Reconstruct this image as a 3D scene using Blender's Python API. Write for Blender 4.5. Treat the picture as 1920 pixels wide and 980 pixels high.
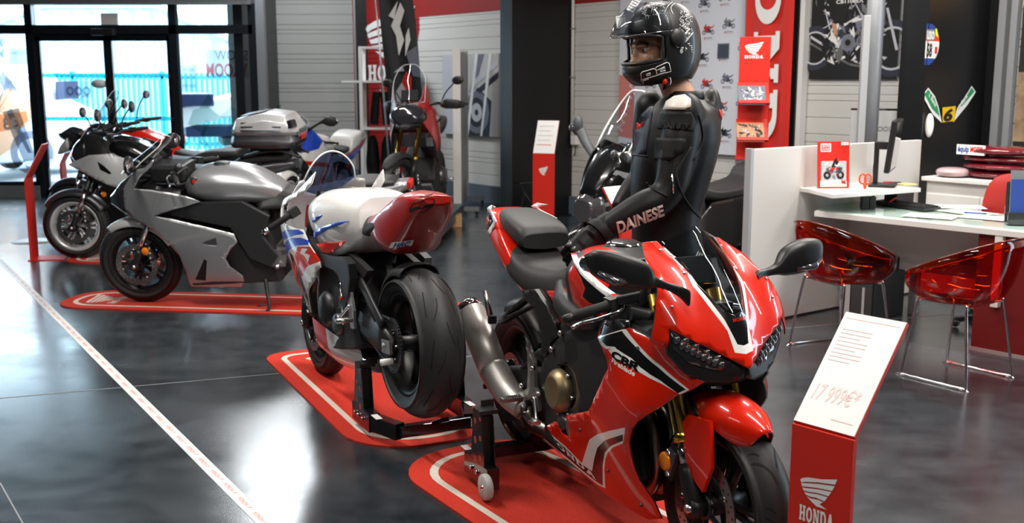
import bpy, bmesh, math, random
import numpy as np
from mathutils import Vector, Matrix, Euler
from mathutils.geometry import delaunay_2d_cdt, tessellate_polygon
random.seed(7)
PI = math.pi
C = bpy.context.scene.collection
for o in list(bpy.data.objects): bpy.data.objects.remove(o)

# ------------------------------------------------------------------ camera model
FPX = 2000.0; TILT = math.atan(340/FPX); CAMH = 1.57
def ray(u, v):
    x = (u-960)/FPX; y = -(v-490)/FPX; c, s = math.cos(TILT), math.sin(TILT)
    return Vector((x, c+y*s, -s+y*c))
CAM = Vector((0, 0, CAMH))
def fl(u, v, z=0.0):
    d = ray(u, v); t = (z-CAMH)/d.z; return CAM+d*t
def aty(u, v, Y):
    d = ray(u, v); return CAM+d*(Y/d.y)
def on_plane(u, v, P, N):
    d = ray(u, v); t = (P-CAM).dot(N)/d.dot(N); return CAM+d*t

# ------------------------------------------------------------------ materials
def lin(c):
    if isinstance(c, str):
        c = c.lstrip('#'); c = [int(c[i:i+2], 16)/255 for i in (0, 2, 4)]
        c = [x/12.92 if x <= .04045 else ((x+.055)/1.055)**2.4 for x in c]
    return (*c[:3], 1.0)
def pbsdf(name):
    m = bpy.data.materials.new(name); m.use_nodes = True
    return m, m.node_tree, m.node_tree.nodes['Principled BSDF']
def mat(name, col, rough=.5, metal=0, coat=0, trans=0, emit=None, es=0, ior=1.45, spec=None, bump=None, var=None, alpha=None):
    m, nt, b = pbsdf(name)
    b.inputs['Base Color'].default_value = lin(col); b.inputs['Roughness'].default_value = rough
    b.inputs['Metallic'].default_value = metal; b.inputs['IOR'].default_value = ior
    b.inputs['Coat Weight'].default_value = coat; b.inputs['Coat Roughness'].default_value = .04
    b.inputs['Transmission Weight'].default_value = trans
    if spec is not None: b.inputs['Specular IOR Level'].default_value = spec
    if alpha is not None: b.inputs['Alpha'].default_value = alpha
    if emit: b.inputs['Emission Color'].default_value = lin(emit); b.inputs['Emission Strength'].default_value = es
    if var or bump:
        tc = nt.nodes.new('ShaderNodeTexCoord'); nz = nt.nodes.new('ShaderNodeTexNoise')
        nz.inputs['Scale'].default_value = (var or bump)[0]; nz.inputs['Detail'].default_value = 5
        nt.links.new(tc.outputs['Object'], nz.inputs['Vector'])
        if var:
            r = nt.nodes.new('ShaderNodeValToRGB'); r.color_ramp.elements[0].position = .3; r.color_ramp.elements[1].position = .7
            r.color_ramp.elements[0].color = lin(col); r.color_ramp.elements[1].color = lin(var[1])
            nt.links.new(nz.outputs['Fac'], r.inputs['Fac']); nt.links.new(r.outputs['Color'], b.inputs['Base Color'])
        if bump:
            bp = nt.nodes.new('ShaderNodeBump'); bp.inputs['Strength'].default_value = bump[1]; bp.inputs['Distance'].default_value = bump[2] if len(bump) > 2 else .002
            nt.links.new(nz.outputs['Fac'], bp.inputs['Height']); nt.links.new(bp.outputs['Normal'], b.inputs['Normal'])
    return m
def glassmat(name, tint, rough=.0, alpha=.25, ior=1.45):
    """thin clear sheet: transparent tinted by colour mixed with a glossy reflection"""
    m = bpy.data.materials.new(name); m.use_nodes = True; nt = m.node_tree; nt.nodes.clear()
    out = nt.nodes.new('ShaderNodeOutputMaterial'); tr = nt.nodes.new('ShaderNodeBsdfTransparent'); gl = nt.nodes.new('ShaderNodeBsdfGlossy')
    fr = nt.nodes.new('ShaderNodeFresnel'); fr.inputs['IOR'].default_value = ior
    tr.inputs['Color'].default_value = lin(tint); gl.inputs['Roughness'].default_value = rough
    mx = nt.nodes.new('ShaderNodeMixShader')
    ge = nt.nodes.new('ShaderNodeNewGeometry'); mu = nt.nodes.new('ShaderNodeMath'); mu.operation = 'MULTIPLY_ADD'; mu.inputs[1].default_value = -1; mu.inputs[2].default_value = 1; m2 = nt.nodes.new('ShaderNodeMath'); m2.operation = 'MULTIPLY'
    nt.links.new(ge.outputs['Backfacing'], mu.inputs[0]); nt.links.new(mu.outputs[0], m2.inputs[0]); nt.links.new(fr.outputs[0], m2.inputs[1])
    nt.links.new(m2.outputs[0], mx.inputs[0]); nt.links.new(tr.outputs[0], mx.inputs[1]); nt.links.new(gl.outputs[0], mx.inputs[2])
    nt.links.new(mx.outputs[0], out.inputs[0]); return m

M = {}
def mk(k, *a, **kw): M[k] = mat(k, *a, **kw); return M[k]
mk('red_paint', (.64, .014, .002), .3, coat=.8, spec=.2)
mk('deep_red', (.40, .010, .006), .35, coat=.6)
mk('candy_red', (.50, .012, .010), .3, coat=.7)
mk('white_paint', (.80, .79, .77), .3, coat=.7)
mk('blue_paint', (.012, .07, .55), .3, coat=.6)
mk('black_gloss', (.006, .006, .007), .18, coat=.6)
mk('black_satin', (.012, .012, .013), .42)
mk('black_matte', (.016, .016, .017), .62)
mk('black_frame', (.030, .031, .033), .45, metal=.3)
mk('dark_gap', (.004, .004, .004), .7)
mk('rubber', (.013, .013, .014), .55, bump=(60, .25, .002))
mk('tread', (.018, .0185, .02), .55, bump=(40, .3, .002))
mk('groove', (.004, .004, .004), .8)
mk('grip', (.012, .012, .012), .7)
mk('seat_black', (.017, .017, .018), .55, bump=(300, .25, .001))
mk('silver_paint', (.36, .37, .39), .30, metal=.6, coat=.5)
mk('silver_light', (.60, .61, .62), .3, metal=.35, coat=.5)
mk('gunmetal', (.12, .12, .13), .35, metal=.8)
mk('steel', (.60, .575, .54), .42, metal=.75)
mk('steel_dark', (.30, .27, .24), .3, metal=1)
mk('chrome', (.75, .75, .77), .09, metal=1)
mk('alu', (.62, .62, .63), .3, metal=1)
mk('cast_alu', (.38, .37, .36), .38, metal=.9)
mk('gold', (.72, .44, .09), .22, metal=1)
mk('bronze', (.30, .23, .13), .42, metal=.75)
mk('brake_disc', (.42, .40, .39), .3, metal=1)
mk('amber', (.85, .22, .01), .25, coat=.5)
mk('lamp_dark', (.03, .03, .035), .12, metal=.3, coat=1)
mk('lens', (.10, .10, .11), .1, metal=.55, coat=1)
mk('white', (.80, .80, .79), .55)
mk('white_matte', (.72, .71, .70), .7)
mk('red_flat', (.60, .018, .008), .45)
mk('carton', (.42, .25, .12), .8)
mk('black_flat', (.008, .008, .009), .6)
mk('grey_mid', (.20, .21, .22), .5)
mk('grey_light', (.48, .48, .48), .5)
mk('yellow', (.80, .52, .01), .5)
mk('green', (.02, .28, .10), .5)
mk('blue_flat', (.02, .06, .30), .5)
mk('orange_red', (.75, .06, .01), .4)
mk('lime', (.75, .85, .05), .5)
mk('skin', (.50, .27, .17), .45)
mk('leather', (.0045, .0045, .005), .48, spec=.28, bump=(120, .2, .002))
mk('leather_matte', (.007, .007, .0075), .6, spec=.25, bump=(200, .25, .001))
mk('leather_navy', (.007, .010, .021), .55, spec=.3)
mk('plate', (.58, .53, .47), .45)
M['screen_clear'] = glassmat('screen_clear', (.85, .88, .9))
M['screen_smoke'] = glassmat('screen_smoke', (.70, .73, .75))
M['screen_dark'] = glassmat('screen_dark', (.36, .42, .58))
M['window_glass'] = glassmat('window_glass', (.92, .97, .98))
M['red_plastic'] = glassmat('red_plastic', (.90, .21, .06), .05, ior=1.42)
M['table_glass'] = glassmat('table_glass', (.90, .97, .95), .02)

# ------------------------------------------------------------------ mesh builder
def bez(p, n=8):
    """smooth open Catmull-Rom curve through points (any dimension)"""
    p = [np.array(q, float) for q in p]; out = []
    for i in range(len(p)-1):
        a = p[i-1] if i else 2*p[0]-p[1]; b = p[i]; c = p[i+1]; d = p[i+2] if i+2 < len(p) else 2*p[-1]-p[-2]
        for k in range(n):
            t = k/n; out.append(.5*((2*b)+(c-a)*t+(2*a-5*b+4*c-d)*t*t+(3*b-a-3*c+d)*t**3))
    out.append(p[-1]); return [tuple(q) for q in out]
def inpoly(pt, poly):
    x, y = pt; c = False; j = len(poly)-1
    for i in range(len(poly)):
        xi, yi = poly[i][0], poly[i][1]; xj, yj = poly[j][0], poly[j][1]
        if (yi > y) != (yj > y) and x < (xj-xi)*(y-yi)/(yj-yi)+xi: c = not c
        j = i
    return c
class TPS:
    """smooth surface through scattered control points c = f(a, b)"""
    def __init__(s, pts):
        p = np.array(pts, float); s.P = p[:, :2]; n = len(p)
        K = s.U(np.linalg.norm(s.P[:, None]-s.P[None], axis=2))+np.eye(n)*1e-4
        A = np.zeros((n+3, n+3)); A[:n, :n] = K; A[:n, n] = 1; A[:n, n+1:] = s.P; A[n:, :n] = A[:n, n:].T
        s.w = np.linalg.solve(A, np.append(p[:, 2], [0, 0, 0]))
    @staticmethod
    def U(r): return np.where(r > 1e-9, r*r*np.log(np.maximum(r, 1e-9)), 0)
    def __call__(s, a, b):
        r = np.hypot(s.P[:, 0]-a, s.P[:, 1]-b); return float(s.w[:-3]@s.U(r)+s.w[-3]+s.w[-2]*a+s.w[-1]*b)
AX = {'xz': (0, 2, 1), 'yz': (1, 2, 0), 'xy': (0, 1, 2)}
class Surf:
    """height field in one of the local planes: third coordinate = fn(a, b) * sign"""
    def __init__(s, dom, fn, sign=1): s.ia, s.ib, s.ic = AX[dom]; s.fn = fn; s.sign = sign
    def pt(s, a, b, off=0):
        v = [0, 0, 0]; v[s.ia] = a; v[s.ib] = b; v[s.ic] = s.sign*(s.fn(a, b)+off); return Vector(v)
class MB:
    def __init__(s): s.v = []; s.f = []; s.m = []; s.sm = []; s.mats = []
    def mi(s, m):
        m = M[m] if isinstance(m, str) else m
        if m not in s.mats: s.mats.append(m)
        return s.mats.index(m)
    def add(s, vs, fs, m, smooth=True, T=None):
        b = len(s.v); s.v += [tuple(T@Vector(v)) if T is not None else tuple(v) for v in vs]; i = s.mi(m)
        for f in fs: s.f.append([b+k for k in f]); s.m.append(i); s.sm.append(smooth)
        return s
    def box(s, c, size, m, rot=None, T=None, taper=None):
        x, y, z = [d/2 for d in size]; vs = []
        for k in (-1, 1):
            t = taper if (taper and k == 1) else (1, 1)
            vs += [Vector((a*x*t[0], b*y*t[1], k*z)) for a, b in ((-1, -1), (1, -1), (1, 1), (-1, 1))]
        if rot is not None:
            R = Euler(rot).to_matrix() if not isinstance(rot, Matrix) else rot; vs = [R@v for v in vs]
        vs = [v+Vector(c) for v in vs]
        return s.add(vs, [(3, 2, 1, 0), (4, 5, 6, 7), (0, 1, 5, 4), (1, 2, 6, 5), (2, 3, 7, 6), (3, 0, 4, 7)], m, False, T)
    def bar(s, p, q, w, h, m, up=(0, 0, 1)):
        p, q = Vector(p), Vector(q); d = (q-p); L = d.length; d.normalize(); sx = d.cross(Vector(up)); 
        if sx.length < 1e-5: sx = Vector((1, 0, 0))
        sx.normalize(); u = sx.cross(d)
        R = Matrix((d, sx, u)).transposed(); return s.box((p+q)/2, (L, w, h), m, R)
    def tube(s, path, r, m, seg=10, caps=True, flat=None):
        P = [Vector(p) for p in path]; n = len(P); R = list(r) if hasattr(r, '__len__') else [r]*n
        if len(R) != n:
            A = np.array(R, float); xs = np.linspace(0, 1, len(R)); t_ = np.linspace(0, 1, n)
            R = [float(q) for q in np.interp(t_, xs, A)] if A.ndim == 1 else [tuple(float(np.interp(q, xs, A[:, j])) for j in (0, 1)) for q in t_]
        vs = []; fs = []; T = [(P[min(i+1, n-1)]-P[max(i-1, 0)]).normalized() for i in range(n)]
        a = T[0].orthogonal().normalized() if flat is None else (Vector(flat)-T[0]*T[0].dot(Vector(flat))).normalized()
        for i in range(n):
            a = (a-T[i]*a.dot(T[i])).normalized(); b = T[i].cross(a)
            for k in range(seg):
                t = 2*PI*k/seg; rr = R[i]
                if isinstance(rr, tuple) or isinstance(rr, list): vs.append(P[i]+a*math.cos(t)*rr[0]+b*math.sin(t)*rr[1])
                else: vs.append(P[i]+a*math.cos(t)*rr+b*math.sin(t)*rr)
        for i in range(n-1):
            for k in range(seg):
                k2 = (k+1) % seg; fs.append((i*seg+k, i*seg+k2, (i+1)*seg+k2, (i+1)*seg+k))
        if caps: fs += [tuple(range(seg-1, -1, -1)), tuple((n-1)*seg+k for k in range(seg))]
        return s.add(vs, fs, m)
    def lathe(s, prof, m, seg=32, c=(0, 0, 0), axis='y', T=None, closed=False, smooth=True):
        """prof: (radius, height along axis)"""
        vs = []; fs = []; n = len(prof)
        for k in range(seg):
            t = 2*PI*k/seg
            for r, h in prof:
                if axis == 'y': p = (r*math.cos(t), h, r*math.sin(t))
                elif axis == 'z': p = (r*math.cos(t), r*math.sin(t), h)
                else: p = (h, r*math.cos(t), r*math.sin(t))
                vs.append(Vector(p)+Vector(c))
        for k in range(seg):
            k2 = (k+1) % seg
            for i in range(n if closed else n-1):
                j = (i+1) % n; fs.append((k*n+i, k*n+j, k2*n+j, k2*n+i))
        return s.add(vs, fs, m, smooth, T)
    def cyl(s, p, q, r, m, seg=20, r2=None):
        return s.tube([p, q], [r, r if r2 is None else r2], m, seg)
    def ell(s, c, rad, m, seg=20, rings=12, rot=None, T=None):
        vs = []; fs = []; R = Euler(rot).to_matrix() if rot is not None else None
        for i in range(rings+1):
            a = PI*i/rings
            for k in range(seg):
                t = 2*PI*k/seg; p = Vector((rad[0]*math.sin(a)*math.cos(t), rad[1]*math.sin(a)*math.sin(t), rad[2]*math.cos(a)))
                vs.append((R@p if R else p)+Vector(c))
        for i in range(rings):
            for k in range(seg): k2 = (k+1) % seg; fs.append((i*seg+k, (i+1)*seg+k, (i+1)*seg+k2, i*seg+k2))
        return s.add(vs, fs, m, True, T)
    def loft(s, secs, m, caps=(True, True), close=True, mfun=None, smooth=True):
        """secs: list of equal-length rings of 3D points"""
        n = len(secs[0]); vs = [Vector(p) for q in secs for p in q]; b = len(s.v)
        s.v += [tuple(v) for v in vs]
        for i in range(len(secs)-1):
            for k in range(n if close else n-1):
                k2 = (k+1) % n; s.f.append([b+i*n+k, b+i*n+k2, b+(i+1)*n+k2, b+(i+1)*n+k])
                s.m.append(s.mi(mfun(i, k) if mfun else m)); s.sm.append(smooth)
        if close:
            if caps[0]: s.f.append([b+k for k in range(n-1, -1, -1)]); s.m.append(s.mi(mfun(0, 0) if mfun else m)); s.sm.append(False)
            if caps[1]: s.f.append([b+(len(secs)-1)*n+k for k in range(n)]); s.m.append(s.mi(mfun(len(secs)-2, 0) if mfun else m)); s.sm.append(False)
        return s
    def prism(s, poly, vec, m, o=(0, 0, 0), ax=((1, 0, 0), (0, 0, 1)), smooth=False):
        """2D polygon placed with axes ax at o, extruded by vec"""
        o = Vector(o); a, b = Vector(ax[0]), Vector(ax[1]); vec = Vector(vec); n = len(poly)
        p = [o+a*x+b*y for x, y in poly]; vs = p+[q+vec for q in p]
        tri = tessellate_polygon([[Vector((x, y, 0)) for x, y in poly]])
        fs = [tuple(t) for t in tri]+[tuple(i+n for i in reversed(t)) for t in tri]
        fs += [(i, (i+1) % n, (i+1) % n+n, i+n) for i in range(n)]
        return s.add(vs, fs, m, smooth)
    def poly(s, poly, m, o, ax, off=0):
        o = Vector(o); a, b = Vector(ax[0]), Vector(ax[1]); nrm = a.cross(b).normalized()
        tri = tessellate_polygon([[Vector((x, y, 0)) for x, y in poly]])
        return s.add([o+a*x+b*y+nrm*off for x, y in poly], [tuple(t) for t in tri], m, False)
    def panel(s, surf, outline, m, gfx=(), h=.03, thick=.004, mirror=True, holes=(), edge=None):
        """trimmed sheet of a height field with graphic areas as material regions and real thickness"""
        loops = [outline]+[g[0] for g in gfx]+list(holes); vs = []; es = []
        for lp in loops:
            q = []
            for i in range(len(lp)):
                a, b = np.array(lp[i][:2], float), np.array(lp[(i+1) % len(lp)][:2], float); k = max(1, int(np.linalg.norm(b-a)/h+.5))
                q += [tuple(a+(b-a)*j/k) for j in range(k)]
            n0 = len(vs); vs += [Vector(p) for p in q]; es += [(n0+i, n0+(i+1) % len(q)) for i in range(len(q))]
        A = np.array(outline, float)[:, :2]; lo, hi = A.min(0), A.max(0)
        for i in range(int((hi[0]-lo[0])/h)+1):
            for j in range(int((hi[1]-lo[1])/h)+1):
                p = (lo[0]+(i+.5+.25*(j % 2))*h, lo[1]+(j+.5)*h)
                if inpoly(p, outline): vs.append(Vector(p))
        V, E_, Fc, *_ = delaunay_2d_cdt(vs, es, [], 0, 1e-5)
        keep = []; mid = []
        for f in Fc:
            c = (sum(V[i].x for i in f)/len(f), sum(V[i].y for i in f)/len(f))
            if not inpoly(c, outline) or any(inpoly(c, hl) for hl in holes): continue
            mm = m
            for g in gfx:
                if inpoly(c, g[0]): mm = g[1]
            keep.append(list(f)); mid.append(mm)
        used = {}
        for f in keep:
            for i in f: used.setdefault(i, len(used))
        idx = sorted(used, key=used.get); cnt = {}
        for f in keep:
            for i in range(len(f)): e = tuple(sorted((f[i], f[(i+1) % len(f)]))); cnt[e] = cnt.get(e, 0)+1
        for sg in ((1, -1) if mirror else (1,)):
            out = [surf.pt(V[i].x, V[i].y) for i in idx]; inn = [surf.pt(V[i].x, V[i].y, -thick) for i in idx]
            if sg < 0:
                k = 1; out = [Vector((p.x, -p.y, p.z)) for p in out]; inn = [Vector((p.x, -p.y, p.z)) for p in inn]
            n = len(idx); b = len(s.v); s.v += [tuple(p) for p in out+inn]
            for f, mm in zip(keep, mid):
                g = [used[i] for i in f]
                s.f.append([b+i for i in g]); s.m.append(s.mi(mm)); s.sm.append(True)
                s.f.append([b+n+i for i in reversed(g)]); s.m.append(s.mi(edge or mm)); s.sm.append(True)
                for i in range(len(f)):
                    if cnt[tuple(sorted((f[i], f[(i+1) % len(f)])))] == 1:
                        s.f.append([b+g[i], b+n+g[i], b+n+g[(i+1) % len(g)], b+g[(i+1) % len(g)]]); s.m.append(s.mi(edge or mm)); s.sm.append(False)
        return s
    def text(s, txt, size, m, o, ax, off=.0005, bold=0, align='C', fnt=None, shear=0):
        vs, fs, w, hh = textmesh(txt, bold, shear); a, b = Vector(ax[0]), Vector(ax[1]); n = a.cross(b).normalized()
        dx = {'C': -w/2, 'L': 0, 'R': -w}[align]
        return s.add([Vector(o)+a*(x+dx)*size+b*y*size+n*off for x, y in vs], fs, m, False)
    def mirror_y(s):
        n = len(s.v); k = len(s.f); s.v += [(x, -y, z) for x, y, z in s.v]
        for i in range(k): s.f.append([n+j for j in reversed(s.f[i])]); s.m.append(s.m[i]); s.sm.append(s.sm[i])
        return s
    def build(s, name, parent=None, sub=0, bev=0, loc=None, rot=None, label=None, fixn=True):
        me = bpy.data.meshes.new(name); me.from_pydata(s.v, [], s.f)
        for m in s.mats: me.materials.append(m)
        me.polygons.foreach_set('material_index', s.m); me.polygons.foreach_set('use_smooth', s.sm)
        bm = bmesh.new(); bm.from_mesh(me)
        bmesh.ops.remove_doubles(bm, verts=bm.verts, dist=1e-6)
        if fixn: bmesh.ops.recalc_face_normals(bm, faces=bm.faces)
        bm.to_mesh(me); bm.free(); me.update()
        o = bpy.data.objects.new(name, me); C.objects.link(o)
        if parent is not None: o.parent = parent
        if loc is not None: o.location = loc
        if rot is not None: o.rotation_euler = rot
        if bev:
            d = o.modifiers.new('bevel', 'BEVEL'); d.width = bev; d.segments = 2; d.limit_method = 'ANGLE'; d.angle_limit = .6
        if sub: d = o.modifiers.new('subdivision', 'SUBSURF'); d.levels = sub; d.render_levels = sub
        if label: o['label'] = label
        return o
_tc = {}
def textmesh(txt, bold=0, shear=0):
    k = (txt, bold, shear)
    if k not in _tc:
        cu = bpy.data.curves.new('t', 'FONT'); cu.body = txt; cu.offset = bold; cu.resolution_u = 3; cu.shear = shear
        o = bpy.data.objects.new('t', cu); C.objects.link(o); bpy.context.view_layer.update()
        me = bpy.data.meshes.new_from_object(o.evaluated_get(bpy.context.evaluated_depsgraph_get()))
        vs = [(v.co.x, v.co.y) for v in me.vertices]; fs = [tuple(p.vertices) for p in me.polygons]
        x0 = min(v[0] for v in vs); x1 = max(v[0] for v in vs); y1 = max(v[1] for v in vs)
        _tc[k] = ([(x-x0, y) for x, y in vs], fs, x1-x0, y1)
        bpy.data.objects.remove(o); bpy.data.curves.remove(cu); bpy.data.meshes.remove(me)
    return _tc[k]
def fittext(mb, txt, w, h, m, o, ax, off=.0008, bold=.02, shear=0):
    """text stretched to fill a w x h box whose lower-left corner is o"""
    vs, fs, tw, th = textmesh(txt, bold, shear); a, b = Vector(ax[0]), Vector(ax[1]); n = a.cross(b).normalized()
    mb.add([Vector(o)+a*(x*w/tw)+b*(y*h/th)+n*off for x, y in vs], fs, m, False)

# ------------------------------------------------------------------ things
def thing(name, label, cat, loc=(0, 0, 0), rz=0, group=None, rot=None):
    o = bpy.data.objects.new(name, None); C.objects.link(o); o.empty_display_size = .1
    o.location = loc; o.rotation_euler = rot if rot else (0, 0, rz); o['label'] = label; o['category'] = cat
    if group: o['group'] = group
    return o
def tag(o, label, cat, group=None):
    o['label'] = label; o['category'] = cat
    if group: o['group'] = group
    return o
def struct(o): o['kind'] = 'structure'; return o
def kids(o): return [c for c in bpy.data.objects if c.parent == o]
def dup(root, loc, rz, label=None):
    def cp(o, par):
        n = o.copy(); C.objects.link(n)
        if par is not None: n.parent = par
        for ch in kids(o): cp(ch, n)
        return n
    r = cp(root, None); r.location = loc; r.rotation_euler = (0, 0, rz)
    if label: r['label'] = label
    return r
def bake(o):
    """apply modifiers into the mesh"""
    dg = bpy.context.evaluated_depsgraph_get(); me = bpy.data.meshes.new_from_object(o.evaluated_get(dg))
    o.modifiers.clear(); o.data = me; return o

# lettering of the house logotype and its wing mark, as polygons in a unit box
def slab(letter):
    t = .30; s = .16
    if letter == 'H': return [[(0, 0), (.42, 0), (.42, s), (.36, s), (.36, .42), (.64, .42), (.64, s), (.58, s), (.58, 0), (1, 0), (1, s), (.93, s), (.93, 1-s), (1, 1-s), (1, 1), (.58, 1), (.58, 1-s), (.64, 1-s), (.64, .58), (.36, .58), (.36, 1-s), (.42, 1-s), (.42, 1), (0, 1), (0, 1-s), (.07, 1-s), (.07, s), (0, s)]]
    if letter == 'N': return [[(0, 0), (.36, 0), (.36, s), (.28, s), (.28, .62), (.68, 0), (.93, 0), (.93, 1-s), (1, 1-s), (1, 1), (.64, 1), (.64, 1-s), (.72, 1-s), (.72, .40), (.34, 1), (0, 1), (0, 1-s), (.08, 1-s), (.08, s), (0, s)]]
    if letter == 'A': return [[(0, 0), (.36, 0), (.36, s), (.29, s), (.33, .27), (.66, .27), (.70, s), (.62, s), (.62, 0), (1, 0), (1, s), (.94, s), (.64, 1), (.36, 1), (.06, s), (0, s)]]
    if letter == 'O':
        o = [(.5+.5*math.cos(a), .5+.5*math.sin(a)) for a in np.linspace(0, 2*PI, 25)]
        i = [(.5+.22*math.cos(a), .5+.32*math.sin(a)) for a in np.linspace(2*PI, 0, 25)]
        return [o[:13]+i[12:], o[12:]+i[:13]]
    if letter == 'D':
        o = [(.52+.48*math.cos(a), .5+.5*math.sin(a)) for a in np.linspace(-PI/2, PI/2, 13)]
        i = [(.5+.22*math.cos(a), .5+.33*math.sin(a)) for a in np.linspace(PI/2, -PI/2, 9)]
        return [[(0, 0)]+o[:7]+i[4:]+[(.36, .17), (.36, .5), (.07, .5), (.07, s), (0, s)], [(.07, .5), (.36, .5), (.36, .83)]+i[:5]+o[6:]+[(0, 1), (0, 1-s), (.07, 1-s)]]
def honda(mb, w, h, m, o, ax, off=.001, gap=.14):
    a, b = Vector(ax[0]), Vector(ax[1]); n = 5; lw = w/(n+(n-1)*gap)
    for i, ch in enumerate('HONDA'):
        for pl in slab(ch): mb.poly([(x*lw+i*lw*(1+gap), y*h) for x, y in pl], m, o, (a, b), off)
WING = [[(0, .63), (.04, .70), (.2, .78), (.6, .86), (1, 1), (.95, .82), (.5, .73), (.12, .61), (.04, .55)],
        [(.03, .53), (.1, .56), (.5, .68), (.94, .77), (.88, .60), (.5, .55), (.12, .46), (.06, .44)],
        [(.07, .41), (.14, .42), (.5, .51), (.86, .56), (.79, .40), (.5, .39), (.2, .33), (.10, .33)],
        [(.12, .29), (.2, .29), (.5, .35), (.77, .36), (.69, .20), (.45, .23), (.3, .20), (.17, .22)],
        [(.19, .18), (.32, .15), (.52, .18), (.66, .16), (.56, .06), (.76, -.04), (.48, -.04), (.36, .04)]]
def wing(mb, w, h, m, o, ax, off=.001):
    for pl in WING: mb.poly([(x*w, y*h) for x, y in pl], m, o, ax, off)
# ------------------------------------------------------------------ the setting
W0 = Vector((.724, 12.5, 0)); dW = Vector((.616, -.788, 0)).normalized(); nW = Vector((-.788, -.616, 0)).normalized(); RW = math.atan2(dW.y, dW.x)
def WP(s, z=0, off=0): return W0+dW*s+nW*off+Vector((0, 0, z))
XL, XR, YF, ZC = -9.5, 6.5, -4.5, 4.0
YS = 14.4; YA = 16.5

def floor_material():
    m, nt, b = pbsdf('polished_concrete'); N = nt.nodes.new; L = nt.links.new
    tc = N('ShaderNodeTexCoord'); n1 = N('ShaderNodeTexNoise'); n1.inputs['Scale'].default_value = .9; n1.inputs['Detail'].default_value = 8; n1.inputs['Roughness'].default_value = .62
    n2 = N('ShaderNodeTexNoise'); n2.inputs['Scale'].default_value = 7; n2.inputs['Detail'].default_value = 6
    mp = N('ShaderNodeMapping'); mp.inputs['Scale'].default_value = (.45, 1.5, 1); mp.inputs['Rotation'].default_value = (0, 0, .3)
    L(tc.outputs['Object'], mp.inputs['Vector']); L(mp.outputs['Vector'], n1.inputs['Vector']); L(tc.outputs['Object'], n2.inputs['Vector'])
    mx = N('ShaderNodeMath'); mx.operation = 'MULTIPLY_ADD'; mx.inputs[1].default_value = .45; L(n2.outputs['Fac'], mx.inputs[0]); L(n1.outputs['Fac'], mx.inputs[2])
    r = N('ShaderNodeValToRGB'); r.color_ramp.elements[0].position = .5; r.color_ramp.elements[1].position = .98
    r.color_ramp.elements[0].color = (.010, .0135, .0175, 1); r.color_ramp.elements[1].color = (.045, .054, .062, 1)
    L(mx.outputs[0], r.inputs['Fac']); L(r.outputs['Color'], b.inputs['Base Color'])
    rr = N('ShaderNodeMapRange'); rr.inputs['From Min'].default_value = .4; rr.inputs['From Max'].default_value = 1.0; rr.inputs['To Min'].default_value = .13; rr.inputs['To Max'].default_value = .30
    L(mx.outputs[0], rr.inputs['Value']); L(rr.outputs[0], b.inputs['Roughness'])
    bp = N('ShaderNodeBump'); bp.inputs['Strength'].default_value = .06; bp.inputs['Distance'].default_value = .01; L(n1.outputs['Fac'], bp.inputs['Height']); L(bp.outputs['Normal'], b.inputs['Normal'])
    b.inputs['IOR'].default_value = 1.95
    return m
M['floor'] = floor_material()
mk('cladding', (.60, .595, .57), .5); mk('wall_red', (.30, .012, .012), .6); mk('wall_dark', (.03, .032, .036), .6); mk('ceiling', (.22, .22, .22), .8)
mk('frame_dark', (.012, .016, .02), .35, metal=.3); mk('column_black', (.0045, .005, .006), .4); mk('skirt_grey', (.10, .13, .17), .5)
mk('post_grey', (.30, .31, .33), .4, metal=.4); mk('beam_grey', (.16, .17, .17), .5)

b = MB(); b.box(((XL+XR)/2, 6, -.06), (XR-XL, 21.5, .12), 'floor'); struct(b.build('floor'))
b = MB(); b.box(((XL+XR)/2, 6, ZC+.06), (XR-XL, 21.5, .12), 'ceiling'); struct(b.build('ceiling'))
b = MB(); b.box((XL-.06, 4.9, ZC/2), (.12, 19, ZC), 'wall_dark'); struct(b.build('wall_left'))
b = MB(); b.box(((XL+XR)/2, YF-.06, ZC/2), (XR-XL, .12, ZC), 'wall_dark'); struct(b.build('wall_front'))
b = MB(); b.box((XR+.06, 0, ZC/2), (.12, 9, ZC), 'wall_dark'); struct(b.build('wall_right'))

G0 = [0, .058, .134, .285]; PER = .437
def clad_profile(z0, z1):
    g = sorted(1.82+PER*k+d for k in range(-6, 8) for d in G0); pr = [(z0, 0)]
    for z in g:
        if z0+.02 < z < z1-.02: pr += [(z-.008, 0), (z-.003, -.009), (z+.003, -.009), (z+.008, 0)]
    return pr+[(z1, 0)]
def cladding(mb, p, q, nrm, z0, z1, m='cladding'):
    pr = clad_profile(z0, z1); p, q, nrm = Vector(p), Vector(q), Vector(nrm)
    mb.loft([[p+nrm*o+Vector((0, 0, z)) for z, o in pr], [q+nrm*o+Vector((0, 0, z)) for z, o in pr]], m, close=False, smooth=False)
    mb.box((p+q)/2-nrm*.07+Vector((0, 0, (z0+z1)/2)), ((q-p).length+.02, .1, z1-z0), m, (0, 0, math.atan2((q-p).y, (q-p).x)))
# slatted wall running from the far corner to the right
b = MB(); cladding(b, WP(-6.2), WP(-.03), nW, .225, 2.425); cladding(b, WP(-.03), WP(9.2), nW, .225, 2.425)
for s0, s1 in ((-6.2, 9.2),): b.box(WP((s0+s1)/2, (2.425+ZC)/2, -.045), (s1-s0, .1, ZC-2.425), 'wall_red', (0, 0, RW))
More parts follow.
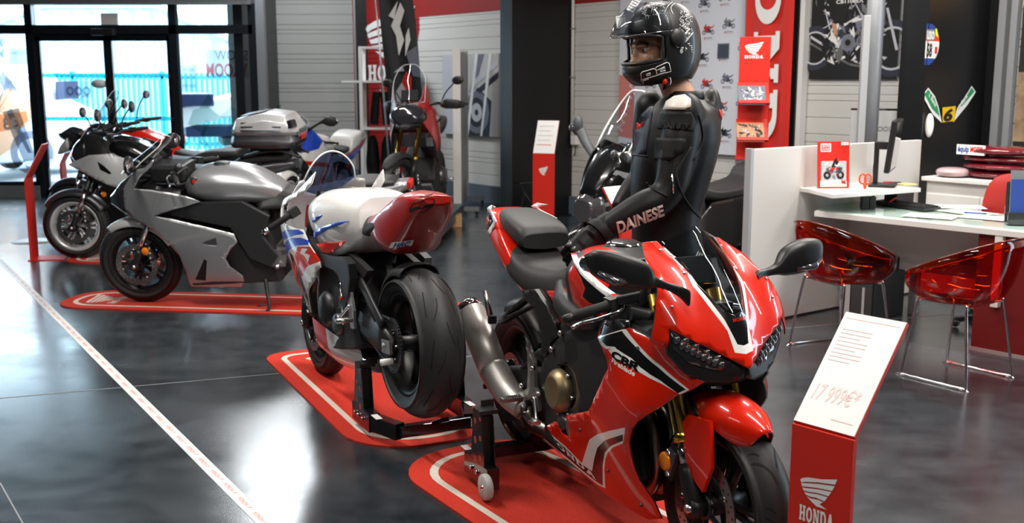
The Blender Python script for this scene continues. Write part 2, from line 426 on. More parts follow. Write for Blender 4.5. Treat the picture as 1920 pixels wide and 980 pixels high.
# red painted field over the slats at the far end, with its stepped slanting edge
pr = clad_profile(.225, 2.425); zs = [z for z, o in pr]
left = [(-5.6, z) for z in (.225, 2.425)]
def red_edge(z): return -3.25 if z > 2.2 else (-3.25-.27*(2.2-z)/.5 if z > 1.7 else -3.52)
sec0 = [WP(-5.6, z, o+.004) for z, o in pr]; sec1 = [WP(red_edge(z), z, o+.004) for z, o in pr]
b.loft([sec0, sec1], 'wall_red', close=False, smooth=False)
struct(b.build('wall_right', fixn=False))
b = MB(); b.box(WP(1.5, .1125, -.005), (15.4, .10, .225), 'skirt_grey', (0, 0, RW)); struct(b.build('baseboard_right'))
# back wall, same slats beyond the glass front; shade put into the colour
b = MB(); cladding(b, (-4.3, YA, 0), (-1.9, YA, 0), (0, -1, 0), .0, ZC, mk('cladding_shaded', (.36, .36, .345), .5)); struct(b.build('wall_back'))
b = MB(); b.box((-3.62, YS+1.1, ZC/2), (.12, 2.2, ZC), 'frame_dark'); struct(b.build('wall_return'))
b = MB(); b.box((-2.22, YA-.18, ZC/2), (.20, .3, ZC), 'column_black'); b.box((-2.36, YA-.05, ZC/2), (.05, .06, ZC), 'post_grey'); struct(b.build('trim_1'))
# portal columns
for i, s in enumerate((-.03, 4.95)):
    b = MB(); b.box(WP(s-.1, ZC/2, .45), (.2, .89, ZC), 'column_black', (0, 0, RW)); b.box(WP(s-.1, ZC/2, .893), (.215, .014, ZC), 'column_black', (0, 0, RW))
    b.box(WP(s-.1, .01, .45), (.3, .93, .02), 'column_black', (0, 0, RW)); struct(b.build('trim_%d' % (i+2)))
# door posts of the slatted wall by the desk
b = MB(); b.box(WP(3.155, ZC/2, .07), (.09, .1, ZC), 'column_black', (0, 0, RW)); b.box(WP(3.225, ZC/2, .06), (.05, .08, ZC), 'white_matte', (0, 0, RW)); struct(b.build('trim_4'))
b = MB(); b.box(WP(5.085, ZC/2, .05), (.06, .08, ZC), 'post_grey', (0, 0, RW)); b.box(WP(5.175, ZC/2, .05), (.05, .06, ZC), 'post_grey', (0, 0, RW)); struct(b.build('trim_5'))
b = MB(); b.box(WP(4.75, 1.3, .012), (.62, .02, 2.6), 'column_black', (0, 0, RW)); struct(b.build('trim_6'))
# saw cut joints in the floor
for i, (p, q, w) in enumerate(((fl(-200, 764), fl(2100, 560), .008), (fl(0, 905), fl(45, 985), .006))):
    b = MB(); d = (q-p); b.box((p+q)/2+Vector((0, 0, .0006)), (d.length, w, .0012), 'grey_mid', (0, 0, math.atan2(d.y, d.x))); struct(b.build('trim_%d' % (i+7)))

# glass front: frames, fixed panes and the sliding door
def frame_bar(mb, x0, x1, z0, z1, y=YS, d=.12, m='frame_dark'): mb.box(((x0+x1)/2, y, (z0+z1)/2), (x1-x0, d, z1-z0), m)
X1, X2, X3 = -6.36, -4.47, -3.42
b = MB()
frame_bar(b, XL, X3, 2.545, 2.70, d=.2, m='beam_grey'); frame_bar(b, XL, X3, 2.70, ZC, d=.3, m='wall_dark'); frame_bar(b, XL, X3, 2.17, 2.285)
for x in (X1, X2, X3): frame_bar(b, x-.05, x+.05, 0, 2.56)
frame_bar(b, X3+.05, X3+.16, 0, ZC, m='post_grey')
frame_bar(b, XL, X1, .0, .17, d=.16, m='beam_grey'); frame_bar(b, XL, X1, .17, .225); frame_bar(b, X2, X3, 0, .2)
struct(b.build('wall_glass_front'))
def pane(n, x0, x1, z0, z1, y=YS+.02):
    b = MB(); b.box(((x0+x1)/2, y, (z0+z1)/2), (x1-x0, .012, z1-z0), 'window_glass'); struct(b.build('window_%d' % n))
pane(1, XL, X1-.05, .225, 2.17); pane(2, X2+.05, X3-.05, .2, 2.17); pane(3, XL, X1-.05, 2.285, 2.545); pane(4, X1+.05, X2-.05, 2.285, 2.545); pane(5, X2+.05, X3-.05, 2.285, 2.545)
xm = -5.36
def leaf(n, x0, x1):
    b = MB()
    for a, c in ((x0, x0+.055), (x1-.055, x1)): frame_bar(b, a, c, .0, 2.14, y=YS+.03, d=.05)
    frame_bar(b, x0, x1, 2.08, 2.17, y=YS+.03, d=.05); frame_bar(b, x0, x1, 0, .09, y=YS+.03, d=.05)
    o = struct(b.build('door_%d' % n)); g = MB(); g.box(((x0+x1)/2, YS+.03, 1.09), (x1-x0-.1, .01, 2.0), 'window_glass'); g.build('door_pane', o)
    d = MB()
    for z in (1.63, .93+.13):
        k = int((x1-x0-.14)/.075)
        d.box(((x0+x1)/2, YS+.018, z), (x1-x0-.12, .004, .052), 'turquoise')
        for i in range(k): d.lathe([(0, 0), (.014, 0)], 'white', 10, (x0+.1+i*.075, YS+.0155, z), 'y')
    d.build('sticker_band', o, label='turquoise safety band with white dots')
M['turquoise'] = glassmat('turquoise', (.10, .72, .80), .5); M['film_white'] = glassmat('film_white', (.93, .93, .95), .5)
leaf(1, X1+.05, xm); leaf(2, xm, X2-.05)
o = MB().box((xm, YS-.1, 2.19), (.30, .12, .09), 'black_satin').build('door_sensor', bev=.01); tag(o, 'black motion sensor over the middle of the glass sliding door', 'sensor')
o = MB().box((-5.30, YS-.02, 2.36), (.22, .03, .15), 'white_matte').build('sensor_cover', bev=.005); tag(o, 'small white box on the transom above the sliding door', 'box')

# stickers on the panes, read from outside so mirrored from here
def sticker(name, label, x0, x1, z0, z1, m, lines=(), y=YS+.008):
    b = MB(); b.box(((x0+x1)/2, y, (z0+z1)/2), (x1-x0, .003, z1-z0), m) if m else None
    for txt, cx, z, h, w, mm, bold in lines:
        vs, fs, tw, th = textmesh(txt, bold); b.add([(cx+w/2-x*w/tw, y-.003, z+yy*h/th) for x, yy in vs], fs, mm, False)
    o = b.build(name); tag(o, label, 'sticker'); return o
for k_, c_ in (('film_white', (.93, .93, .95)), ('film_pale', (.80, .80, .83)), ('film_red', (.80, .28, .25)), ('film_line', (.45, .44, .44)), ('film_grey', (.42, .47, .60)), ('turquoise', (.10, .72, .80)), ('film_green', (.50, .68, .64)), ('film_sage', (.72, .83, .85)), ('film_orange', (.85, .50, .32)), ('film_yellow', (.85, .75, .45)), ('film_dark', (.30, .32, .38))): M[k_] = glassmat(k_, c_, .5)
sticker('shop_sign_sticker', 'pale window sticker reading SHOW VROOM in mirror writing', -4.06, -3.5, 1.60, 1.96, 'film_pale', [('SHOW', -3.72, 1.83, .13, .44, 'film_line', 0), ('VROOM', -3.79, 1.62, .17, .55, 'film_red', .03)])
sticker('opening_hours_sticker', 'blue grey opening hours lettering on the far left pane, mirrored', -6.93, -6.68, 1.60, 2.14, None, [('M', -6.80, 2.00, .12, .13, 'film_grey', .02), ('M', -6.80, 1.86, .12, .13, 'film_grey', .02), ('Mardi', -6.80, 1.74, .06, .22, 'film_grey', 0), ('Samedi', -6.80, 1.65, .06, .24, 'film_grey', 0)])
for i, (x0, x1, z0, z1, lb) in enumerate(((-6.68, -6.43, 1.66, 1.98, 'upper pale notice sheet stuck on the far left pane'), (-6.75, -6.42, 1.46, 1.62, 'lower pale notice sheet stuck on the far left pane'), (-4.40, -4.20, 1.42, 1.76, 'tall pale notice sheet stuck beside the door in the right pane'))):
    sticker('paper_notice', lb, x0, x1, z0, z1, 'film_pale', [('lllllll', (x0+x1)/2, z0+.05, .05, (x1-x0)*.8, 'film_line', 0), ('mnmnmnm', (x0+x1)/2, z1-.08, .04, (x1-x0)*.7, 'film_line', 0)])
sticker('paper_notice', 'pale notice with three round pictures on the left door leaf', -5.97, -5.60, 1.34, 1.56, 'film_pale', [('ooo', -5.785, 1.37, .12, .33, 'film_line', .03)], y=YS+.012)
o = MB().lathe([(0, 0), (.11, 0), (.11, .003), (0, .003)], 'white', 24, (0, 0, 0), 'y').build('oval_sticker', loc=(-5.50, YS+.012, 1.52)); o.scale = (1, 1, .55); tag(o, 'small white oval sticker on the left door leaf by the mullion', 'sticker')

# ------------------------------------------------------------------ outside
mk('tarmac', (.45, .46, .47), .9); mk('sheet_metal', (.30, .345, .38), .6); mk('fence_teal', (.02, .26, .32), .6); mk('outside_white', (.8, .81, .83), .4); mk('outside_blue', (.02, .035, .10), .5)
b = MB(); b.box((-6, 26, -.06), (40, 23, .1), 'tarmac'); struct(b.build('ground_outside'))
# corrugated gable building across the yard
t = thing('metal_building', 'pale corrugated metal building with a gable outside the glass front', 'building', (0, 24, 0)); YB = 24
b = MB(); xs = np.arange(-15.5, -2.2, .11); a0 = [aty(u, v, YB) for u, v in ((-300, 160), (0, 46), (70, 18), (90, 14), (297, 15), (320, 27), (437, 80), (470, 100))]
px_ = [p.x for p in a0]; pz_ = [p.z for p in a0]
V = []; 
for i, x in enumerate(xs):
    y = (0, .11, .11, 0)[i % 4]; z = float(np.interp(x, px_, pz_)); V.append([(x, y, 0), (x, y, z)])
b.loft([[Vector(q) for q in v] for v in V], 'sheet_metal', close=False, smooth=False); b.box((-8.8, .4, 1), (13, .5, 2), 'sheet_metal'); b.build('wall', t)
b = MB(); b.tube([(x, -.06, z+.03) for x, z in zip(px_, pz_)], .06, 'sheet_metal', 6); b.build('verge_trim', t)
b = MB(); b.box((-8.8, -.03, 2.78), (13, .05, .03), 'sheet_metal'); b.build('rail', t)
t = thing('railing_fence', 'turquoise slatted fence outside the glass front', 'fence', (0, 21.6, 0)); b = MB()
for x in np.arange(-10.5, -3.6, .105): b.box((x, 0, .95), (.05, .025, 1.5), 'fence_teal')
b.build('slats', t)
b = MB()
for z in (.3, 1.62): b.box((-7.05, .03, z), (6.9, .04, .06), 'fence_teal')
b.build('rails', t)
for x in (-10.5, -8.8, -7.0, -5.3, -3.6): b = MB(); b.box((x, .05, .87), (.08, .08, 1.74), 'fence_teal'); b.build('post', t)
# parked van and flatbed seen through the glass
def wheel_simple(t, x, y, r, w=.2):
    b = MB(); b.lathe([(r*.55, -w/2), (r*.92, -w/2), (r, -w*.3), (r, w*.3), (r*.92, w/2), (r*.55, w/2)], 'rubber', 24, (x, y, r)); b.lathe([(0, -w*.42), (r*.5, -w*.45), (r*.58, -w*.3)], 'alu', 20, (x, y, r)); return b.build('wheel', t)
t = thing('delivery_van', 'white van parked outside left of the sliding door', 'van', (-8.6, 17.6, 0), 1.3)
b = MB(); secs = []
for x, w, z0, z1 in ((-1.9, .80, .35, 1.2), (-1.75, .86, .3, 1.75), (-.6, .88, .28, 1.82), (.7, .88, .28, 1.8), (1.25, .86, .28, 1.25), (1.95, .82, .3, 1.02), (2.1, .72, .38, .8)):
    secs.append([(x, -w, z0), (x, -w*.99, (z0+z1)*.55), (x, -w*.8, z1), (x, w*.8, z1), (x, w*.99, (z0+z1)*.55), (x, w, z0)])
b.loft(secs, 'outside_white'); b.build('body', t, bev=.04)
for y in (-.885, .885): b = MB(); b.box((.9, y, 1.40), (.55, .02, .30), 'outside_blue'); b.build('side_window', t)
for x in (-1.3, 1.4):
    for y in (-.78, .78): wheel_simple(t, x, y, .33)
t = thing('flatbed_lorry', 'white lorry with a dark blue rear outside behind the right pane', 'lorry', (-4.75, 18.6, 0), .35)
b = MB(); b.box((.2, 0, 1.22), (2.6, 1.5, .32), 'outside_white', (0, -.22, 0)); b.build('load_bed', t, bev=.02)
b = MB(); b.box((-.75, -.1, 1.25), (.62, 1.4, .2), 'outside_blue'); b.box((-.45, 0, .72), (.9, 1.3, .16), 'outside_blue'); b.box((.5, 0, .55), (1.6, .9, .14), 'grey_mid'); b.build('chassis', t, bev=.02)
for y in (-.35, .35): b = MB(); b.box((-.93, y, .60), (.05, .2, .14), 'red_flat'); b.build('tail_lamp', t)
wheel_simple(t, .3, -.6, .38); wheel_simple(t, .3, .6, .38)
# bike pictures printed on window film
def film_bike(mb, S, x, y, z, mA, mB_, mC, flip=1):
    """flat printed motorcycle, S metres long, front wheel at the left when flip=1"""
    def P(pl, m): mb.poly([(p[0]*S*flip, p[1]*S) for p in pl], m, (x, y, z), ((1, 0, 0), (0, 0, 1)))
    def ringp(cx, cy, r, r2, m):
        o = [(cx+r*math.cos(a), cy+r*math.sin(a)) for a in np.linspace(0, 2*PI, 21)]; i = [(cx+r2*math.cos(a), cy+r2*math.sin(a)) for a in np.linspace(2*PI, 0, 21)]
        P(o[:11]+i[10:], m); P(o[10:]+i[:11], m)
    ringp(-.36, .15, .155, .10, mC); ringp(.36, .15, .155, .10, mC)
    P([(-.42, .42), (-.36, .56), (-.22, .60), (-.10, .50), (.02, .50), (.02, .24), (-.12, .12), (-.26, .20), (-.30, .34)], mA)
    P([(-.10, .50), (.02, .60), (.12, .52), (.14, .44), (0, .44)], mB_)
    P([(.12, .50), (.30, .50), (.52, .62), (.50, .54), (.30, .40), (.14, .42)], mA)
    P([(-.02, .42), (.14, .42), (.24, .20), (.10, .10), (-.08, .14)], mC)
    P([(-.36, .15), (-.33, .15), (-.20, .44), (-.24, .46)], mC); P([(.14, .22), (.36, .13), (.36, .17), (.16, .30)], mC)
    P([(-.30, .58), (-.20, .72), (-.16, .66), (-.20, .58)], mC)
mk('print_green', (.40, .56, .52), .7, alpha=.75); mk('print_pale', (.62, .70, .72), .7, alpha=.6); mk('print_red', (.55, .12, .10), .6, alpha=.9); mk('print_orange', (.62, .30, .16), .6, alpha=.8); mk('print_dark', (.05, .06, .09), .6); mk('print_yel', (.6, .5, .15), .6)
b = MB(); film_bike(b, 1.35, -3.78, YS+.008, .42, 'film_green', 'film_sage', 'film_green'); o = b.build('motorcycle_window_film'); tag(o, 'faded green motorcycle print on the right hand pane', 'sticker')
b = MB(); film_bike(b, 1.9, -7.15, YS+.008, .32, 'film_orange', 'film_yellow', 'film_dark', -1)
for k in range(9): a = .3+k*.28; b.poly([(0, 0), (.06, .02), (.55*math.cos(a)*.8, .25+.45*math.sin(a))], ('film_sage', 'film_orange', 'film_grey')[k % 3], (-6.98, YS+.006, 1.05), ((1, 0, 0), (0, 0, 1)))
b.text('33', .22, 'white', (-6.72, YS+.004, .92), ((-1, 0, 0), (0, 0, 1)), off=-.002, bold=.03); b.poly([(-.3, 0), (.25, .1), (.22, .3), (-.25, .24)], 'film_orange', (-6.72, YS+.006, .86), ((1, 0, 0), (0, 0, 1)))
b.poly([(-.12, .4), (.1, .45), (.35, -.45), (.2, -.5)], 'film_dark', (-6.70, YS+.007, .75), ((1, 0, 0), (0, 0, 1)))
o = b.build('race_bike_window_film'); tag(o, 'orange racing motorcycle print on the far left pane', 'sticker')

# ------------------------------------------------------------------ things on the walls
def collage(b, x0, z0, x1, z1, o, ax, cols, n, seed, f0=.001):
    """busy printed picture: many small overlapping shapes inside a rectangle"""
    rg = random.Random(seed); w, h = x1-x0, z1-z0
    for k in range(n):
        cx, cz = x0+w*rg.uniform(.08, .92), z0+h*rg.uniform(.08, .92); r = min(w, h)*rg.uniform(.06, .26); a = rg.uniform(0, PI); q = rg.uniform(.15, .5)
        pl = [(cx+r*math.cos(a), cz+r*math.sin(a)), (cx+r*q*math.cos(a+1.5), cz+r*q*math.sin(a+1.5)), (cx-r*math.cos(a+.2), cz-r*math.sin(a+.2)), (cx+r*q*.6*math.cos(a-1.5), cz+r*q*.6*math.sin(a-1.5))]
        b.poly([(min(max(p, x0), x1), min(max(z, z0), z1)) for p, z in pl], rg.choice(cols), o, ax, f0+.000012*k)
t = thing('wall_sign', 'white wing emblem sign on the red wall behind the white shelf rack', 'sign', WP(-4.68, 1.5, .016), RW)
b = MB(); wing(b, 1.35, .72, 'white', (0, 0, .36), ((1, 0, 0), (0, 0, 1)), 0); n0 = len(b.v); b.build('wing_emblem', t)
b = MB(); honda(b, 1.3, .23, 'white', (.05, 0, .06), ((1, 0, 0), (0, 0, 1)), 0); b.build('lettering', t)
t = thing('wall_picture', 'large grey photo print of a motorcycle wheel on the slatted wall', 'picture', WP(-2.64, .857, .03), RW)
b = MB(); w, h = 1.25, 1.04; b.box((w/2, 0, h/2), (w, .03, h), 'grey_light'); 
ax = ((1, 0, 0), (0, 0, 1)); o3 = (0, -.0165, 0)
mk('photo_dark', (.03, .032, .05), .5); mk('photo_mid', (.16, .17, .22), .5); mk('photo_light', (.50, .51, .56), .5)
b.poly([(0, 0), (.45, 0), (.40, h), (0, h)], 'photo_light', o3, ax); b.poly([(.42, .25), (.58, 1.04), (.36, 1.04), (.34, .6)], 'photo_dark', o3, ax, .001); b.poly([(.5, 0), (1.05, 0), (1.10, .45), (.8, .62), (.52, .3)], 'photo_dark', o3, ax, .001)
def ringpoly(b, cx, cy, r, r2, m, o, ax, off):
    q = [(cx+r*math.cos(a), cy+r*math.sin(a)) for a in np.linspace(0, 2*PI, 25)]; i = [(cx+r2*math.cos(a), cy+r2*math.sin(a)) for a in np.linspace(2*PI, 0, 25)]
    b.poly(q[:13]+i[12:], m, o, ax, off); b.poly(q[12:]+i[:13], m, o, ax, off)
ringpoly(b, .78, .30, .27, .19, 'photo_mid', o3, ax, .0015); ringpoly(b, .78, .30, .12, .04, 'photo_light', o3, ax, .0015)
b.poly([(.62, .55), (.70, .52), (.95, 1.04), (.80, 1.04)], 'photo_mid', o3, ax, .0015); b.poly([(.70, .70), (1.25, .98), (1.25, .90), (.72, .62)], 'photo_light', o3, ax, .002); b.poly([(.80, .60), (1.25, .82), (1.25, .74), (.84, .54)], 'photo_dark', o3, ax, .002); b.poly([(.55, 0), (.60, 0), (.82, 1.04), (.75, 1.04)], 'white_matte', o3, ax, .0025); b.poly([(.86, 0), (.90, 0), (1.12, 1.04), (1.05, 1.04)], 'white_matte', o3, ax, .0025); b.poly([(1.08, 0), (1.25, 0), (1.25, .5)], 'photo_light', o3, ax, .0025)
b.build('print', t)
# poster wall banner with rows of bike pictures
t = thing('range_banner', 'white banner printed with rows of small motorcycles behind the mannequin', 'banner', WP(.80, .84, .05), RW)
W_, H_ = 1.86, 1.72
mk('banner_white', (.66, .68, .75), .6); b = MB(); b.box((W_/2, 0, H_/2), (W_, .012, H_), 'banner_white'); o3 = (0, -.0066, 0)
def mini_bike(b, x, z, S, m1, m2):
    b2 = MB(); film_bike(b2, S, x, -.009, z, m1, m1, m2); b.v += b2.v; n = len(b.v)-len(b2.v)
    for f, mi_, sm in zip(b2.f, b2.m, b2.sm): b.f.append([n+k for k in f]); b.m.append(b.mi(b2.mats[mi_])); b.sm.append(sm)
random.seed(3); cols = ['red_flat', 'grey_mid', 'print_dark', 'photo_mid', 'red_flat', 'black_flat']
for r in range(6):
    for c in range(6):
        x = .42+c*.262+(.06 if r % 2 else 0); z = H_-.28-r*.265+(c % 3)*.05
        if x > W_-.1: continue
        k = (r*7+c*3) % 6
        if k == 2: b.box((x, -.0075, z+.05), (.15, .003, .15), 'photo_mid'); b.box((x, -.0095, z+.05), (.13, .002, .13), 'print_dark')
        mini_bike(b, x, z, .15, cols[k], 'print_dark')
        b.box((x-.045, -.008, z-.035), (.012, .002, .02), 'red_flat'); b.box((x+.01, -.008, z-.03), (.08, .002, .006), 'grey_mid'); b.box((x+.02, -.008, z-.045), (.1, .002, .004), 'grey_light')
mk('map_red', (.62, .22, .20), .6); b.poly([(0, .12), (.24, .10), (.24, .80), (0, .78)], 'map_red', o3, ax, .0015)
for k in range(12): b.box((.03+.017*k, -.010, .2+.045*k), (.09, .002, .012), 'banner_white', (0, .6*(-1)**k, 0))
b.build('print', t)
# red vertical banner
t = thing('red_banner', 'tall red banner with white vertical HONDA lettering', 'banner', WP(2.62, .62, .16), RW)
b = MB(); mk('banner_red', (.62, .022, .012), .55)
secs = [[(x, .012*math.sin(x*22), z) for x in np.linspace(0, .56, 22)] for z in np.linspace(0, 2.5, 10)]; b.loft([[Vector(p) for p in s] for s in secs], 'banner_red', close=False); b.build('cloth', t)
b = MB(); honda(b, 2.6, .30, 'white', (.12, -.016, 2.46), ((0, 0, -1), (1, 0, 0)), .001); b.build('lettering', t)
b = MB(); b.cyl((-.01, .02, -.6), (-.01, .02, 2.52), .012, 'post_grey'); b.cyl((-.01, .02, 2.5), (.58, .02, 2.5), .01, 'post_grey'); b.box((.25, .02, -.605), (.5, .3, .02), 'post_grey'); b.build('stand', t)
# classic bike poster by the desk
t = thing('bike_poster', 'large photo poster of a classic black motorcycle on the wall behind the desk', 'poster', WP(3.27, 1.575, .02), RW)
b = MB(); w, h = .9, 1.3; b.box((w/2, 0, h/2), (w, .012, h), 'photo_light'); o3 = (0, -.0066, 0)
b.poly([(0, 0), (w, 0), (w, .10), (0, .10)], 'black_flat', o3, ax, .001); b.poly([(0, .10), (.9, .10), (.9, 1.3), (0, 1.3)], 'black_flat', o3, ax, .001)
ringpoly(b, .05, .28, .20, .15, 'photo_dark', o3, ax, .002); ringpoly(b, .05, .28, .15, .135, 'photo_light', o3, ax, .0025); ringpoly(b, .84, .26, .24, .19, 'photo_dark', o3, ax, .002); ringpoly(b, .84, .26, .185, .165, 'photo_light', o3, ax, .0025)
for pl, m in (([(0, .37), (.16, .285), (.36, .185), (.54, .13), (.62, .135), (.54, .15), (.36, .205), (.17, .305), (0, .395)], 'photo_light'), ([(0, .315), (.2, .215), (.44, .12), (.54, .105), (.56, .12), (.44, .14), (.2, .235), (0, .335)], 'cast_alu')): b.poly(pl, m, o3, ax, .003)
collage(b, .12, .13, .80, .66, o3, ax, ['photo_light', 'cast_alu', 'white_matte', 'black_flat', 'black_flat', 'photo_dark', 'photo_mid'], 110, 11, .0032); collage(b, .03, .6, .2, 1.25, o3, ax, ['photo_light', 'white_matte', 'black_flat', 'photo_mid'], 30, 12, .0032)
for cx, cz, r, m in ((.40, .32, .075, 'photo_mid'), (.40, .32, .045, 'cast_alu'), (.53, .33, .045, 'photo_mid')): ringpoly(b, cx, cz, r, r*.6, m, o3, ax, .005)
for x0, z0, x1, z1 in ((.14, .62, .20, .44), (.42, .70, .55, .50), (.60, .74, .70, .40), (.66, .66, .52, .62)): b.poly([(x0, z0), (x0+.012, z0), (x1+.012, z1), (x1, z1)], 'photo_light', o3, ax, .0052)
b.poly([(.40, .80), (.46, .88), (.72, .90), (.80, .82), (.74, .76), (.48, .75)], 'candy_red', o3, ax, .0055); b.poly([(.52, .85), (.66, .87), (.62, .83)], 'white', o3, ax, .006)
b.poly([(.10, 1.3), (.30, 1.3), (.46, .80), (.34, .46), (.20, .54)], 'black_flat', o3, ax, .0056); b.poly([(.22, .50), (.27, .485), (.29, .40), (.255, .38)], 'skin', o3, ax, .006)
b.poly([(.76, .60), (.785, .60), (.90, .25), (.875, .24)], 'photo_light', o3, ax, .0058); b.poly([(.80, 1.0), (.84, 1.0), (.82, .85), (.79, .86)], 'orange_red', o3, ax, .006)
fittext(b, 'CB1100EX', .28, .032, 'white', (.26, -.0066, .66), ax, .0066, .02); b.build('print', t)
# stickers on the dark column
def colpt(u, v): P = WP(4.95, 0, 0)+dW*.0075; return on_plane(u, v, P, dW)
RC = math.atan2(-nW.y, -nW.x)
t = thing('round_sticker', 'round sticker with a rainbow edge and the number 58 on the dark column', 'sticker', colpt(1733, 122), RC)
b = MB(); r = .16; ax2 = ((1, 0, 0), (0, 0, 1))
def half(z0, z1): 
    pts = []
    for z in np.linspace(z0, z1, 9): pts.append((math.sqrt(max(r*r-(z-r*.95)**2, 0))*1.15, z))
    return [(0, z0)]+pts+[(0, z1)]
for z0, z1, m in ((0, .05, 'blue_flat'), (.05, .175, 'white'), (.175, .26, 'orange_red'), (.26, .30, 'blue_flat')): b.poly(half(z0, z1), m, (0, 0, 0), ax2)
b.poly([(.0, .18), (.12, .18), (.12, .26), (0, .26)], 'grey_mid', (0, 0, 0), ax2, .0006); b.poly([(.125, .22), (.17, .20), (.14, .265), (.12, .27)], 'lime', (0, 0, 0), ax2, .0006)
fittext(b, 'uso', .10, .06, 'white', (.01, 0, .19), ax2, .0012, .03); fittext(b, '58', .07, .095, 'black_flat', (.02, 0, .065), ax2, .001, .04); b.box((.145, 0, .11), (.03, .002, .05), 'red_flat'); b.build('print', t)
t = thing('fairing_decal', 'green and white V shaped decal with yellow number 6 plate on dark column', 'decal', colpt(1777, 232), RC)
k_ = (colpt(1822, 200)-colpt(1733, 200)).length; b = MB(); u_ = k_/89.0
zz = (colpt(1777, 160).z-colpt(1777, 232).z)/72.0
def Q(l): return [((x-1777)*u_, (232-y)*zz) for x, y in l]
for m, l, off in (('white', [(1731, 172), (1737, 164), (1750, 180), (1758, 200), (1766, 230), (1748, 213), (1732, 186)], 0), ('green', [(1731, 176), (1737, 167), (1749, 183), (1757, 203), (1761, 218), (1746, 203)], .0006), ('white', [(1787, 230), (1793, 203), (1806, 182), (1818, 161), (1827, 173), (1812, 198)], 0), ('green', [(1794, 207), (1807, 184), (1818, 164), (1824, 172), (1806, 195)], .0006), ('yellow', [(1765, 201), (1790, 199), (1790, 227), (1767, 229)], .0006)):
    b.poly(Q(l), m, (0, 0, 0), ax2, off)
fittext(b, '6', 17*u_, 23*zz, 'black_flat', (-9*u_, 0, 6*zz), ax2, .0015, .05, .2)
for x, y, sg in ((1740, 190, -1), (1800, 192, 1)): b.text('L Bank', .05, 'white', ((x-1772)*u_+.0, 0, (232-y)*zz), ((.75, 0, .66*sg), (-.66*sg, 0, .75)), .002, .02)
b.build('print', t)
o = MB().ell((0, 0, 0), (.02, .035, .09), 'white_paint', 16, 12).build('hand_dispenser', loc=colpt(1738, 235)+dW*.02, rot=(0, 0, RC)); tag(o, 'small white rounded object on the dark column beside the monitor', 'dispenser')
# sunset poster at the right edge
t = thing('sunset_poster', 'tall poster of an orange sunset and dusty slope at the right edge', 'poster', WP(5.22, .85, .03), RW)
mk('sunset', (.60, .27, .05), .6, var=(2.5, (.75, .45, .14))); mk('dust', (.38, .26, .15), .7, var=(6, (.10, .06, .04)))
b = MB(); b.box((.6, 0, .95), (1.2, .012, 1.9), 'black_flat'); b.poly([(0, 1.28), (1.2, 1.28), (1.2, 1.9), (0, 1.9)], 'sunset', (0, -.0066, 0), ax, .001); b.poly([(0, .25), (1.2, .25), (1.2, .78), (0, .78)], 'dust', (0, -.0066, 0), ax, .001); b.poly([(0, 1.26), (.03, 1.31), (.08, 1.33), (.13, 1.28), (.2, 1.2), (0, 1.2)], 'black_flat', (0, -.0066, 0), ax, .002); b.poly([(.055, 1.3), (.062, 1.3), (.062, 1.5), (.055, 1.5)], 'black_flat', (0, -.0066, 0), ax, .002); b.poly([(.02, 1.5), (.1, 1.5), (.06, 1.52)], 'black_flat', (0, -.0066, 0), ax, .002); b.build('print', t)
# cable conduits and sockets
b = MB(); b.cyl(WP(-.005, .9, .03), WP(-.005, ZC, .03), .018, 'white_matte'); 
for z in (1.6, 2.15): b.box(WP(-.005, z, .03), (.05, .05, .012), 'grey_mid', (0, 0, RW))
o = b.build('cable_conduit'); tag(o, 'thin white cable conduit running up the slatted wall beside the black column', 'conduit')
t = thing('wall_socket', 'small white socket box at the foot of the conduit on the slatted wall', 'socket', WP(.05, .88, .03), RW); MB().box((0, 0, 0), (.09, .06, .1), 'white_matte').build('housing', t, bev=.006); MB().tube(bez([(.02, 0, -.05), (.03, -.02, -.10), (0, 0, -.16), (-.04, .02, -.17)]), .006, 'black_satin', 6).build('cable', t)
p = aty(495, 60, YA-.05)
b = MB(); b.cyl((p.x, p.y, 1.5), (p.x, p.y, ZC), .016, 'grey_light'); o = b.build('cable_conduit'); tag(o, 'thin pale conduit on the dim slatted wall beside the glass front', 'conduit')
t = thing('call_point', 'green and white door release box on the post beside the glass front', 'switch', (p.x+.03, p.y-.02, 1.42)); MB().box((0, 0, .06), (.11, .05, .11), 'white_matte').build('housing', t, bev=.006); MB().box((0, 0, -.04), (.12, .055, .09), 'green').build('release_box', t, bev=.006); MB().box((0, -.028, .07), (.035, .01, .035), 'black_satin').build('button', t)
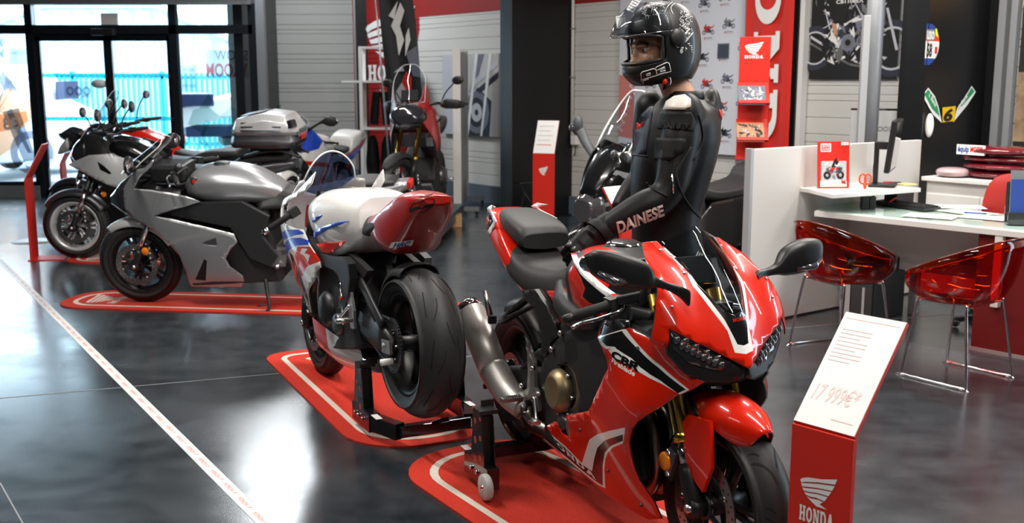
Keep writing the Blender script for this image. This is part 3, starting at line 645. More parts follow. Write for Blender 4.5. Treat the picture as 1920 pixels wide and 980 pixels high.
# ------------------------------------------------------------------ motorcycle building blocks (local frame: x forward from the rear axle, y left, z up)
class Bike:
    def __init__(s, name, label, cat, x, y, yaw, z=0, pitch=0, roll=0):
        s.r = thing(name, label, cat, (x, y, z), rot=(roll, pitch, yaw))
        s.Mw = Matrix.Translation((x, y, z))@Euler((roll, pitch, yaw)).to_matrix().to_4x4(); s.inv = s.Mw.inverted()
        s.o = s.inv@CAM
    def d(s, u, v): return (s.inv.to_3x3()@ray(u, v))
    def un(s, u, v, axis, val):
        d = s.d(u, v); i = 'xyz'.index(axis); t = (val-s.o[i])/d[i]; return s.o+d*t
    def tr(s, surf, pts):
        """photo points -> domain coordinates on a local surface"""
        out = []; hi, lo = (.5, -.1) if surf.ic == 1 else (2.1, .5)
        for u, v in pts:
            d = s.d(u, v)
            def at(c): return s.o+d*((surf.sign*c-s.o[surf.ic])/d[surf.ic])
            def g(c): p = at(c); return c-surf.fn(p[surf.ia], p[surf.ib])
            cs = np.linspace(hi, lo, 90); c1 = None; best = (9, hi); pv = hi
            for c in cs:
                q = g(c)
                if q < best[0]: best = (q, c)
                if q <= 0: c1 = (c, pv); break
                pv = c
            if c1:
                a, b = c1
                for _ in range(24):
                    m = (a+b)/2
                    if g(m) > 0: b = m
                    else: a = m
                c = a
            else: c = best[1]
            p = at(c); out.append((p[surf.ia], p[surf.ib]))
        return out
def tyre(name, root, x, R, W, rr, m='tread', crown=.045, grooves=None, label=None):
    b = MB(); h = W/2; k = R-rr
    prof = [(rr-.012, -h*.62), (rr, -h*.74), (rr+k*.25, -h*.93), (rr+k*.5, -h)]
    for t in np.linspace(-1, 1, 13): prof.append((R-crown*abs(t)**2.2, h*t*.97))
    prof += [(rr+k*.5, h), (rr+k*.25, h*.93), (rr, h*.74), (rr-.012, h*.62)]
    b.lathe(prof, m, 72)
    if grooves:
        def sp(a, t): r = R-crown*abs(t)**2.2+.0008; return Vector((r*math.cos(a), h*t*.97, r*math.sin(a)))
        for a0, pts, w in grooves:
            q = bez(pts, 4)
            for i in range(len(q)-1):
                (a1, t1), (a2, t2) = q[i], q[i+1]; dx, dy = (a2-a1)*R, (t2-t1)*h; L = math.hypot(dx, dy)+1e-9; na, nt = -dy/L*w/R, dx/L*w/h
                b.add([sp(a0+a1+na, t1+nt), sp(a0+a1-na, t1-nt), sp(a0+a2-na, t2-nt), sp(a0+a2+na, t2+nt)], [(0, 1, 2, 3)], 'groove', False)
    return b.build(name, root, loc=(x, 0, R), label=label, fixn=False)
def rim(par, rr, W, n=5, m='black_satin', twin=True, hub=.035, hw=.06, dish=.0):
    b = MB(); w = W*.36
    b.lathe([(rr+.004, -w-.006), (rr+.006, -w), (rr-.004, -w+.004), (rr-.02, -w*.6), (rr-.024, 0), (rr-.02, w*.6), (rr-.004, w-.004), (rr+.006, w), (rr+.004, w+.006), (rr-.012, w), (rr-.034, w*.5), (rr-.036, -w*.5), (rr-.012, -w)], m, 56, closed=True)
    b.lathe([(.012, -hw), (hub, -hw), (hub, hw), (.012, hw)], m, 28, closed=True)
    for k in range(n):
        a = 2*PI*k/n
        for s_ in ((-.13, .13) if twin else (0,)):
            p = Vector((math.cos(a+s_*1.6)*hub*.7, 0, math.sin(a+s_*1.6)*hub*.7)); q = Vector((math.cos(a+s_)*(rr-.028), 0, math.sin(a+s_)*(rr-.028))); d = (q-p).normalized()
            b.tube([p, p+(q-p)*.5, q], [(.02, .013), (.014, .011), (.018, .014)], m, 8, flat=(0, 1, 0))
    return b.build('rim', par)
def disc(par, r, y, m='brake_disc', r0=None, holes=26, carrier='black_satin'):
    r0 = r0 or r*.74; b = MB(); b.lathe([(r0, y-.0025), (r, y-.0025), (r, y+.0025), (r0, y+.0025)], m, 48, closed=True, smooth=False)
    sg = 1 if y > 0 else -1
    for k in range(holes):
        for j, f in enumerate((.82, .93)):
            a = 2*PI*(k+.5*j)/holes; b.lathe([(0, 0), (.0042, 0)], 'dark_gap', 8, (r*f*math.cos(a), y+sg*.0029, r*f*math.sin(a)))
    for k in range(7):
        a = 2*PI*k/7+.3; b.bar((.035*math.cos(a), y*.95, .035*math.sin(a)), ((r0+.006)*math.cos(a+.25), y, (r0+.006)*math.sin(a+.25)), .006, .016, carrier, (0, 1, 0))
        b.lathe([(0, -.004), (.009, -.004), (.009, .004), (0, .004)], 'alu', 10, (r0*math.cos(a+.25), y, r0*math.sin(a+.25)))
    b.lathe([(.02, y-.006), (.042, y-.006), (.042, y+.006), (.02, y+.006)], carrier, 24, closed=True)
    return b.build('brake_disc', par, fixn=False)
def fork(root, top, axle, y, r=.026, up='gold', lo='chrome', body='black_satin', usd=.55, caliper=True, fwd=.0):
    """one telescopic leg from the clamp down to the axle, with its caliper"""
    tp = Vector((top[0], y, top[1])); ax = Vector((axle[0], y, axle[1])); d = (ax-tp); L = d.length; d.normalize()
    b = MB(); m1 = tp+d*L*usd; b.tube([tp, m1-d*.03, m1-d*.028, m1], [r, r, r*1.12, r*1.12], up, 20)
    b.tube([m1, tp+d*L*.83], [r*.8, r*.8], lo, 20)
    b.tube([tp+d*L*.80, tp+d*L*.84, tp+d*L*.95, ax+d*.03], [r*.9, r*1.15, r*1.1, r*.8], body, 16); b.cyl(ax+Vector((0, -.022, 0)), ax+Vector((0, .022, 0)), .03, body)
    sg = 1 if y > 0 else -1; b.cyl(ax, ax+Vector((0, sg*.034, 0)), .014, 'alu', 6)
    o = b.build('fork_leg', root)
    if caliper:
        c = MB(); q = ax-d*.10+Vector((-.085, -sg*.012, .01)); c.box(q, (.05, .055, .12), 'black_satin', (0, .35, 0)); c.box(q+Vector((.0, sg*.02, .0)), (.04, .03, .09), 'gunmetal', (0, .35, 0))
        for z in (-.035, 0, .035): c.cyl(q+Vector((0, sg*.03, z)), q+Vector((0, sg*.042, z)), .01, 'alu', 12)
        c.build('brake_caliper', o, bev=.006)
    return o
def arc_fender(name, root, x, R, gap, w, a0, a1, m, n=26, drop=.05, skirt=None, label=None, tip=1.0):
    """mudguard wrapped over a tyre between two angles (degrees from forward)"""
    b = MB(); secs = []
    for i in range(n+1):
        f = i/n; a = math.radians(a0+(a1-a0)*f); wk = w*(1 if tip >= 1 else min(1, tip+(1-tip)*math.sin(min(f*3, 1)*PI/2)))
        ring = []
        for t in np.linspace(-1, 1, 11):
            r = R+gap-drop*abs(t)**2.4; ring.append((x+r*math.cos(a), wk*math.sin(t*1.35)/math.sin(1.35), R+r*math.sin(a)))
        for t in np.linspace(1, -1, 11):
            r = R+gap-.004-drop*abs(t)**2.4; ring.append((x+r*math.cos(a), (wk-.003)*math.sin(t*1.35)/math.sin(1.35), R+r*math.sin(a)))
        secs.append([Vector(p) for p in ring])
    b.loft(secs, m); return b.build(name, root, label=label)
def hloft(b, secs, m, mfun=None, n=5, caps=(True, True)):
    """secs: (x, [(y,z)...] half profile from the top centre down); mirrored, closed underneath; smooth along the profile"""
    rings = []
    for x, pr in secs:
        h = bez(pr, n); xs = [x]*len(h) if not hasattr(x, '__len__') else list(np.interp(np.linspace(0, 1, len(h)), np.linspace(0, 1, len(x)), x))
        rings.append([Vector((xx, y, z)) for xx, (y, z) in zip(xs, h)]+[Vector((xx, -y, z)) for xx, (y, z) in reversed(list(zip(xs, h))[1:])] if abs(h[-1][0]) > 1e-6 else [Vector((xx, y, z)) for xx, (y, z) in zip(xs, h)]+[Vector((xx, -y, z)) for xx, (y, z) in reversed(list(zip(xs, h))[1:-1])])
    b.loft(rings, m, caps=caps, mfun=mfun); return b
def smooth_secs(secs, n=4):
    """interpolate half-profile sections lengthwise"""
    flat = [[x]+[c for p in pr for c in p] for x, pr in secs]; q = bez(flat, n)
    return [(r[0], [(r[1+2*i], r[2+2*i]) for i in range((len(r)-1)//2)]) for r in q]
def grip(root, p, q, lever=True, sg=1, m='grip', lm='alu', guard=None, weight='black_satin'):
    """bar end p (outer) to q (inner), with its lever"""
    p, q = Vector(p), Vector(q); d = (q-p).normalized(); b = MB(); b.tube([p, p+d*.012, p+d*.014, p+d*.12, p+d*.125, q], [.014, .014, .0175, .0165, .019, .012], m, 16)
    b.cyl(p-d*.03, p, .014, weight, 14); b.box(p+d*.155, (.05, .05, .045), 'black_satin', d.to_track_quat('X', 'Z').to_matrix()); o = b.build('handlebar_grip', root)
    if lever:
        f = Vector((.055, 0, -.012)); c = MB(); c.tube(bez([p+d*.17+f*.5, p+d*.14+f*1.0, p+d*.06+f*1.05, p+d*.0+f*.95, p-d*.02+f*1.05]), [.008, .008, .006, .006, .007], lm, 10); c.ell(p-d*.022+f*1.05, (.008, .008, .008), lm, 10, 8); c.build('lever', o)
    return o
def mirror(root, pts, m='black_satin', glass=True, ind=False):
    """pts: (position, half depth x, half height z) from the stalk out to the housing tip"""
    b = MB(); secs = []
    P = bez([tuple(p)+(a, c) for p, a, c in pts], 5)
    for x, y, z, a, c in P: secs.append([Vector((x+a*math.copysign(abs(math.cos(t))**.62, math.cos(t)), y, z+c*math.copysign(abs(math.sin(t))**.62, math.sin(t)))) for t in np.linspace(0, 2*PI, 21)[:-1]])
    b.loft(secs, m); o = b.build('mirror', root)
    if glass:
        q = pts[-2]; g = MB(); sy = 1 if q[0][1] > 0 else -1; g.ell((q[0][0]-q[1]*.8, q[0][1]-sy*.01, q[0][2]), (.008, .055, q[2]*.8), 'chrome', 18, 8); g.build('mirror_glass', o)
    return o
def chainset(root, x, z, y, r=.10):
    b = MB(); b.lathe([(r*.55, y-.004), (r, y-.004), (r, y+.004), (r*.55, y+.004)], 'black_satin', 44, (x, 0, z), closed=True, smooth=False)
    for k in range(44): a = 2*PI*k/44; b.box((x+(r+.006)*math.cos(a), y, z+(r+.006)*math.sin(a)), (.009, .012, .012), 'gunmetal', (0, -a, 0))
    for k in range(6): a = 2*PI*k/6; b.cyl((x+r*.6*math.cos(a), y-.006, z+r*.6*math.sin(a)), (x+r*.6*math.cos(a), y+.012, z+r*.6*math.sin(a)), .008, 'alu', 8); b.bar((x, y, z), (x+r*.75*math.cos(a), y, z+r*.75*math.sin(a)), .008, .03, 'black_satin', (0, 1, 0))
    return b.build('sprocket', root)
def engine_block(root, pts, w, m='black_matte'):
    b = MB(); b.prism(pts, (0, 2*w, 0), m, (0, -w, 0)); return b.build('engine', root, bev=.02)
def swingarm(root, axle, pivot, w=.10, h=.07, m='black_satin', brace=False):
    b = MB()
    for sg in (-1, 1):
        a = Vector((axle[0]-.05, sg*w, axle[1])); p = Vector((pivot[0], sg*w*.75, pivot[1])); b.tube([a, a+(p-a)*.25, p], [(.02, h*.42), (.022, h*.62), (.03, h*.9)], m, 10, flat=(0, 1, 0))
        if brace: c = a+(p-a)*.55+Vector((0, 0, .12)); b.tube([a+(p-a)*.2, c, p+Vector((-.03, 0, .06))], [(.014, .022), (.016, .025), (.016, .025)], m, 8, flat=(0, 1, 0))
    b.bar((pivot[0]-.10, -w, pivot[1]+.0), (pivot[0]-.10, w, pivot[1]), .06, h*1.2, m)
    return b.build('swingarm', root)

def cast(Bk, u, v, obj):
    """photo point dropped onto a part of a bike (local frame)"""
    ok, loc, nrm, _ = obj.ray_cast(Bk.o, Bk.d(u, v)); return (loc, nrm) if ok else None
def cast_text(Bk, obj, txt, p0, p1, p2, m, name, bold=.03, shear=0, off=.003):
    """flat lettering following a curved part, corner points given as photo points"""
    vs, fs, tw, th = textmesh(txt, bold, shear); p0, p1, p2 = (np.array(p, float) for p in (p0, p1, p2)); h = [cast(Bk, *(p0+(p1-p0)*x/tw+(p2-p0)*y/th), obj) for x, y in vs]
    fs = [f for f in fs if all(h[i] for i in f)]; used = sorted({i for f in fs for i in f}); mp = {i: k for k, i in enumerate(used)}
    if not used: return
    b = MB(); b.add([h[i][0]+h[i][1]*off for i in used], [[mp[i] for i in f] for f in fs], m, False); return b.build(name, obj, fixn=False)
def cast_quad(Bk, obj, pts, m, name, off=.0015, n=8):
    """four sided sticker following a curved part"""
    q = [np.array(p, float) for p in pts]; g = []
    for j in range(n+1):
        for i in range(n+1): s_, t_ = i/n, j/n; g.append(cast(Bk, *((q[0]*(1-s_)+q[1]*s_)*(1-t_)+(q[3]*(1-s_)+q[2]*s_)*t_), obj))
    fs = [(j*(n+1)+i, j*(n+1)+i+1, (j+1)*(n+1)+i+1, (j+1)*(n+1)+i) for j in range(n) for i in range(n)]; fs = [f for f in fs if all(g[i] for i in f)]; used = sorted({i for f in fs for i in f}); mp = {i: k for k, i in enumerate(used)}
    if not used: return
    b = MB(); b.add([g[i][0]+g[i][1]*off for i in used], [[mp[i] for i in f] for f in fs], m, True); return b.build(name, obj, fixn=False)
# ------------------------------------------------------------------ red sports bike in the foreground
H = Bike('sport_motorcycle', 'glossy red sports motorcycle with a black and white striped fairing, nearest the camera', 'motorcycle', .0913, 4.345, -1.16, .0322, .0178)
R = H.r
AXF = 1.385
grv = []
for k in range(11):
    a = 2*PI*k/11
    for s in (-1, 1): grv.append((a+(.14 if s > 0 else 0), [(-.02, .12*s), (.10, .30*s), (.20, .60*s), (.24, .84*s)], .0028)); grv.append((a+.28, [(0, .48*s), (.05, .66*s), (.06, .8*s)], .0022))
fw = tyre('front_wheel', R, AXF, .300, .122, .218, 'tread', grooves=grv, label='black grooved front tyre')
rim(fw, .218, .122, 5, 'black_satin')
for y in (-.075, .075): disc(fw, .16, y)
for y in (-.105, .105): fork(R, (1.12, .90), (AXF, .30), y, .0275, usd=.70)
b = MB(); b.bar((1.235, -.13, .70), (1.235, .13, .70), .07, .04, 'black_satin'); b.bar((1.17, -.13, .86), (1.17, .13, .86), .07, .03, 'black_satin'); b.build('fork_clamp', R, bev=.006)
# front mudguard with fork covers
f = arc_fender('front_mudguard', R, AXF, .300, .045, .084, 56, 118, 'red_paint', drop=.082, tip=.45)
sfl = Surf('xz', TPS([(1.2, .3, .112), (1.5, .3, .108), (1.2, .6, .112), (1.5, .6, .085), (1.35, .45, .118), (1.32, .36, .118)]), -1)
o_ = H.tr(sfl, [(1276, 796), (1290, 778), (1330, 790), (1332, 812), (1333, 850), (1333, 879), (1317, 923), (1290, 884), (1280, 840)])
for sg in (-1, 1): b = MB(); b.panel(Surf('xz', sfl.fn, sg), o_, 'red_paint', thick=.012, mirror=False); b.build('fork_cover', R, bev=.002)
for sg in (-1, 1):
    b = MB(); b.ell((1.30, sg*.078, .585), (.05, .012, .016), 'black_satin', 16, 8, (0, .35, 0)); b.build('mudguard_insert', R); b = MB(); b.cyl((1.345, sg*.116, .37), (1.345, sg*.128, .37), .008, 'alu', 10); b.build('mudguard_bolt', R)
for sg in (-1, 1):
    o = MB().lathe([(0, .012), (.024, .010), (.030, .004), (.030, -.006), (0, -.006)] if sg > 0 else [(0, -.012), (.024, -.010), (.030, -.004), (.030, .006), (0, .006)], 'amber', 24).build('side_reflector', R, loc=(1.245, sg*.128, .40)); o['label'] = 'round amber reflector'
# side fairing surface
wpts = [(.35, .18, .13), (.6, .16, .14), (.9, .15, .155), (1.2, .2, .145), (.5, .3, .165), (.8, .35, .20), (1.1, .35, .205), (1.2, .3, .17), (.6, .5, .2), (.85, .55, .235), (1.1, .55, .25), (1.25, .6, .24), (.85, .75, .215), (1.05, .75, .24), (1.2, .72, .225), (1.415, .70, .115), (1.37, .665, .135), (1.365, .82, .205), (1.3, .75, .19), (1.0, .86, .19), (1.2, .86, .205), (.7, .7, .20)]
SF = Surf('xz', TPS(wpts), -1)
out = [(1120, 632), (1126, 612), (1133, 600), (1157, 598), (1181, 600), (1181, 614), (1200, 624), (1221, 636), (1236, 640), (1252, 655), (1278, 690), (1300, 707), (1320, 716), (1290, 734), (1269, 741), (1235, 765), (1213, 778), (1196, 790), (1186, 803), (1180, 827), (1184, 855), (1190, 878), (1199, 900), (1212, 920), (1226, 940), (1240, 972), (1217, 974), (1199, 965), (1168, 947), (1132, 923), (1098, 893), (1065, 863), (1040, 842), (1017, 824), (1020, 801), (1041, 789), (1050, 797), (1054, 811), (1066, 818), (1067, 803), (1061, 779), (1082, 774), (1103, 770), (1108, 762), (1125, 722), (1140, 690), (1138, 674), (1129, 652)]
trp = lambda p: H.tr(SF, p)
g = [(trp([(1126, 612), (1133, 600), (1157, 598), (1181, 600), (1181, 614), (1168, 617), (1124, 630)]), 'black_gloss'),
     (trp([(1121, 632), (1168, 617), (1174, 617), (1206, 656), (1240, 686), (1292, 730), (1277, 740), (1240, 719), (1200, 698), (1176, 686), (1151, 654), (1136, 654), (1124, 643)]), 'white_paint'),
     (trp([(1124, 633), (1166, 620), (1201, 659), (1236, 690), (1286, 730), (1271, 737), (1238, 713), (1203, 690), (1180, 680), (1153, 650), (1137, 648)]), 'black_gloss'),
     (trp([(1140, 656), (1150, 653), (1158, 655), (1185, 672), (1208, 695), (1200, 698), (1172, 684), (1150, 668)]), 'white_paint'),
     (trp([(1022, 804), (1060, 836), (1091, 868), (1105, 824), (1118, 815), (1140, 808), (1172, 801), (1171, 812), (1168, 831), (1150, 838), (1140, 848), (1135, 860), (1133, 880), (1135, 915), (1122, 909), (1017, 824)]), 'white_paint'),
     (trp([(1024, 809), (1060, 840), (1092, 871), (1110, 883), (1114, 860), (1120, 839), (1134, 825), (1168, 814), (1168, 826), (1145, 836), (1134, 848), (1130, 872), (1130, 910), (1120, 904), (1060, 855), (1021, 822)]), 'black_gloss')]
for sg in (-1, 1):
    b = MB(); b.panel(Surf('xz', SF.fn, sg), trp(out), 'red_paint', g, h=.03, thick=.006, mirror=False, edge='black_satin')
    # lettering laid on the panel
    def lay(txt, p0, p1, p2, m, bold=0, off=.0012, font=None):
        q0, q1, q2 = [np.array(p) for p in trp([p0, p1, p2])]
        if txt == 'HONDA':
            T = MB(); honda(T, 1, 1, m, (0, 0, 0), ((1, 0, 0), (0, 1, 0)), 0); vs = [(v[0], v[1]) for v in T.v]; fs = T.f; tw = th = 1
        else: vs, fs, tw, th = textmesh(txt, bold)
        S = Surf('xz', SF.fn, sg); flip = (lambda x: 1-x) if sg > 0 else (lambda x: x)
        pts = [q0+(q1-q0)*flip(x/tw)+(q2-q0)*(y/th) for x, y in vs]
        b.add([S.pt(p[0], p[1], off) for p in pts], fs, m, False)
    lay('HONDA', (1029, 822), (1119, 900), (1026, 812), 'white_paint')
    lay('CBR', (1146, 668), (1199, 697), (1150, 655), 'black_gloss', .05, .0016); lay('Fireblade', (1147, 678), (1190, 705), (1149, 670), 'white_paint', .03)
    for px in ((1088, 806), (1141, 882), (1203, 946), (1197, 652)):
        q = trp([px])[0]; c = Surf('xz', SF.fn, sg).pt(q[0], q[1], .001); b.cyl(c, c+Vector((0, sg*.004, 0)), .006, 'gunmetal', 10)
    b.build('side_fairing', R, fixn=False, label='red side fairing with black and white stripes')
# nose cowl and screen
def sym(p): return p+[(-a, z, x) for a, z, x in p if a]
NC = TPS(sym([(0, .74, 1.475), (0, .80, 1.445), (0, .895, 1.395), (0, 1.0, 1.295), (0, 1.118, 1.15), (.06, .71, 1.45), (.06, .8, 1.425), (.06, .9, 1.365), (.06, 1.0, 1.265), (.06, 1.09, 1.14), (.12, .70, 1.42), (.12, .8, 1.405), (.12, .9, 1.345), (.12, 1.0, 1.23), (.14, 1.06, 1.09), (.20, .72, 1.37), (.21, .82, 1.36), (.205, .90, 1.325), (.20, .974, 1.265), (.18, 1.05, 1.11), (.24, .82, 1.32), (.24, .95, 1.25)]))
NS = Surf('yz', NC); trn = lambda p: H.tr(NS, p)
def symout(px, c0, c1, amin=.0):
    """right half traced, closed with its mirror image; c0/c1: end points snapped to the middle"""
    q = trn(px); q = [(min(a, -amin), z) for a, z in q]
    if c0: q[0] = (0, q[0][1])
    if c1: q[-1] = (0, q[-1][1])
    return q+[(-a, z) for a, z in reversed(q) if abs(a) > 1e-4]
cow = symout([(1388, 589), (1361, 586), (1335, 560), (1308, 533), (1296, 516), (1262, 482), (1232, 452), (1205, 455), (1212, 491), (1226, 508), (1233, 530), (1230, 566), (1224, 616), (1220, 640), (1252, 652), (1254, 616), (1277, 628), (1315, 646), (1375, 676), (1413, 690)], 1, 1)
wst = symout([(1388, 589), (1361, 586), (1308, 533), (1296, 516), (1289, 511), (1292, 522), (1299, 536), (1329, 574), (1364, 620), (1397, 660), (1407, 662)], 1, 1, .032)
bst = symout([(1388, 589), (1361, 586), (1308, 534), (1305, 533), (1330, 562), (1359, 600), (1392, 645), (1403, 646)], 1, 1, .019)
b = MB(); b.panel(NS, cow, 'red_paint', [(wst, 'white_paint'), (bst, 'black_gloss')], h=.022, thick=.006, mirror=False, edge='black_satin')
q0, q1, q2 = [np.array(p) for p in trn([(1374, 603), (1400, 597), (1373, 597)])]; T = MB(); honda(T, 1, 1, 'red_paint', (0, 0, 0), ((1, 0, 0), (0, 1, 0)), 0)
b.add([NS.pt(*(q0+(q1-q0)*v[0]+(q2-q0)*v[1]), .001) for v in T.v], T.f, 'red_paint', False)
for px in ((1238, 469), (1283, 512), (1243, 539), (1260, 575)):
    q = trn([px])[0]
    for sg in (1, -1): c = NS.pt(q[0]*sg, q[1], .0); b.ell(c, (.005, .005, .005), 'alu', 10, 6)
b.build('nose_cowl', R, fixn=False, label='red nose cowl with a white edged black centre panel')
SCF = TPS(sym([(0, .88, 1.41), (0, .895, 1.398), (0, 1.0, 1.30), (0, 1.118, 1.155), (.06, .90, 1.37), (.06, 1.0, 1.27), (.06, 1.09, 1.145), (.10, .97, 1.28), (.10, 1.04, 1.18), (.13, 1.05, 1.115), (.14, 1.0, 1.21)]))
scr = symout([(1311, 420), (1232, 452), (1262, 482), (1296, 516), (1308, 533), (1335, 560), (1361, 586), (1388, 590)], 1, 1)
b = MB(); S2 = Surf('yz', lambda a, z: SCF(a, z)+.003); b.panel(S2, scr, 'screen_smoke', h=.02, thick=.003, mirror=False)
b.tube([S2.pt(a, z) for a, z in scr if z > .98 or True][0:1]+[S2.pt(a, z, .0) for a, z in symout([(1311, 420), (1270, 437), (1232, 452)], 1, 0)[:3]], .0012, 'alu', 6)
b.build('windscreen', R, fixn=False, label='smoked clear windscreen')
# headlights set back in black surrounds
def half(px, sg, back, name, par, m, h=.02, th=.01, extra=None):
    S = Surf('yz', lambda a, z: NC(a, z)-back); q = [(min(a, -.004)*(1 if sg < 0 else -1), z) for a, z in trn(px)]
    b = MB(); b.panel(S, q, m, h=h, thick=th, mirror=False)
    if extra: extra(b, S, sg)
    return b.build(name, par, fixn=False)
def leds(b, S, sg):
    for i, (u, v) in enumerate(((1274, 640), (1284, 650), (1294, 655), (1304, 661), (1314, 666), (1324, 672), (1334, 677), (1345, 682), (1357, 687), (1290, 642), (1310, 653), (1330, 664), (1350, 675))):
        q = trn([(u, v)])[0]; c = S.pt(min(q[0], -.01)*(1 if sg < 0 else -1), q[1], .002); b.ell(c, (.008, .011, .012), 'lens', 12, 8); b.box(c+Vector((.004, 0, .012)), (.006, .010, .0035), 'chrome', (0, .5, .6*sg))
for sg in (-1, 1):
    sur = half([(1246, 606), (1262, 612), (1315, 642), (1375, 672), (1413, 690), (1405, 712), (1370, 722), (1325, 718), (1290, 703), (1258, 668)], sg, .018, 'headlight_surround', R, 'black_satin')
    half([(1256, 618), (1277, 630), (1315, 648), (1375, 678), (1378, 682), (1356, 698), (1330, 692), (1296, 683), (1267, 653)], sg, .014, 'headlight', sur, 'lamp_dark', extra=leds)
# dark inner structure: radiator, ducts, lower beak
b = MB(); hloft(b, [(1.38, [(0, .735), (.05, .725), (.07, .70), (.05, .675), (0, .67)]), (1.30, [(0, .75), (.11, .74), (.14, .70), (.11, .66), (0, .64)]), (1.16, [(0, .80), (.16, .78), (.19, .70), (.15, .64), (0, .62)]), (1.0, [(0, .84), (.16, .80), (.18, .70), (.14, .60), (0, .60)])], 'black_satin'); b.build('intake_duct', R)
b = MB(); b.box((1.02, 0, .50), (.06, .34, .46), 'dark_gap', (0, -.25, 0)); b.box((.99, 0, .25), (.1, .26, .16), 'dark_gap'); 
for k in range(14): b.box((1.055+.0, -.15+.023*k, .5), (.012, .006, .40), 'black_satin', (0, -.25, 0))
b.build('radiator', R)
b = MB()
for y in (-.10, -.035, .035, .10): b.tube(bez([(.92, y, .52), (1.10, y, .50), (1.13, y*.9, .36), (1.08, y*.8, .24), (.95, y*.6, .19), (.8, y*.4, .18)]), .021, 'steel_dark', 12)
b.build('exhaust_header', R)
eng = engine_block(R, [(.40, .20), (.98, .17), (1.0, .45), (.95, .66), (.70, .78), (.50, .66), (.42, .42)], .15, 'black_matte')
# frame spar cover and engine covers
FS = Surf('xz', TPS([(.4, .4, .155), (.6, .4, .165), (.9, .45, .165), (.45, .65, .15), (.7, .65, .17), (.95, .7, .17), (.7, .8, .165), (.95, .85, .155), (.5, .3, .13), (1.2, .85, .15), (1.2, .6, .16)]), -1)
sp = H.tr(FS, [(1074, 614), (1052, 628), (1037, 643), (1024, 662), (1015, 688), (1011, 712), (1011, 745), (1017, 774), (1030, 792), (1060, 800), (1108, 775), (1130, 725), (1146, 690), (1150, 660), (1150, 628), (1140, 600), (1215, 600), (1225, 585), (1170, 572), (1120, 580), (1095, 598)])
hole = H.tr(FS, [(1046, 684), (1062, 678), (1078, 700), (1088, 740), (1080, 768), (1058, 762), (1040, 735)])
gs = [(H.tr(FS, [(1060, 640), (1072, 632), (1082, 640), (1084, 672), (1070, 684), (1058, 676)]), 'black_satin'), (H.tr(FS, [(1102, 642), (1126, 634), (1138, 676), (1110, 664)]), 'black_satin')]
for sg in (-1, 1):
    b = MB(); b.panel(Surf('xz', FS.fn, sg), sp, 'black_frame', gs, thick=.02, mirror=False, holes=[hole]); b.build('frame_cover', R, fixn=False)
cc = H.un(1040, 734, 'y', -.185)
for sg in (-1, 1):
    c = Vector((cc.x, sg*.15, cc.z)); b = MB(); pr = [(.082, 0), (.085, .012), (.078, .03), (.062, .046), (.056, .05), (.052, .048), (0, .048)]
    b.lathe([(r, sg*h) for r, h in pr], 'bronze', 24); b.lathe([(.104, -.01*sg), (.106, .006*sg), (.08, .012*sg)], 'bronze', 20, (.05, 0, .03)); b.lathe([(.05, -.01*sg), (.05, .02*sg), (.04, .028*sg), (0, .028*sg)], 'cast_alu', 20, (.12, 0, -.10))
    for k in range(7): a = k*.9; b.cyl((.092*math.cos(a), 0, .092*math.sin(a)), (.092*math.cos(a), sg*.016, .092*math.sin(a)), .007, 'alu', 8)
    b.build('clutch_cover' if sg < 0 else 'generator_cover', R, loc=c)
c = H.un(1059, 790, 'y', -.165); b = MB(); b.lathe([(.030, .02), (.030, -.012), (.024, -.018), (0, -.018)], 'gunmetal', 20, c); b.lathe([(.034, .01), (.034, -.004)], 'black_satin', 20, c); b.build('oil_filler_cap', R)
# tank
ts = smooth_secs([(.515, [(0, .905), (.05, .90), (.085, .86), (.085, .80), (.075, .72)]), (.56, [(0, .95), (.08, .94), (.13, .88), (.125, .80), (.105, .72)]), (.62, [(0, .975), (.095, .96), (.168, .89), (.16, .80), (.13, .72)]), (.70, [(0, .985), (.10, .975), (.185, .91), (.185, .84), (.15, .72)]), (.80, [(0, .99), (.10, .98), (.18, .92), (.195, .85), (.16, .72)]), (.92, [(0, .975), (.09, .96), (.15, .91), (.17, .85), (.15, .72)])], 4)
def tm(i, k):
    kk = k if k <= 20 else 41-k
    return 'black_satin' if (i >= 12 and kk < 5) or (i < 11 and kk > 6) else 'red_paint'
b = MB(); hloft(b, ts, 'red_paint', mfun=tm, n=5); b.build('fuel_tank', R, label='red fuel tank with a black top cover')
b = MB(); b.lathe([(0, .013), (.045, .013), (.052, .01), (.060, .004), (.066, 0), (.066, -.012)], 'black_satin', 32, axis='z'); b.lathe([(.048, .0135), (.058, .011), (.062, .006)], 'chrome', 32, axis='z'); cp = H.un(1178, 456, 'z', .992); b.build('fuel_cap', R, loc=(cp.x, 0, .988), rot=(0, .03, 0), label='chrome ringed fuel cap')
TS = Surf('xz', TPS([(.35, .87, .085), (.42, .88, .115), (.55, .9, .16), (.7, .9, .19), (.85, .87, .20), (.95, .86, .18), (.85, .8, .205), (.6, .8, .175), (.45, .8, .13), (.35, .78, .09), (.55, .74, .14), (.8, .74, .18)]), -1)
to = H.tr(TS, [(1072, 474), (1078, 488), (1090, 504), (1110, 523), (1135, 543), (1158, 560), (1150, 572), (1126, 576), (1106, 572), (1090, 556), (1095, 541), (1088, 520), (1078, 498)])
tb = H.tr(TS, [(1076, 490), (1090, 513), (1110, 532), (1133, 551), (1151, 563), (1146, 569), (1126, 572), (1108, 568), (1094, 555), (1099, 540), (1091, 520)])
tw = H.tr(TS, [(1073, 476), (1079, 488), (1091, 504), (1111, 523), (1136, 543), (1157, 560), (1151, 564), (1133, 551), (1110, 532), (1090, 513), (1077, 492)])
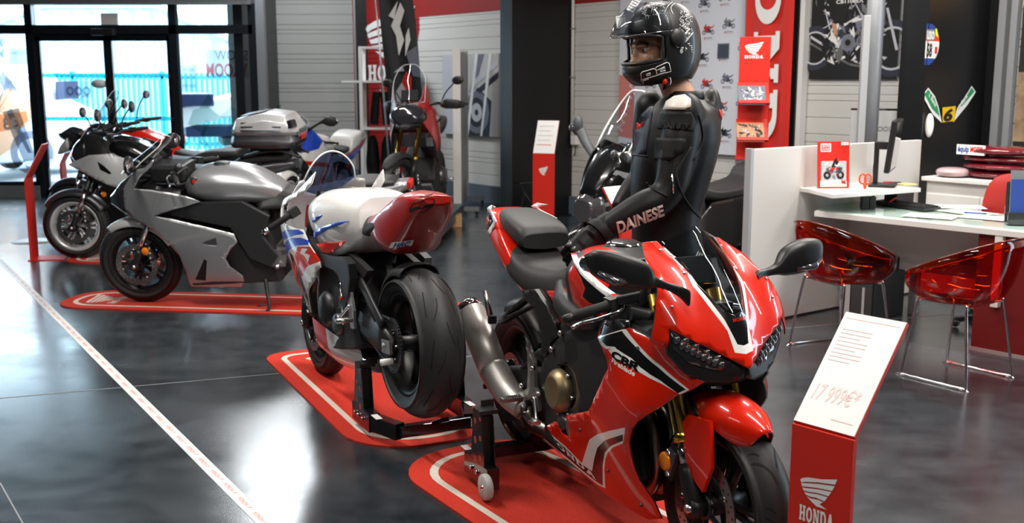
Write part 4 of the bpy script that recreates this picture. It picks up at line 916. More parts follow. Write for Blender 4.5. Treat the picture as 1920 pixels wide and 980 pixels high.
for sg in (-1, 1):
    b = MB(); b.panel(Surf('xz', lambda a, z: TS.fn(a, z)+.004, sg), to, 'red_paint', [(tb, 'black_gloss'), (tw, 'white_paint')], thick=.02, mirror=False); b.build('tank_side_panel', R, fixn=False, label='black tank side panel with a white stripe')
for sg in (-1, 1): b = MB(); b.tube(bez([(.44, sg*.10, .80), (.58, sg*.15, .76), (.72, sg*.165, .74), (.86, sg*.165, .76)]), [.02, .045, .045, .03], 'black_frame', 10); b.build('air_box_cover', R)
# seats
rs = smooth_secs([(.0, [(0, .885), (.10, .88), (.13, .855), (.125, .81), (0, .79)]), (.06, [(0, .862), (.12, .857), (.148, .825), (.142, .775), (0, .76)]), (.15, [(0, .842), (.12, .835), (.155, .795), (.148, .75), (0, .74)]), (.27, [(0, .838), (.11, .83), (.150, .78), (.14, .73), (0, .72)]), (.40, [(0, .85), (.08, .845), (.12, .79), (.12, .73), (0, .72)]), (.53, [(0, .885), (.05, .88), (.08, .81), (.10, .745), (0, .74)])], 4)
b = MB(); hloft(b, rs, 'seat_black', n=4); b.build('rider_seat', R)
ps = smooth_secs([(-.245, [(0, .985), (.03, .985), (.045, .975), (.045, .96), (0, .955)]), (-.19, [(0, 1.0), (.06, .998), (.08, .98), (.08, .95), (0, .94)]), (-.06, [(0, .99), (.085, .985), (.112, .96), (.105, .925), (0, .915)]), (.06, [(0, .965), (.09, .96), (.112, .93), (.105, .89), (0, .88)]), (.10, [(0, .935), (.08, .93), (.10, .91), (.09, .88), (0, .87)])], 4)
b = MB(); hloft(b, ps, 'seat_black', n=4); b.build('passenger_seat', R)
# tail
tl = smooth_secs([(-.33, [(0, .985), (.045, .98), (.07, .955), (.06, .92), (0, .915)]), (-.28, [(0, .99), (.075, .985), (.105, .95), (.09, .89), (0, .88)]), (-.16, [(0, .965), (.09, .965), (.125, .935), (.115, .84), (0, .83)]), (0, [(0, .88), (.11, .885), (.142, .865), (.135, .79), (0, .77)]), (.10, [(0, .81), (.11, .825), (.147, .82), (.14, .755), (0, .74)]), (.22, [(0, .76), (.10, .77), (.145, .765), (.14, .72), (0, .70)]), (.34, [(0, .72), (.08, .725), (.12, .72), (.115, .695), (0, .69)])], 4)
b = MB(); hloft(b, tl, 'red_paint', n=5); b.build('tail_cowl', R, label='red tail cowl')
TL = Surf('xz', TPS([(-.33, .95, .075), (-.33, .9, .07), (-.28, .95, .109), (-.2, .9, .122), (-.1, .9, .138), (-.2, .98, .11), (-.1, .8, .125), (0, .8, .14)]), -1)
for sg in (-1, 1):
    b = MB(); S = Surf('xz', lambda a, z: TL.fn(a, z)+.003, sg)
    b.panel(S, H.tr(TL, [(914, 390), (922, 384), (930, 388), (921, 394), (932, 415), (920, 441), (915, 436), (926, 415)]), 'white_paint', thick=.003, mirror=False); b.panel(S, H.tr(TL, [(914, 392), (925, 415), (917, 434), (913, 428), (918, 415)]), 'black_gloss', thick=.003, mirror=False)
    b.build('tail_stripe', R, fixn=False)
o = MB().box((-.345, 0, .945), (.02, .10, .03), 'candy_red').build('tail_light', R, bev=.004)
sb = Surf('xz', TPS([(.2, .7, .14), (.5, .7, .15), (.2, .5, .14), (.5, .55, .15), (.0, .6, .15)]), -1)
pr = H.tr(sb, [(1022, 545), (1046, 545), (1062, 540), (1062, 590), (1055, 620), (1046, 600), (1035, 570)])
pk = H.tr(sb, [(990, 543), (1012, 541), (1032, 572), (1048, 605), (1053, 628), (1040, 640), (1033, 664), (1022, 664), (1024, 640), (1018, 600), (1010, 572), (975, 590), (945, 606), (938, 602), (960, 580), (992, 556)])
hk = H.tr(sb, [(996, 562), (1006, 570), (970, 586), (955, 592)])
for sg in (-1, 1):
    b = MB(); b.panel(Surf('xz', lambda a, z: .142, sg), pr, 'red_paint', thick=.01, mirror=False); b.build('seat_side_panel', R, fixn=False)
    b = MB(); b.panel(Surf('xz', lambda a, z: .165, sg), pk, 'black_satin', thick=.03, mirror=False, holes=[hk]); o = b.build('peg_hanger', R, fixn=False)
    p = H.un(925, 590, 'y', -.185); c = MB(); c.box((p.x, sg*.19, p.z-.02), (.022, .03, .03), 'black_satin'); c.tube([(p.x, sg*.20, p.z), (p.x-.02, sg*.215, p.z+.10)], [.013, .009], 'alu', 10); c.build('passenger_peg', o)
    q = H.un(1047, 625, 'y', -.18); d = MB(); d.cyl((q.x, sg*.165, q.z), (q.x, sg*.178, q.z), .011, 'alu', 12); q = H.un(1030, 655, 'y', -.18); d.cyl((q.x, sg*.165, q.z), (q.x, sg*.178, q.z), .011, 'alu', 12); d.build('hanger_bolt', o)
# rear end
grv2 = [(2*PI*k/12, [(0, .2*s), (.16, .4*s), (.22, .7*s)], .003) for k in range(12) for s in (-1, 1)]
rw = tyre('rear_wheel', R, 0, .312, .190, .216, 'tread', crown=.055, grooves=grv2, label='wide black rear tyre'); rim(rw, .216, .19, 5, 'black_satin', hw=.09); disc(rw, .11, -.10)
chainset(R, 0, .312, .115)
swingarm(R, (0, .312), (.56, .42), .125, .10, 'black_satin', True)
arc_fender('rear_hugger', R, 0, .312, .022, .10, 40, 110, 'black_satin', drop=.05)
b = MB(); b.cyl((0, -.155, .312), (0, .155, .312), .014, 'alu'); b.box((-.01, -.14, .312), (.09, .012, .05), 'cast_alu'); b.box((-.01, .14, .312), (.09, .012, .05), 'cast_alu')
for sg in (-1, 1): b.cyl((-.07, sg*.14, .27), (-.07, sg*.20, .27), .012, 'black_satin', 14)
b.build('rear_axle', R)
# exhaust can, traced along its axis
P = [H.un(876, 572, 'y', -.21), H.un(905, 640, 'y', -.205), H.un(925, 692, 'y', -.20), H.un(952, 735, 'y', -.185), H.un(985, 770, 'y', -.165), H.un(1012, 800, 'y', -.13)]
Pm = [H.un(u, v, 'y', y) for u, v, y in ((883, 588, -.21), (913, 655, -.205))]
b = MB(); b.tube([Pm[0], P[1], P[2]], [(.070, .062), (.070, .062), (.066, .060)], 'steel', 28, flat=(.3, 0, 1))
ex = b.build('silencer', R, label='brushed steel silencer')
b = MB(); d = (P[0]-Pm[0]).normalized(); b.tube([Pm[0]-d*.002, Pm[0]+d*.01, Pm[0]+d*.03, Pm[0]+d*.045], [(.0705, .0625), (.0715, .0635), (.066, .058), (.052, .044)], 'chrome', 28, flat=(.3, 0, 1)); b.tube([Pm[0]+d*.046, Pm[0]+d*.0465], [(.034, .026), (.034, .026)], 'dark_gap', 16, flat=(.3, 0, 1)); b.build('silencer_end_cap', ex)
b = MB(); b.tube(bez([tuple(P[2]), tuple(P[3]), tuple(P[4])], 6), [(.066, .060), (.064, .058), (.055, .052), (.044, .042)], 'steel', 26, flat=(.3, 0, 1)); b.ell(P[2]+(P[1]-P[2]).normalized()*.01, (.067, .061, .016), 'steel', 20, 8); q = H.un(980, 765, 'y', -.215); b.cyl(q+Vector((0, .015, 0)), q-Vector((0, .006, 0)), .013, 'gunmetal', 14); b.build('silencer_elbow', ex)
b = MB(); b.tube(bez([tuple(P[4]), tuple(P[5]), (.55, -.05, .2), (.75, 0, .19)], 6), [.04, .035, .03, .03], 'steel_dark', 20); b.build('link_pipe', ex)
# rider footrests
for sg in (-1, 1):
    hs = Surf('xz', lambda a, z: .17, -1); hp = H.tr(hs, [(990, 655), (997, 665), (1003, 680), (1004, 725), (1010, 735), (1012, 770), (1006, 772), (1002, 745), (985, 752), (968, 748), (975, 735), (990, 728), (992, 700)])
    b = MB(); b.panel(Surf('xz', lambda a, z: .175, sg), hp, 'cast_alu', thick=.014, mirror=False); 
    for u, v in ((978, 722), (1010, 738), (998, 690)): q = H.un(u, v, 'y', -.18); b.cyl((q.x, sg*.17, q.z), (q.x, sg*.186, q.z), .009, 'chrome', 12)
    o = b.build('footrest_bracket', R, fixn=False)
    p = H.un(975, 746, 'y', -.19); q = H.un(940, 745, 'y', -.26); b = MB(); b.box((p.x, sg*.225, p.z), (.032, .085, .014), 'alu'); 
    for k in range(8): b.box((p.x, sg*(.19+.009*k), p.z+.009), (.03, .004, .006), 'chrome')
    b.build('footrest', o)
    p = H.un(1005, 775, 'y', -.18); b = MB(); b.tube(bez([(p.x-.02, sg*.18, p.z+.06), (p.x+.01, sg*.185, p.z), (p.x+.03, sg*.19, p.z-.015)]), .008, 'alu', 8); b.box((p.x+.04, sg*.205, p.z-.018), (.03, .04, .014), 'alu'); b.build('brake_pedal' if sg < 0 else 'gear_lever', o)
# controls
for sg in (-1, 1):
    p = H.un(1072, 594, 'y', -.325); q = H.un(1160, 566, 'y', -.16); p.y *= -sg; q.y *= -sg; grip(R, p, q, True, sg, 'grip', 'chrome')
for sg in (-1, 1): b = MB(); b.cyl((1.06, sg*.105, .86), (1.10, sg*.105, .93), .03, 'black_satin'); b.bar((1.075, sg*.105, .89), (1.0, sg*.17, .86), .035, .03, 'black_satin'); b.build('handlebar_clamp', R, bev=.005)
MB().box((1.10, -.10, .93), (.07, .06, .06), 'black_satin').build('fluid_reservoir', R, bev=.005)
b = MB(); b.box((1.14, 0, .97), (.02, .17, .09), 'black_satin', (0, -.5, 0)); b.box((1.128, 0, .972), (.004, .14, .07), 'lamp_dark', (0, -.5, 0)); b.build('instrument_display', R, bev=.004)
# mirrors with indicators
def at3(u, v, y): return H.un(u, v, 'y', y)
mr = [(at3(1290, 558, -.155), .014, .024), (at3(1276, 547, -.165), .014, .018), (at3(1250, 536, -.20), .012, .012), (at3(1226, 527, -.235), .016, .018), (at3(1207, 516, -.265), .028, .040), (at3(1160, 506, -.33), .034, .050), (at3(1118, 494, -.385), .028, .040), (at3(1103, 490, -.405), .010, .016)]
ml = [(at3(1418, 530, .155), .014, .024), (at3(1421, 518, .165), .014, .018), (at3(1436, 511, .20), .012, .012), (at3(1455, 504, .24), .016, .018), (at3(1470, 491, .275), .028, .042), (at3(1500, 480, .335), .034, .052), (at3(1530, 472, .40), .028, .042), (at3(1538, 474, .42), .010, .018)]
for pts, sg in ((mr, -1), (ml, 1)):
    o = mirror(R, pts); c = pts[5][0]; d = pts[6][0]; b = MB(); b.tube([Vector((c.x+.020, c.y-sg*.03, c.z-.034)), Vector((c.x+.028, (c.y+d.y)/2, (c.z+d.z)/2-.034)), Vector((d.x+.02, d.y, d.z-.022))], [(.010, .014), (.012, .016), (.008, .010)], 'lens', 10, flat=(0, 0, 1)); b.build('indicator', o)
H_HERO = H
# ------------------------------------------------------------------ white, red and blue track bike on a paddock stand
H = Bike('race_motorcycle', 'white, blue and red race bike with a red number 6 tail, seen from behind', 'motorcycle', -.3727, 4.3204, 2.0251, .1704, .1202)
R = H.r
gr = []
for k in range(9):
    a = 2*PI*k/9
    for s in (-1, 1): gr.append((a+(.35 if s > 0 else 0), [(0, .10*s), (.14, .18*s), (.30, .42*s)], .0022)); gr.append((a+.2, [(0, .52*s), (.22, .62*s), (.4, .66*s)], .002))
rw = tyre('rear_wheel', R, 0, .318, .196, .216, 'tread', crown=.062, grooves=gr, label='very wide black rear tyre'); rim(rw, .216, .196, 5, 'black_satin', hw=.09); disc(rw, .10, -.10)
fw = tyre('front_wheel', R, 1.41, .300, .122, .218, 'tread'); rim(fw, .218, .122, 5, 'black_satin')
for y in (-.075, .075): disc(fw, .16, y)
for y in (-.105, .105): fork(R, (1.14, .90), (1.41, .30), y, .0275, up='black_satin', lo='gunmetal')
arc_fender('front_mudguard', R, 1.41, .300, .022, .072, 40, 128, 'white_paint', tip=.6)
chainset(R, 0, .318, .118, .105)
b = MB(); b.tube(bez([(0, .118, .425), (.3, .115, .44), (.56, .11, .46)]), .008, 'gunmetal', 6); b.tube(bez([(0, .118, .21), (.3, .115, .31), (.56, .11, .38)]), .008, 'gunmetal', 6); b.build('drive_chain', R)
swingarm(R, (0, .318), (.56, .42), .135, .105, 'black_satin', True)
b = MB(); b.tube(bez([(.46, .13, .56), (.30, .14, .56), (.14, .145, .47), (.05, .14, .40)]), [(.012, .03)]*25, 'black_frame', 8, flat=(0, 1, 0)); b.build('swingarm_brace', R)
b = MB(); b.cyl((0, -.16, .318), (0, .16, .318), .016, 'alu', 6); b.box((-.02, .15, .318), (.10, .012, .055), 'cast_alu'); b.box((-.02, -.15, .318), (.10, .012, .055), 'cast_alu'); b.build('rear_axle', R)
for sg in (-1, 1): b = MB(); b.cyl((-.05, sg*.14, .26), (-.05, sg*.19, .26), .014, 'white', 14); b.build('stand_bobbin', R)
arc_fender('rear_hugger', R, 0, .318, .02, .09, 35, 100, 'black_matte', drop=.05)
engine_block(R, [(.40, .26), (.95, .20), (1.0, .45), (.95, .62), (.70, .70), (.50, .62), (.42, .48)], .15, 'black_matte')
for sg in (-1, 1):
    b = MB(); b.lathe([(.085, 0), (.085, sg*.02), (.06, sg*.045), (0, sg*.048)], 'black_satin', 24, (.78, sg*.15, .42)); b.lathe([(.05, 0), (.05, sg*.02), (.04, sg*.03), (0, sg*.03)], 'gunmetal', 20, (.62, sg*.15, .36)); b.build('engine_cover', R)
b = MB(); 
for y in (-.1, -.035, .035, .1): b.tube(bez([(.92, y, .55), (1.1, y, .5), (1.12, y*.9, .34), (1.0, y*.7, .22), (.8, y*.4, .18)]), .02, 'steel_dark', 10)
b.build('exhaust_header', R)
b = MB(); b.tube(bez([(.8, -.02, .18), (.60, -.08, .20), (.50, -.12, .23)]), .03, 'steel_dark', 14); b.tube([(.56, -.10, .21), (.34, -.165, .29)], [(.05, .045), (.055, .05)], 'gunmetal', 20); b.build('silencer', R)
# frame spars
SP = Surf('xz', TPS([(1.1, .78, .14), (.9, .8, .185), (.7, .75, .19), (.6, .6, .185), (.55, .45, .17), (.8, .6, .185)]), 1)
spo = H.tr(SP, [(574, 432), (590, 462), (604, 474), (620, 481), (643, 482), (653, 495), (656, 523), (652, 552), (646, 578), (634, 578), (636, 552), (639, 536), (634, 517), (626, 507), (604, 497), (590, 483), (578, 470), (570, 448)])
for sg in (-1, 1): b = MB(); b.panel(Surf('xz', SP.fn, sg), spo, 'black_frame', thick=.035, mirror=False); b.build('frame_spar', R, bev=.004, fixn=False)
for sg in (-1, 1):
    b = MB(); b.prism([(.22, .62), (.50, .70), (.56, .52), (.50, .36), (.44, .34), (.40, .52)], (0, .03, 0), 'black_matte', (0, sg*.12-.015, 0)); b.box((.47, sg*.137, .62), (.02, .003, .035), 'orange_red'); b.build('subframe_plate', R)
    b = MB(); b.prism([(.38, .55), (.44, .53), (.42, .42), (.40, .36), (.35, .36), (.345, .44)], (0, .012, 0), 'cast_alu', (0, sg*.165-.006, 0)); b.tube(bez([(.40, sg*.17, .46), (.46, sg*.185, .42), (.50, sg*.19, .40)]), .008, 'alu', 8); o = b.build('footrest_bracket', R)
    b = MB(); b.cyl((.37, sg*.17, .40), (.37, sg*.245, .40), .012, 'alu', 10); b.build('footrest', o); b = MB(); b.cyl((.48, sg*.18, .37), (.47, sg*.185, .56), .005, 'chrome', 8); b.ell((.475, sg*.184, .49), (.009, .009, .009), 'red_flat', 10, 6); b.build('gear_rod', o)
# tank
ts = smooth_secs([(.33, [(0, .935), (.07, .93), (.115, .89), (.12, .82), (.10, .76)]), (.37, [(0, .955), (.09, .945), (.150, .90), (.155, .81), (.13, .74)]), (.46, [(0, .97), (.11, .96), (.18, .905), (.18, .80), (.14, .70)]), (.62, [(0, .985), (.12, .975), (.195, .915), (.20, .80), (.16, .68)]), (.80, [(0, .99), (.12, .98), (.20, .92), (.205, .82), (.17, .72)]), (.94, [(0, .975), (.11, .965), (.18, .905), (.175, .82), (.14, .76)]), (1.02, [(0, .945), (.08, .935), (.13, .89), (.13, .83), (.10, .78)])], 4)
b = MB(); hloft(b, ts, 'white_paint', n=5); b.build('fuel_tank', R, label='white fuel tank')
TK = Surf('xz', TPS([(.33, .86, .118), (.37, .86, .153), (.37, .80, .155), (.33, .8, .12), (.46, .88, .182), (.46, .8, .181), (.55, .88, .19), (.65, .88, .200), (.8, .88, .207), (.98, .87, .155), (.65, .78, .198), (.8, .8, .207), (.95, .8, .172), (.5, .74, .165), (.6, .70, .17), (.7, .94, .172), (.9, .94, .165), (.46, .94, .135)]), 1)
TKT = Surf('xz', TPS([(.4, .8, .17), (.7, .9, .19), (.9, .8, .19), (.6, .7, .18)]), 1)
t_ = lambda p: H.tr(TK, p)
for sg in (-1, 1):
    S = Surf('xz', lambda a, z: TK.fn(a, z)+.004, sg)
    for nm, m, pl in (('blue_stripe', 'blue_paint', [(586, 411), (600, 400), (621, 389), (611, 400), (600, 409), (587, 417)]), ('blue_stripe', 'blue_paint', [(589, 436), (600, 428), (620, 420), (640, 416), (656, 414), (640, 421), (615, 430), (601, 439), (590, 447)]), ('red_wedge', 'red_paint', [(594, 457), (625, 455), (650, 453), (634, 466), (617, 476), (604, 472)])):
        b = MB(); b.panel(S, t_(pl), m, h=.02, thick=.003, mirror=False); b.build(nm, R, fixn=False)
b = MB(); b.lathe([(0, .012), (.045, .012), (.06, .003), (.062, -.01)], 'black_satin', 28, axis='z'); b.build('fuel_cap', R, loc=(.86, 0, .985))
# rider pad and tail
b = MB(); hloft(b, smooth_secs([(.08, [(0, .86), (.09, .86), (.12, .83), (.11, .80), (0, .79)]), (.2, [(0, .845), (.10, .84), (.13, .81), (.12, .78), (0, .77)]), (.36, [(0, .86), (.07, .855), (.10, .81), (.10, .77), (0, .76)])], 4), 'seat_black', n=4); b.build('seat_pad', R)
tl = smooth_secs([(-.305, [(0, .925), (.045, .920), (.056, .910), (.045, .898), (0, .894)]), (-.22, [(0, .945), (.055, .935), (.088, .91), (.080, .84), (0, .832)]), (-.10, [(0, .952), (.06, .94), (.104, .90), (.094, .765), (0, .75)]), (0, [(0, .935), (.07, .925), (.116, .865), (.108, .715), (0, .69)]), (.10, [(0, .885), (.08, .88), (.122, .85), (.115, .73), (0, .715)]), (.22, [(0, .845), (.07, .855), (.118, .84), (.108, .77), (0, .76)])], 5)
b = MB(); hloft(b, tl, 'tail_red' if 'tail_red' in M else mk('tail_red', (.30, .010, .005), .35, coat=.5), n=6); o = b.build('tail_unit', R, label='red single seat tail unit')
# number on the back of the hump, panel sticker below
bpy.context.view_layer.update()
cast_text(H, o, '6', (764, 403), (812, 390), (778, 364), 'black_flat', 'number', .05)
cast_quad(H, o, [(729, 465), (772, 460), (776, 449), (735, 454)], 'white_paint', 'sticker'); cast_text(H, o, 'HRC', (737, 463), (768, 459), (739, 455), 'blue_flat', 'sticker_lettering', .03, .3, .004)
# fairing and cowl
FR = Surf('xz', TPS([(.95, .35, .165), (1.0, .5, .195), (1.1, .65, .225), (1.25, .75, .235), (1.38, .85, .21), (1.30, .93, .225), (1.45, .92, .15), (1.15, 1.05, .17), (1.3, 1.1, .13), (.7, .3, .15), (1.0, .75, .235), (.75, .22, .13), (.6, .2, .11), (1.2, .5, .19)]), 1)
FRT = Surf('xz', TPS([(.7, .2, .15), (1.0, .35, .17), (1.1, .6, .215), (1.3, .8, .225), (1.3, 1.1, .225), (.7, .9, .225), (1.5, .5, .2)]), 1)
r_ = lambda p: H.tr(FRT, p)
fo = [(567, 323), (553, 345), (543, 361), (530, 372), (524, 382), (522, 408), (529, 422), (531, 440), (537, 470), (543, 491), (549, 520), (563, 548), (579, 586), (577, 570), (576, 554), (578, 543), (591, 526), (594, 509), (601, 501), (599, 490), (590, 474), (580, 457), (573, 440), (568, 430), (556, 428), (540, 420), (533, 405), (531, 388), (542, 374), (556, 362), (566, 345)]
gfx = [('white_paint', None), ('blue_paint', [(530, 436), (545, 430), (562, 430), (572, 438), (556, 441), (540, 448), (533, 450)]), ('blue_paint', [(535, 458), (548, 446), (566, 445), (578, 450), (580, 459), (560, 460), (545, 468), (539, 480)]), ('blue_paint', [(538, 472), (546, 490), (549, 505), (543, 491)]),
       ('red_paint', [(562, 462), (582, 462), (590, 474), (599, 490), (578, 499), (570, 515), (563, 520), (560, 500), (556, 478)]), ('red_paint', [(546, 490), (552, 500), (564, 540), (574, 565), (563, 548), (549, 520)]), ('white_paint', [(569, 465), (579, 466), (574, 474), (583, 478), (580, 492), (574, 480), (566, 474)]), ('black_gloss', [(545, 472), (551, 478), (560, 505), (568, 530), (576, 556), (577, 575), (566, 545), (556, 515), (548, 490)])]
for sg in (-1, 1):
    b = MB(); b.panel(Surf('xz', FR.fn, sg), r_(fo), 'white_paint', [(r_(p), m) for m, p in gfx[1:]], thick=.005, mirror=False); b.build('side_fairing', R, fixn=False, label='white side fairing with blue and red stripes')
lo = [(520, 0)]; b = MB(); bp = smooth_secs([(.44, [(0, .135), (.05, .14), (.10, .18), (.12, .25)]), (.6, [(0, .12), (.07, .13), (.13, .19), (.145, .28)]), (.85, [(0, .115), (.08, .125), (.145, .2), (.16, .32)]), (1.05, [(0, .14), (.08, .15), (.15, .23), (.17, .36)])], 3)
rings = []
for x, pr in bp: h = bez(pr, 4); rings.append([Vector((x, -y, z)) for y, z in reversed(h[1:])]+[Vector((x, y, z)) for y, z in h])
b.loft(rings, 'white_paint', close=False, mfun=lambda i, k: 'red_paint' if i > 5 and 4 < k < 28 and k not in (9, 10, 11, 12, 13, 14, 15) else 'white_paint'); b.build('belly_pan', R, fixn=False, label='white belly pan')
# nose shell and screen, open to the rear
NR = TPS(sym([(0, .74, 1.52), (0, .85, 1.50), (0, .95, 1.42), (0, 1.05, 1.30), (0, 1.17, 1.12), (.10, .78, 1.47), (.10, .9, 1.42), (.10, 1.0, 1.30), (.10, 1.1, 1.14), (.17, .8, 1.40), (.18, .92, 1.30), (.16, 1.05, 1.12), (.22, .8, 1.25), (.22, .92, 1.20)]))
NS2 = Surf('yz', NR); b = MB(); b.panel(NS2, [(-.22, .78), (-.22, .92), (-.17, 1.04), (-.13, 1.05), (-.09, .99), (0, .97), (.09, .99), (.13, 1.05), (.17, 1.04), (.22, .92), (.22, .78), (.10, .73), (0, .71), (-.10, .73)], 'white_paint', [([(-.06, .80), (-.06, .92), (.06, .92), (.06, .80)], 'red_paint')], thick=.005, mirror=False); b.build('nose_cowl', R, fixn=False)
b = MB(); ss = bez([(-.135, 1.045), (-.11, 1.11), (-.06, 1.165), (0, 1.185), (.06, 1.165), (.11, 1.11), (.135, 1.045)], 4); b.panel(NS2, ss+[(.09, .985), (0, .965), (-.09, .985)], 'screen_dark', thick=.003, mirror=False, h=.02); b.tube([NS2.pt(a, z) for a, z in ss], .004, 'white_paint', 8); b.build('windscreen', R, fixn=False, label='dark tinted windscreen with a white edge')
b = MB(); b.box((1.17, 0, .955), (.02, .15, .085), 'black_satin', (0, -.5, 0)); b.box((1.158, 0, .957), (.004, .12, .06), 'grey_mid', (0, -.5, 0)); b.build('instrument_display', R, bev=.004)
b = MB(); b.box((1.12, 0, .84), (.2, .16, .14), 'black_satin'); b.build('steering_head', R, bev=.02)
for sg in (-1, 1):
    p = H.un(503, 430, 'y', .34); q = H.un(560, 392, 'y', .18); p.y *= sg; q.y *= sg; grip(R, p, q, True, sg, 'grip', 'black_satin', weight='chrome')
# ------------------------------------------------------------------ paddock stands and carpets
def stand(label, c, yaw, postx=0, hw=.20, ht=.36, rear=-.34, out=.035):
    """rear lift stand: two drilled posts, side arms running back to a bent cross tube, front rollers"""
    t = thing('paddock_stand', label, 'stand', c, yaw)
    for sg in (-1, 1):
        b = MB(); w0, w1, d = .075, .045, .05
        for s2 in (-1, 1):
            y = sg*hw+s2*.022
            b.prism([(-w0, .06), (w0, .06), (w1, ht), (-w1, ht)], (0, .005, 0), 'black_gloss', (postx, y-.0025, 0))
            for z, r in ((.12, .016), (.20, .015), (.275, .012)):
                b.lathe([(0, 0), (r, 0)], 'hole_see', 12, (postx-.02, y+s2*.0032, z)); b.lathe([(0, 0), (r*.8, 0)], 'hole_see', 12, (postx+.03, y+s2*.0032, z+.02))
        b.box((postx, sg*hw, ht*.5+.03), (.05, .044, ht-.07), 'black_satin'); o = b.build('post', t, bev=.003)
        b = MB(); b.box((postx, sg*(hw-.01), ht+.008), (.07, .075, .016), 'black_satin'); b.box((postx-.03, sg*(hw-.03), ht+.025), (.012, .05, .03), 'black_satin'); b.build('lift_pad', o)
        b = MB(); b.bar((postx+.10, sg*hw, .075), (postx-.14, sg*hw, .075), .05, .085, 'black_gloss'); b.bar((postx-.12, sg*hw, .075), (postx+rear, sg*(hw-.06), .075), .05, .07, 'black_gloss')
        for x in (-.06, 0, .05): b.cyl((postx+x, sg*(hw+.026), .075), (postx+x, sg*(hw+.034), .075), .009, 'chrome', 8)
        b.box((postx-.17, sg*(hw+.0), .1125), (.08, .03, .002), 'white'); b.build('side_arm', t, bev=.003)
        b = MB(); b.lathe([(.010, -.014), (.046, -.014), (.05, -.008), (.05, .008), (.046, .014), (.010, .014)], 'roller', 28, (0, 0, 0)); o2 = b.build('roller', t, loc=(postx+.11, sg*(hw+out), .056)); b = MB(); b.cyl((0, -.02, 0), (0, .02, 0), .01, 'chrome', 8); b.build('roller_bolt', o2)
    b = MB(); b.bar((postx+rear, -(hw-.055), .075), (postx+rear, hw-.055, .075), .05, .05, 'black_gloss'); b.build('cross_beam', t, bev=.006)
    b = MB(); b.bar((postx+rear-.0, 0, .09), (postx+rear-.12, 0, .14), .04, .02, 'black_gloss'); b.build('foot_lever', t, bev=.003); return t
mk('roller', (.42, .42, .40), .5); mk('hole_see', (.30, .05, .03), .7)
def stand_at(Bk, label, lx, cy, **kw):
    yaw = Bk.r.rotation_euler.z; c = Vector((Bk.r.location.x, Bk.r.location.y, .009))+Matrix.Rotation(yaw, 3, 'Z')@Vector((lx, cy, 0)); return stand(label, (c.x, c.y, .009), yaw, **kw)
stand_at(H, 'black paddock stand lifting the rear wheel of the white race bike', .41, -.095, hw=.222, ht=.30, rear=-.30, out=-.045)
stand_at(H_HERO, 'black paddock stand with pale roller under the rear of the red sports bike', .31, -.11, hw=.245, ht=.31, rear=-.20)
def carpet(label, c, yaw, L, W, r0=.3, r1=.3, mark=True):
    """oblong display carpet with rounded ends and a white inset line; local x runs along the bike"""
    t = thing('display_carpet', label, 'carpet', (c[0], c[1], 0), yaw); 
    def shape(ins):
        l, w_ = L/2-ins, W/2-ins; p = []
        for cx, cy, r, a in ((l, w_, r1, 0), (-l, w_, r0, 90), (-l, -w_, r0, 180), (l, -w_, r1, 270)):
            r = min(r-ins*.6, w_-.001); ox, oy = cx-math.copysign(r, cx), cy-math.copysign(r, cy)
            p += [(ox+r*math.cos(math.radians(a+90*k/8)), oy+r*math.sin(math.radians(a+90*k/8))) for k in range(9)]
        return p
    o = shape(0); b = MB(); b.prism(o, (0, 0, .008), 'carpet', (0, 0, .0005), ((1, 0, 0), (0, 1, 0))); i1, i2 = shape(.075), shape(.105); n = len(i1)
    b.add([(x, y, .0092) for x, y in i1+i2], [(k, (k+1) % n, (k+1) % n+n, k+n) for k in range(n)], 'carpet_line', False); b.build('pile', t)
    if mark:
        b = MB(); wing(b, .30, .20, 'carpet_line', (L/2-.34, .15, .0094), ((0, -1, 0), (1, 0, 0)), 0); honda(b, .30, .06, 'carpet_line', (L/2-.42, .15, .0094), ((0, -1, 0), (1, 0, 0)), 0); b.build('printed_mark', t)
    return t
mk('carpet', (.56, .028, .010), .95, bump=(420, .6, .004), var=(180, (.40, .017, .006))); mk('carpet_line', (.62, .55, .48), .95, bump=(420, .6, .004))
carpet('red carpet with a white border line under the white race bike', (-.725, 5.306), 2.0251, 1.86, .70, .30, .14)
carpet('red carpet with a white border line under the red sports bike in front', (.295, 3.60), -1.0, 1.95, .72, .30, .2)
# ------------------------------------------------------------------ silver faired sports tourer
H = Bike('sports_tourer', 'silver grey faired motorcycle in profile on a red carpet, leaning on its stand', 'motorcycle', -1.167, 7.377, 3.06, 0.008, 0, -.157)
R = H.r
fw = tyre('front_wheel', R, 1.46, .300, .122, .218, 'tread'); rim(fw, .218, .122, 5, 'black_satin')
for y in (-.075, .075): disc(fw, .15, y)
for y in (-.10, .10): fork(R, (1.22, .88), (1.46, .30), y, .026, up='black_satin', lo='chrome', usd=.3)
for sg in (-1, 1): MB().lathe([(0, .006), (.024, .006), (.028, 0), (0, 0)] if sg > 0 else [(0, -.006), (.024, -.006), (.028, 0), (0, 0)], 'amber', 20).build('side_reflector', R, loc=(1.36, sg*.135, .42), label='round amber reflector')
arc_fender('front_mudguard', R, 1.46, .300, .03, .075, 50, 150, 'silver_light', tip=.5)
rw = tyre('rear_wheel', R, 0, .312, .180, .216, 'tread', crown=.05); rim(rw, .216, .18, 5, 'black_satin', hw=.09); chainset(R, 0, .312, .115)
swingarm(R, (0, .312), (.56, .42), .12, .08, 'cast_alu')
VS = Surf('xz', TPS([(.5, .3, .19), (.9, .2, .155), (.55, .18, .15), (1.1, .3, .19), (1.0, .6, .25), (1.3, .6, .2), (1.2, .8, .22), (1.45, .75, .14), (1.6, .82, .04), (1.35, 1.0, .15), (.8, .75, .23), (.7, .5, .235), (1.1, .9, .21), (.95, .85, .2)]), 1)
v_ = lambda p: H.tr(VS, p)
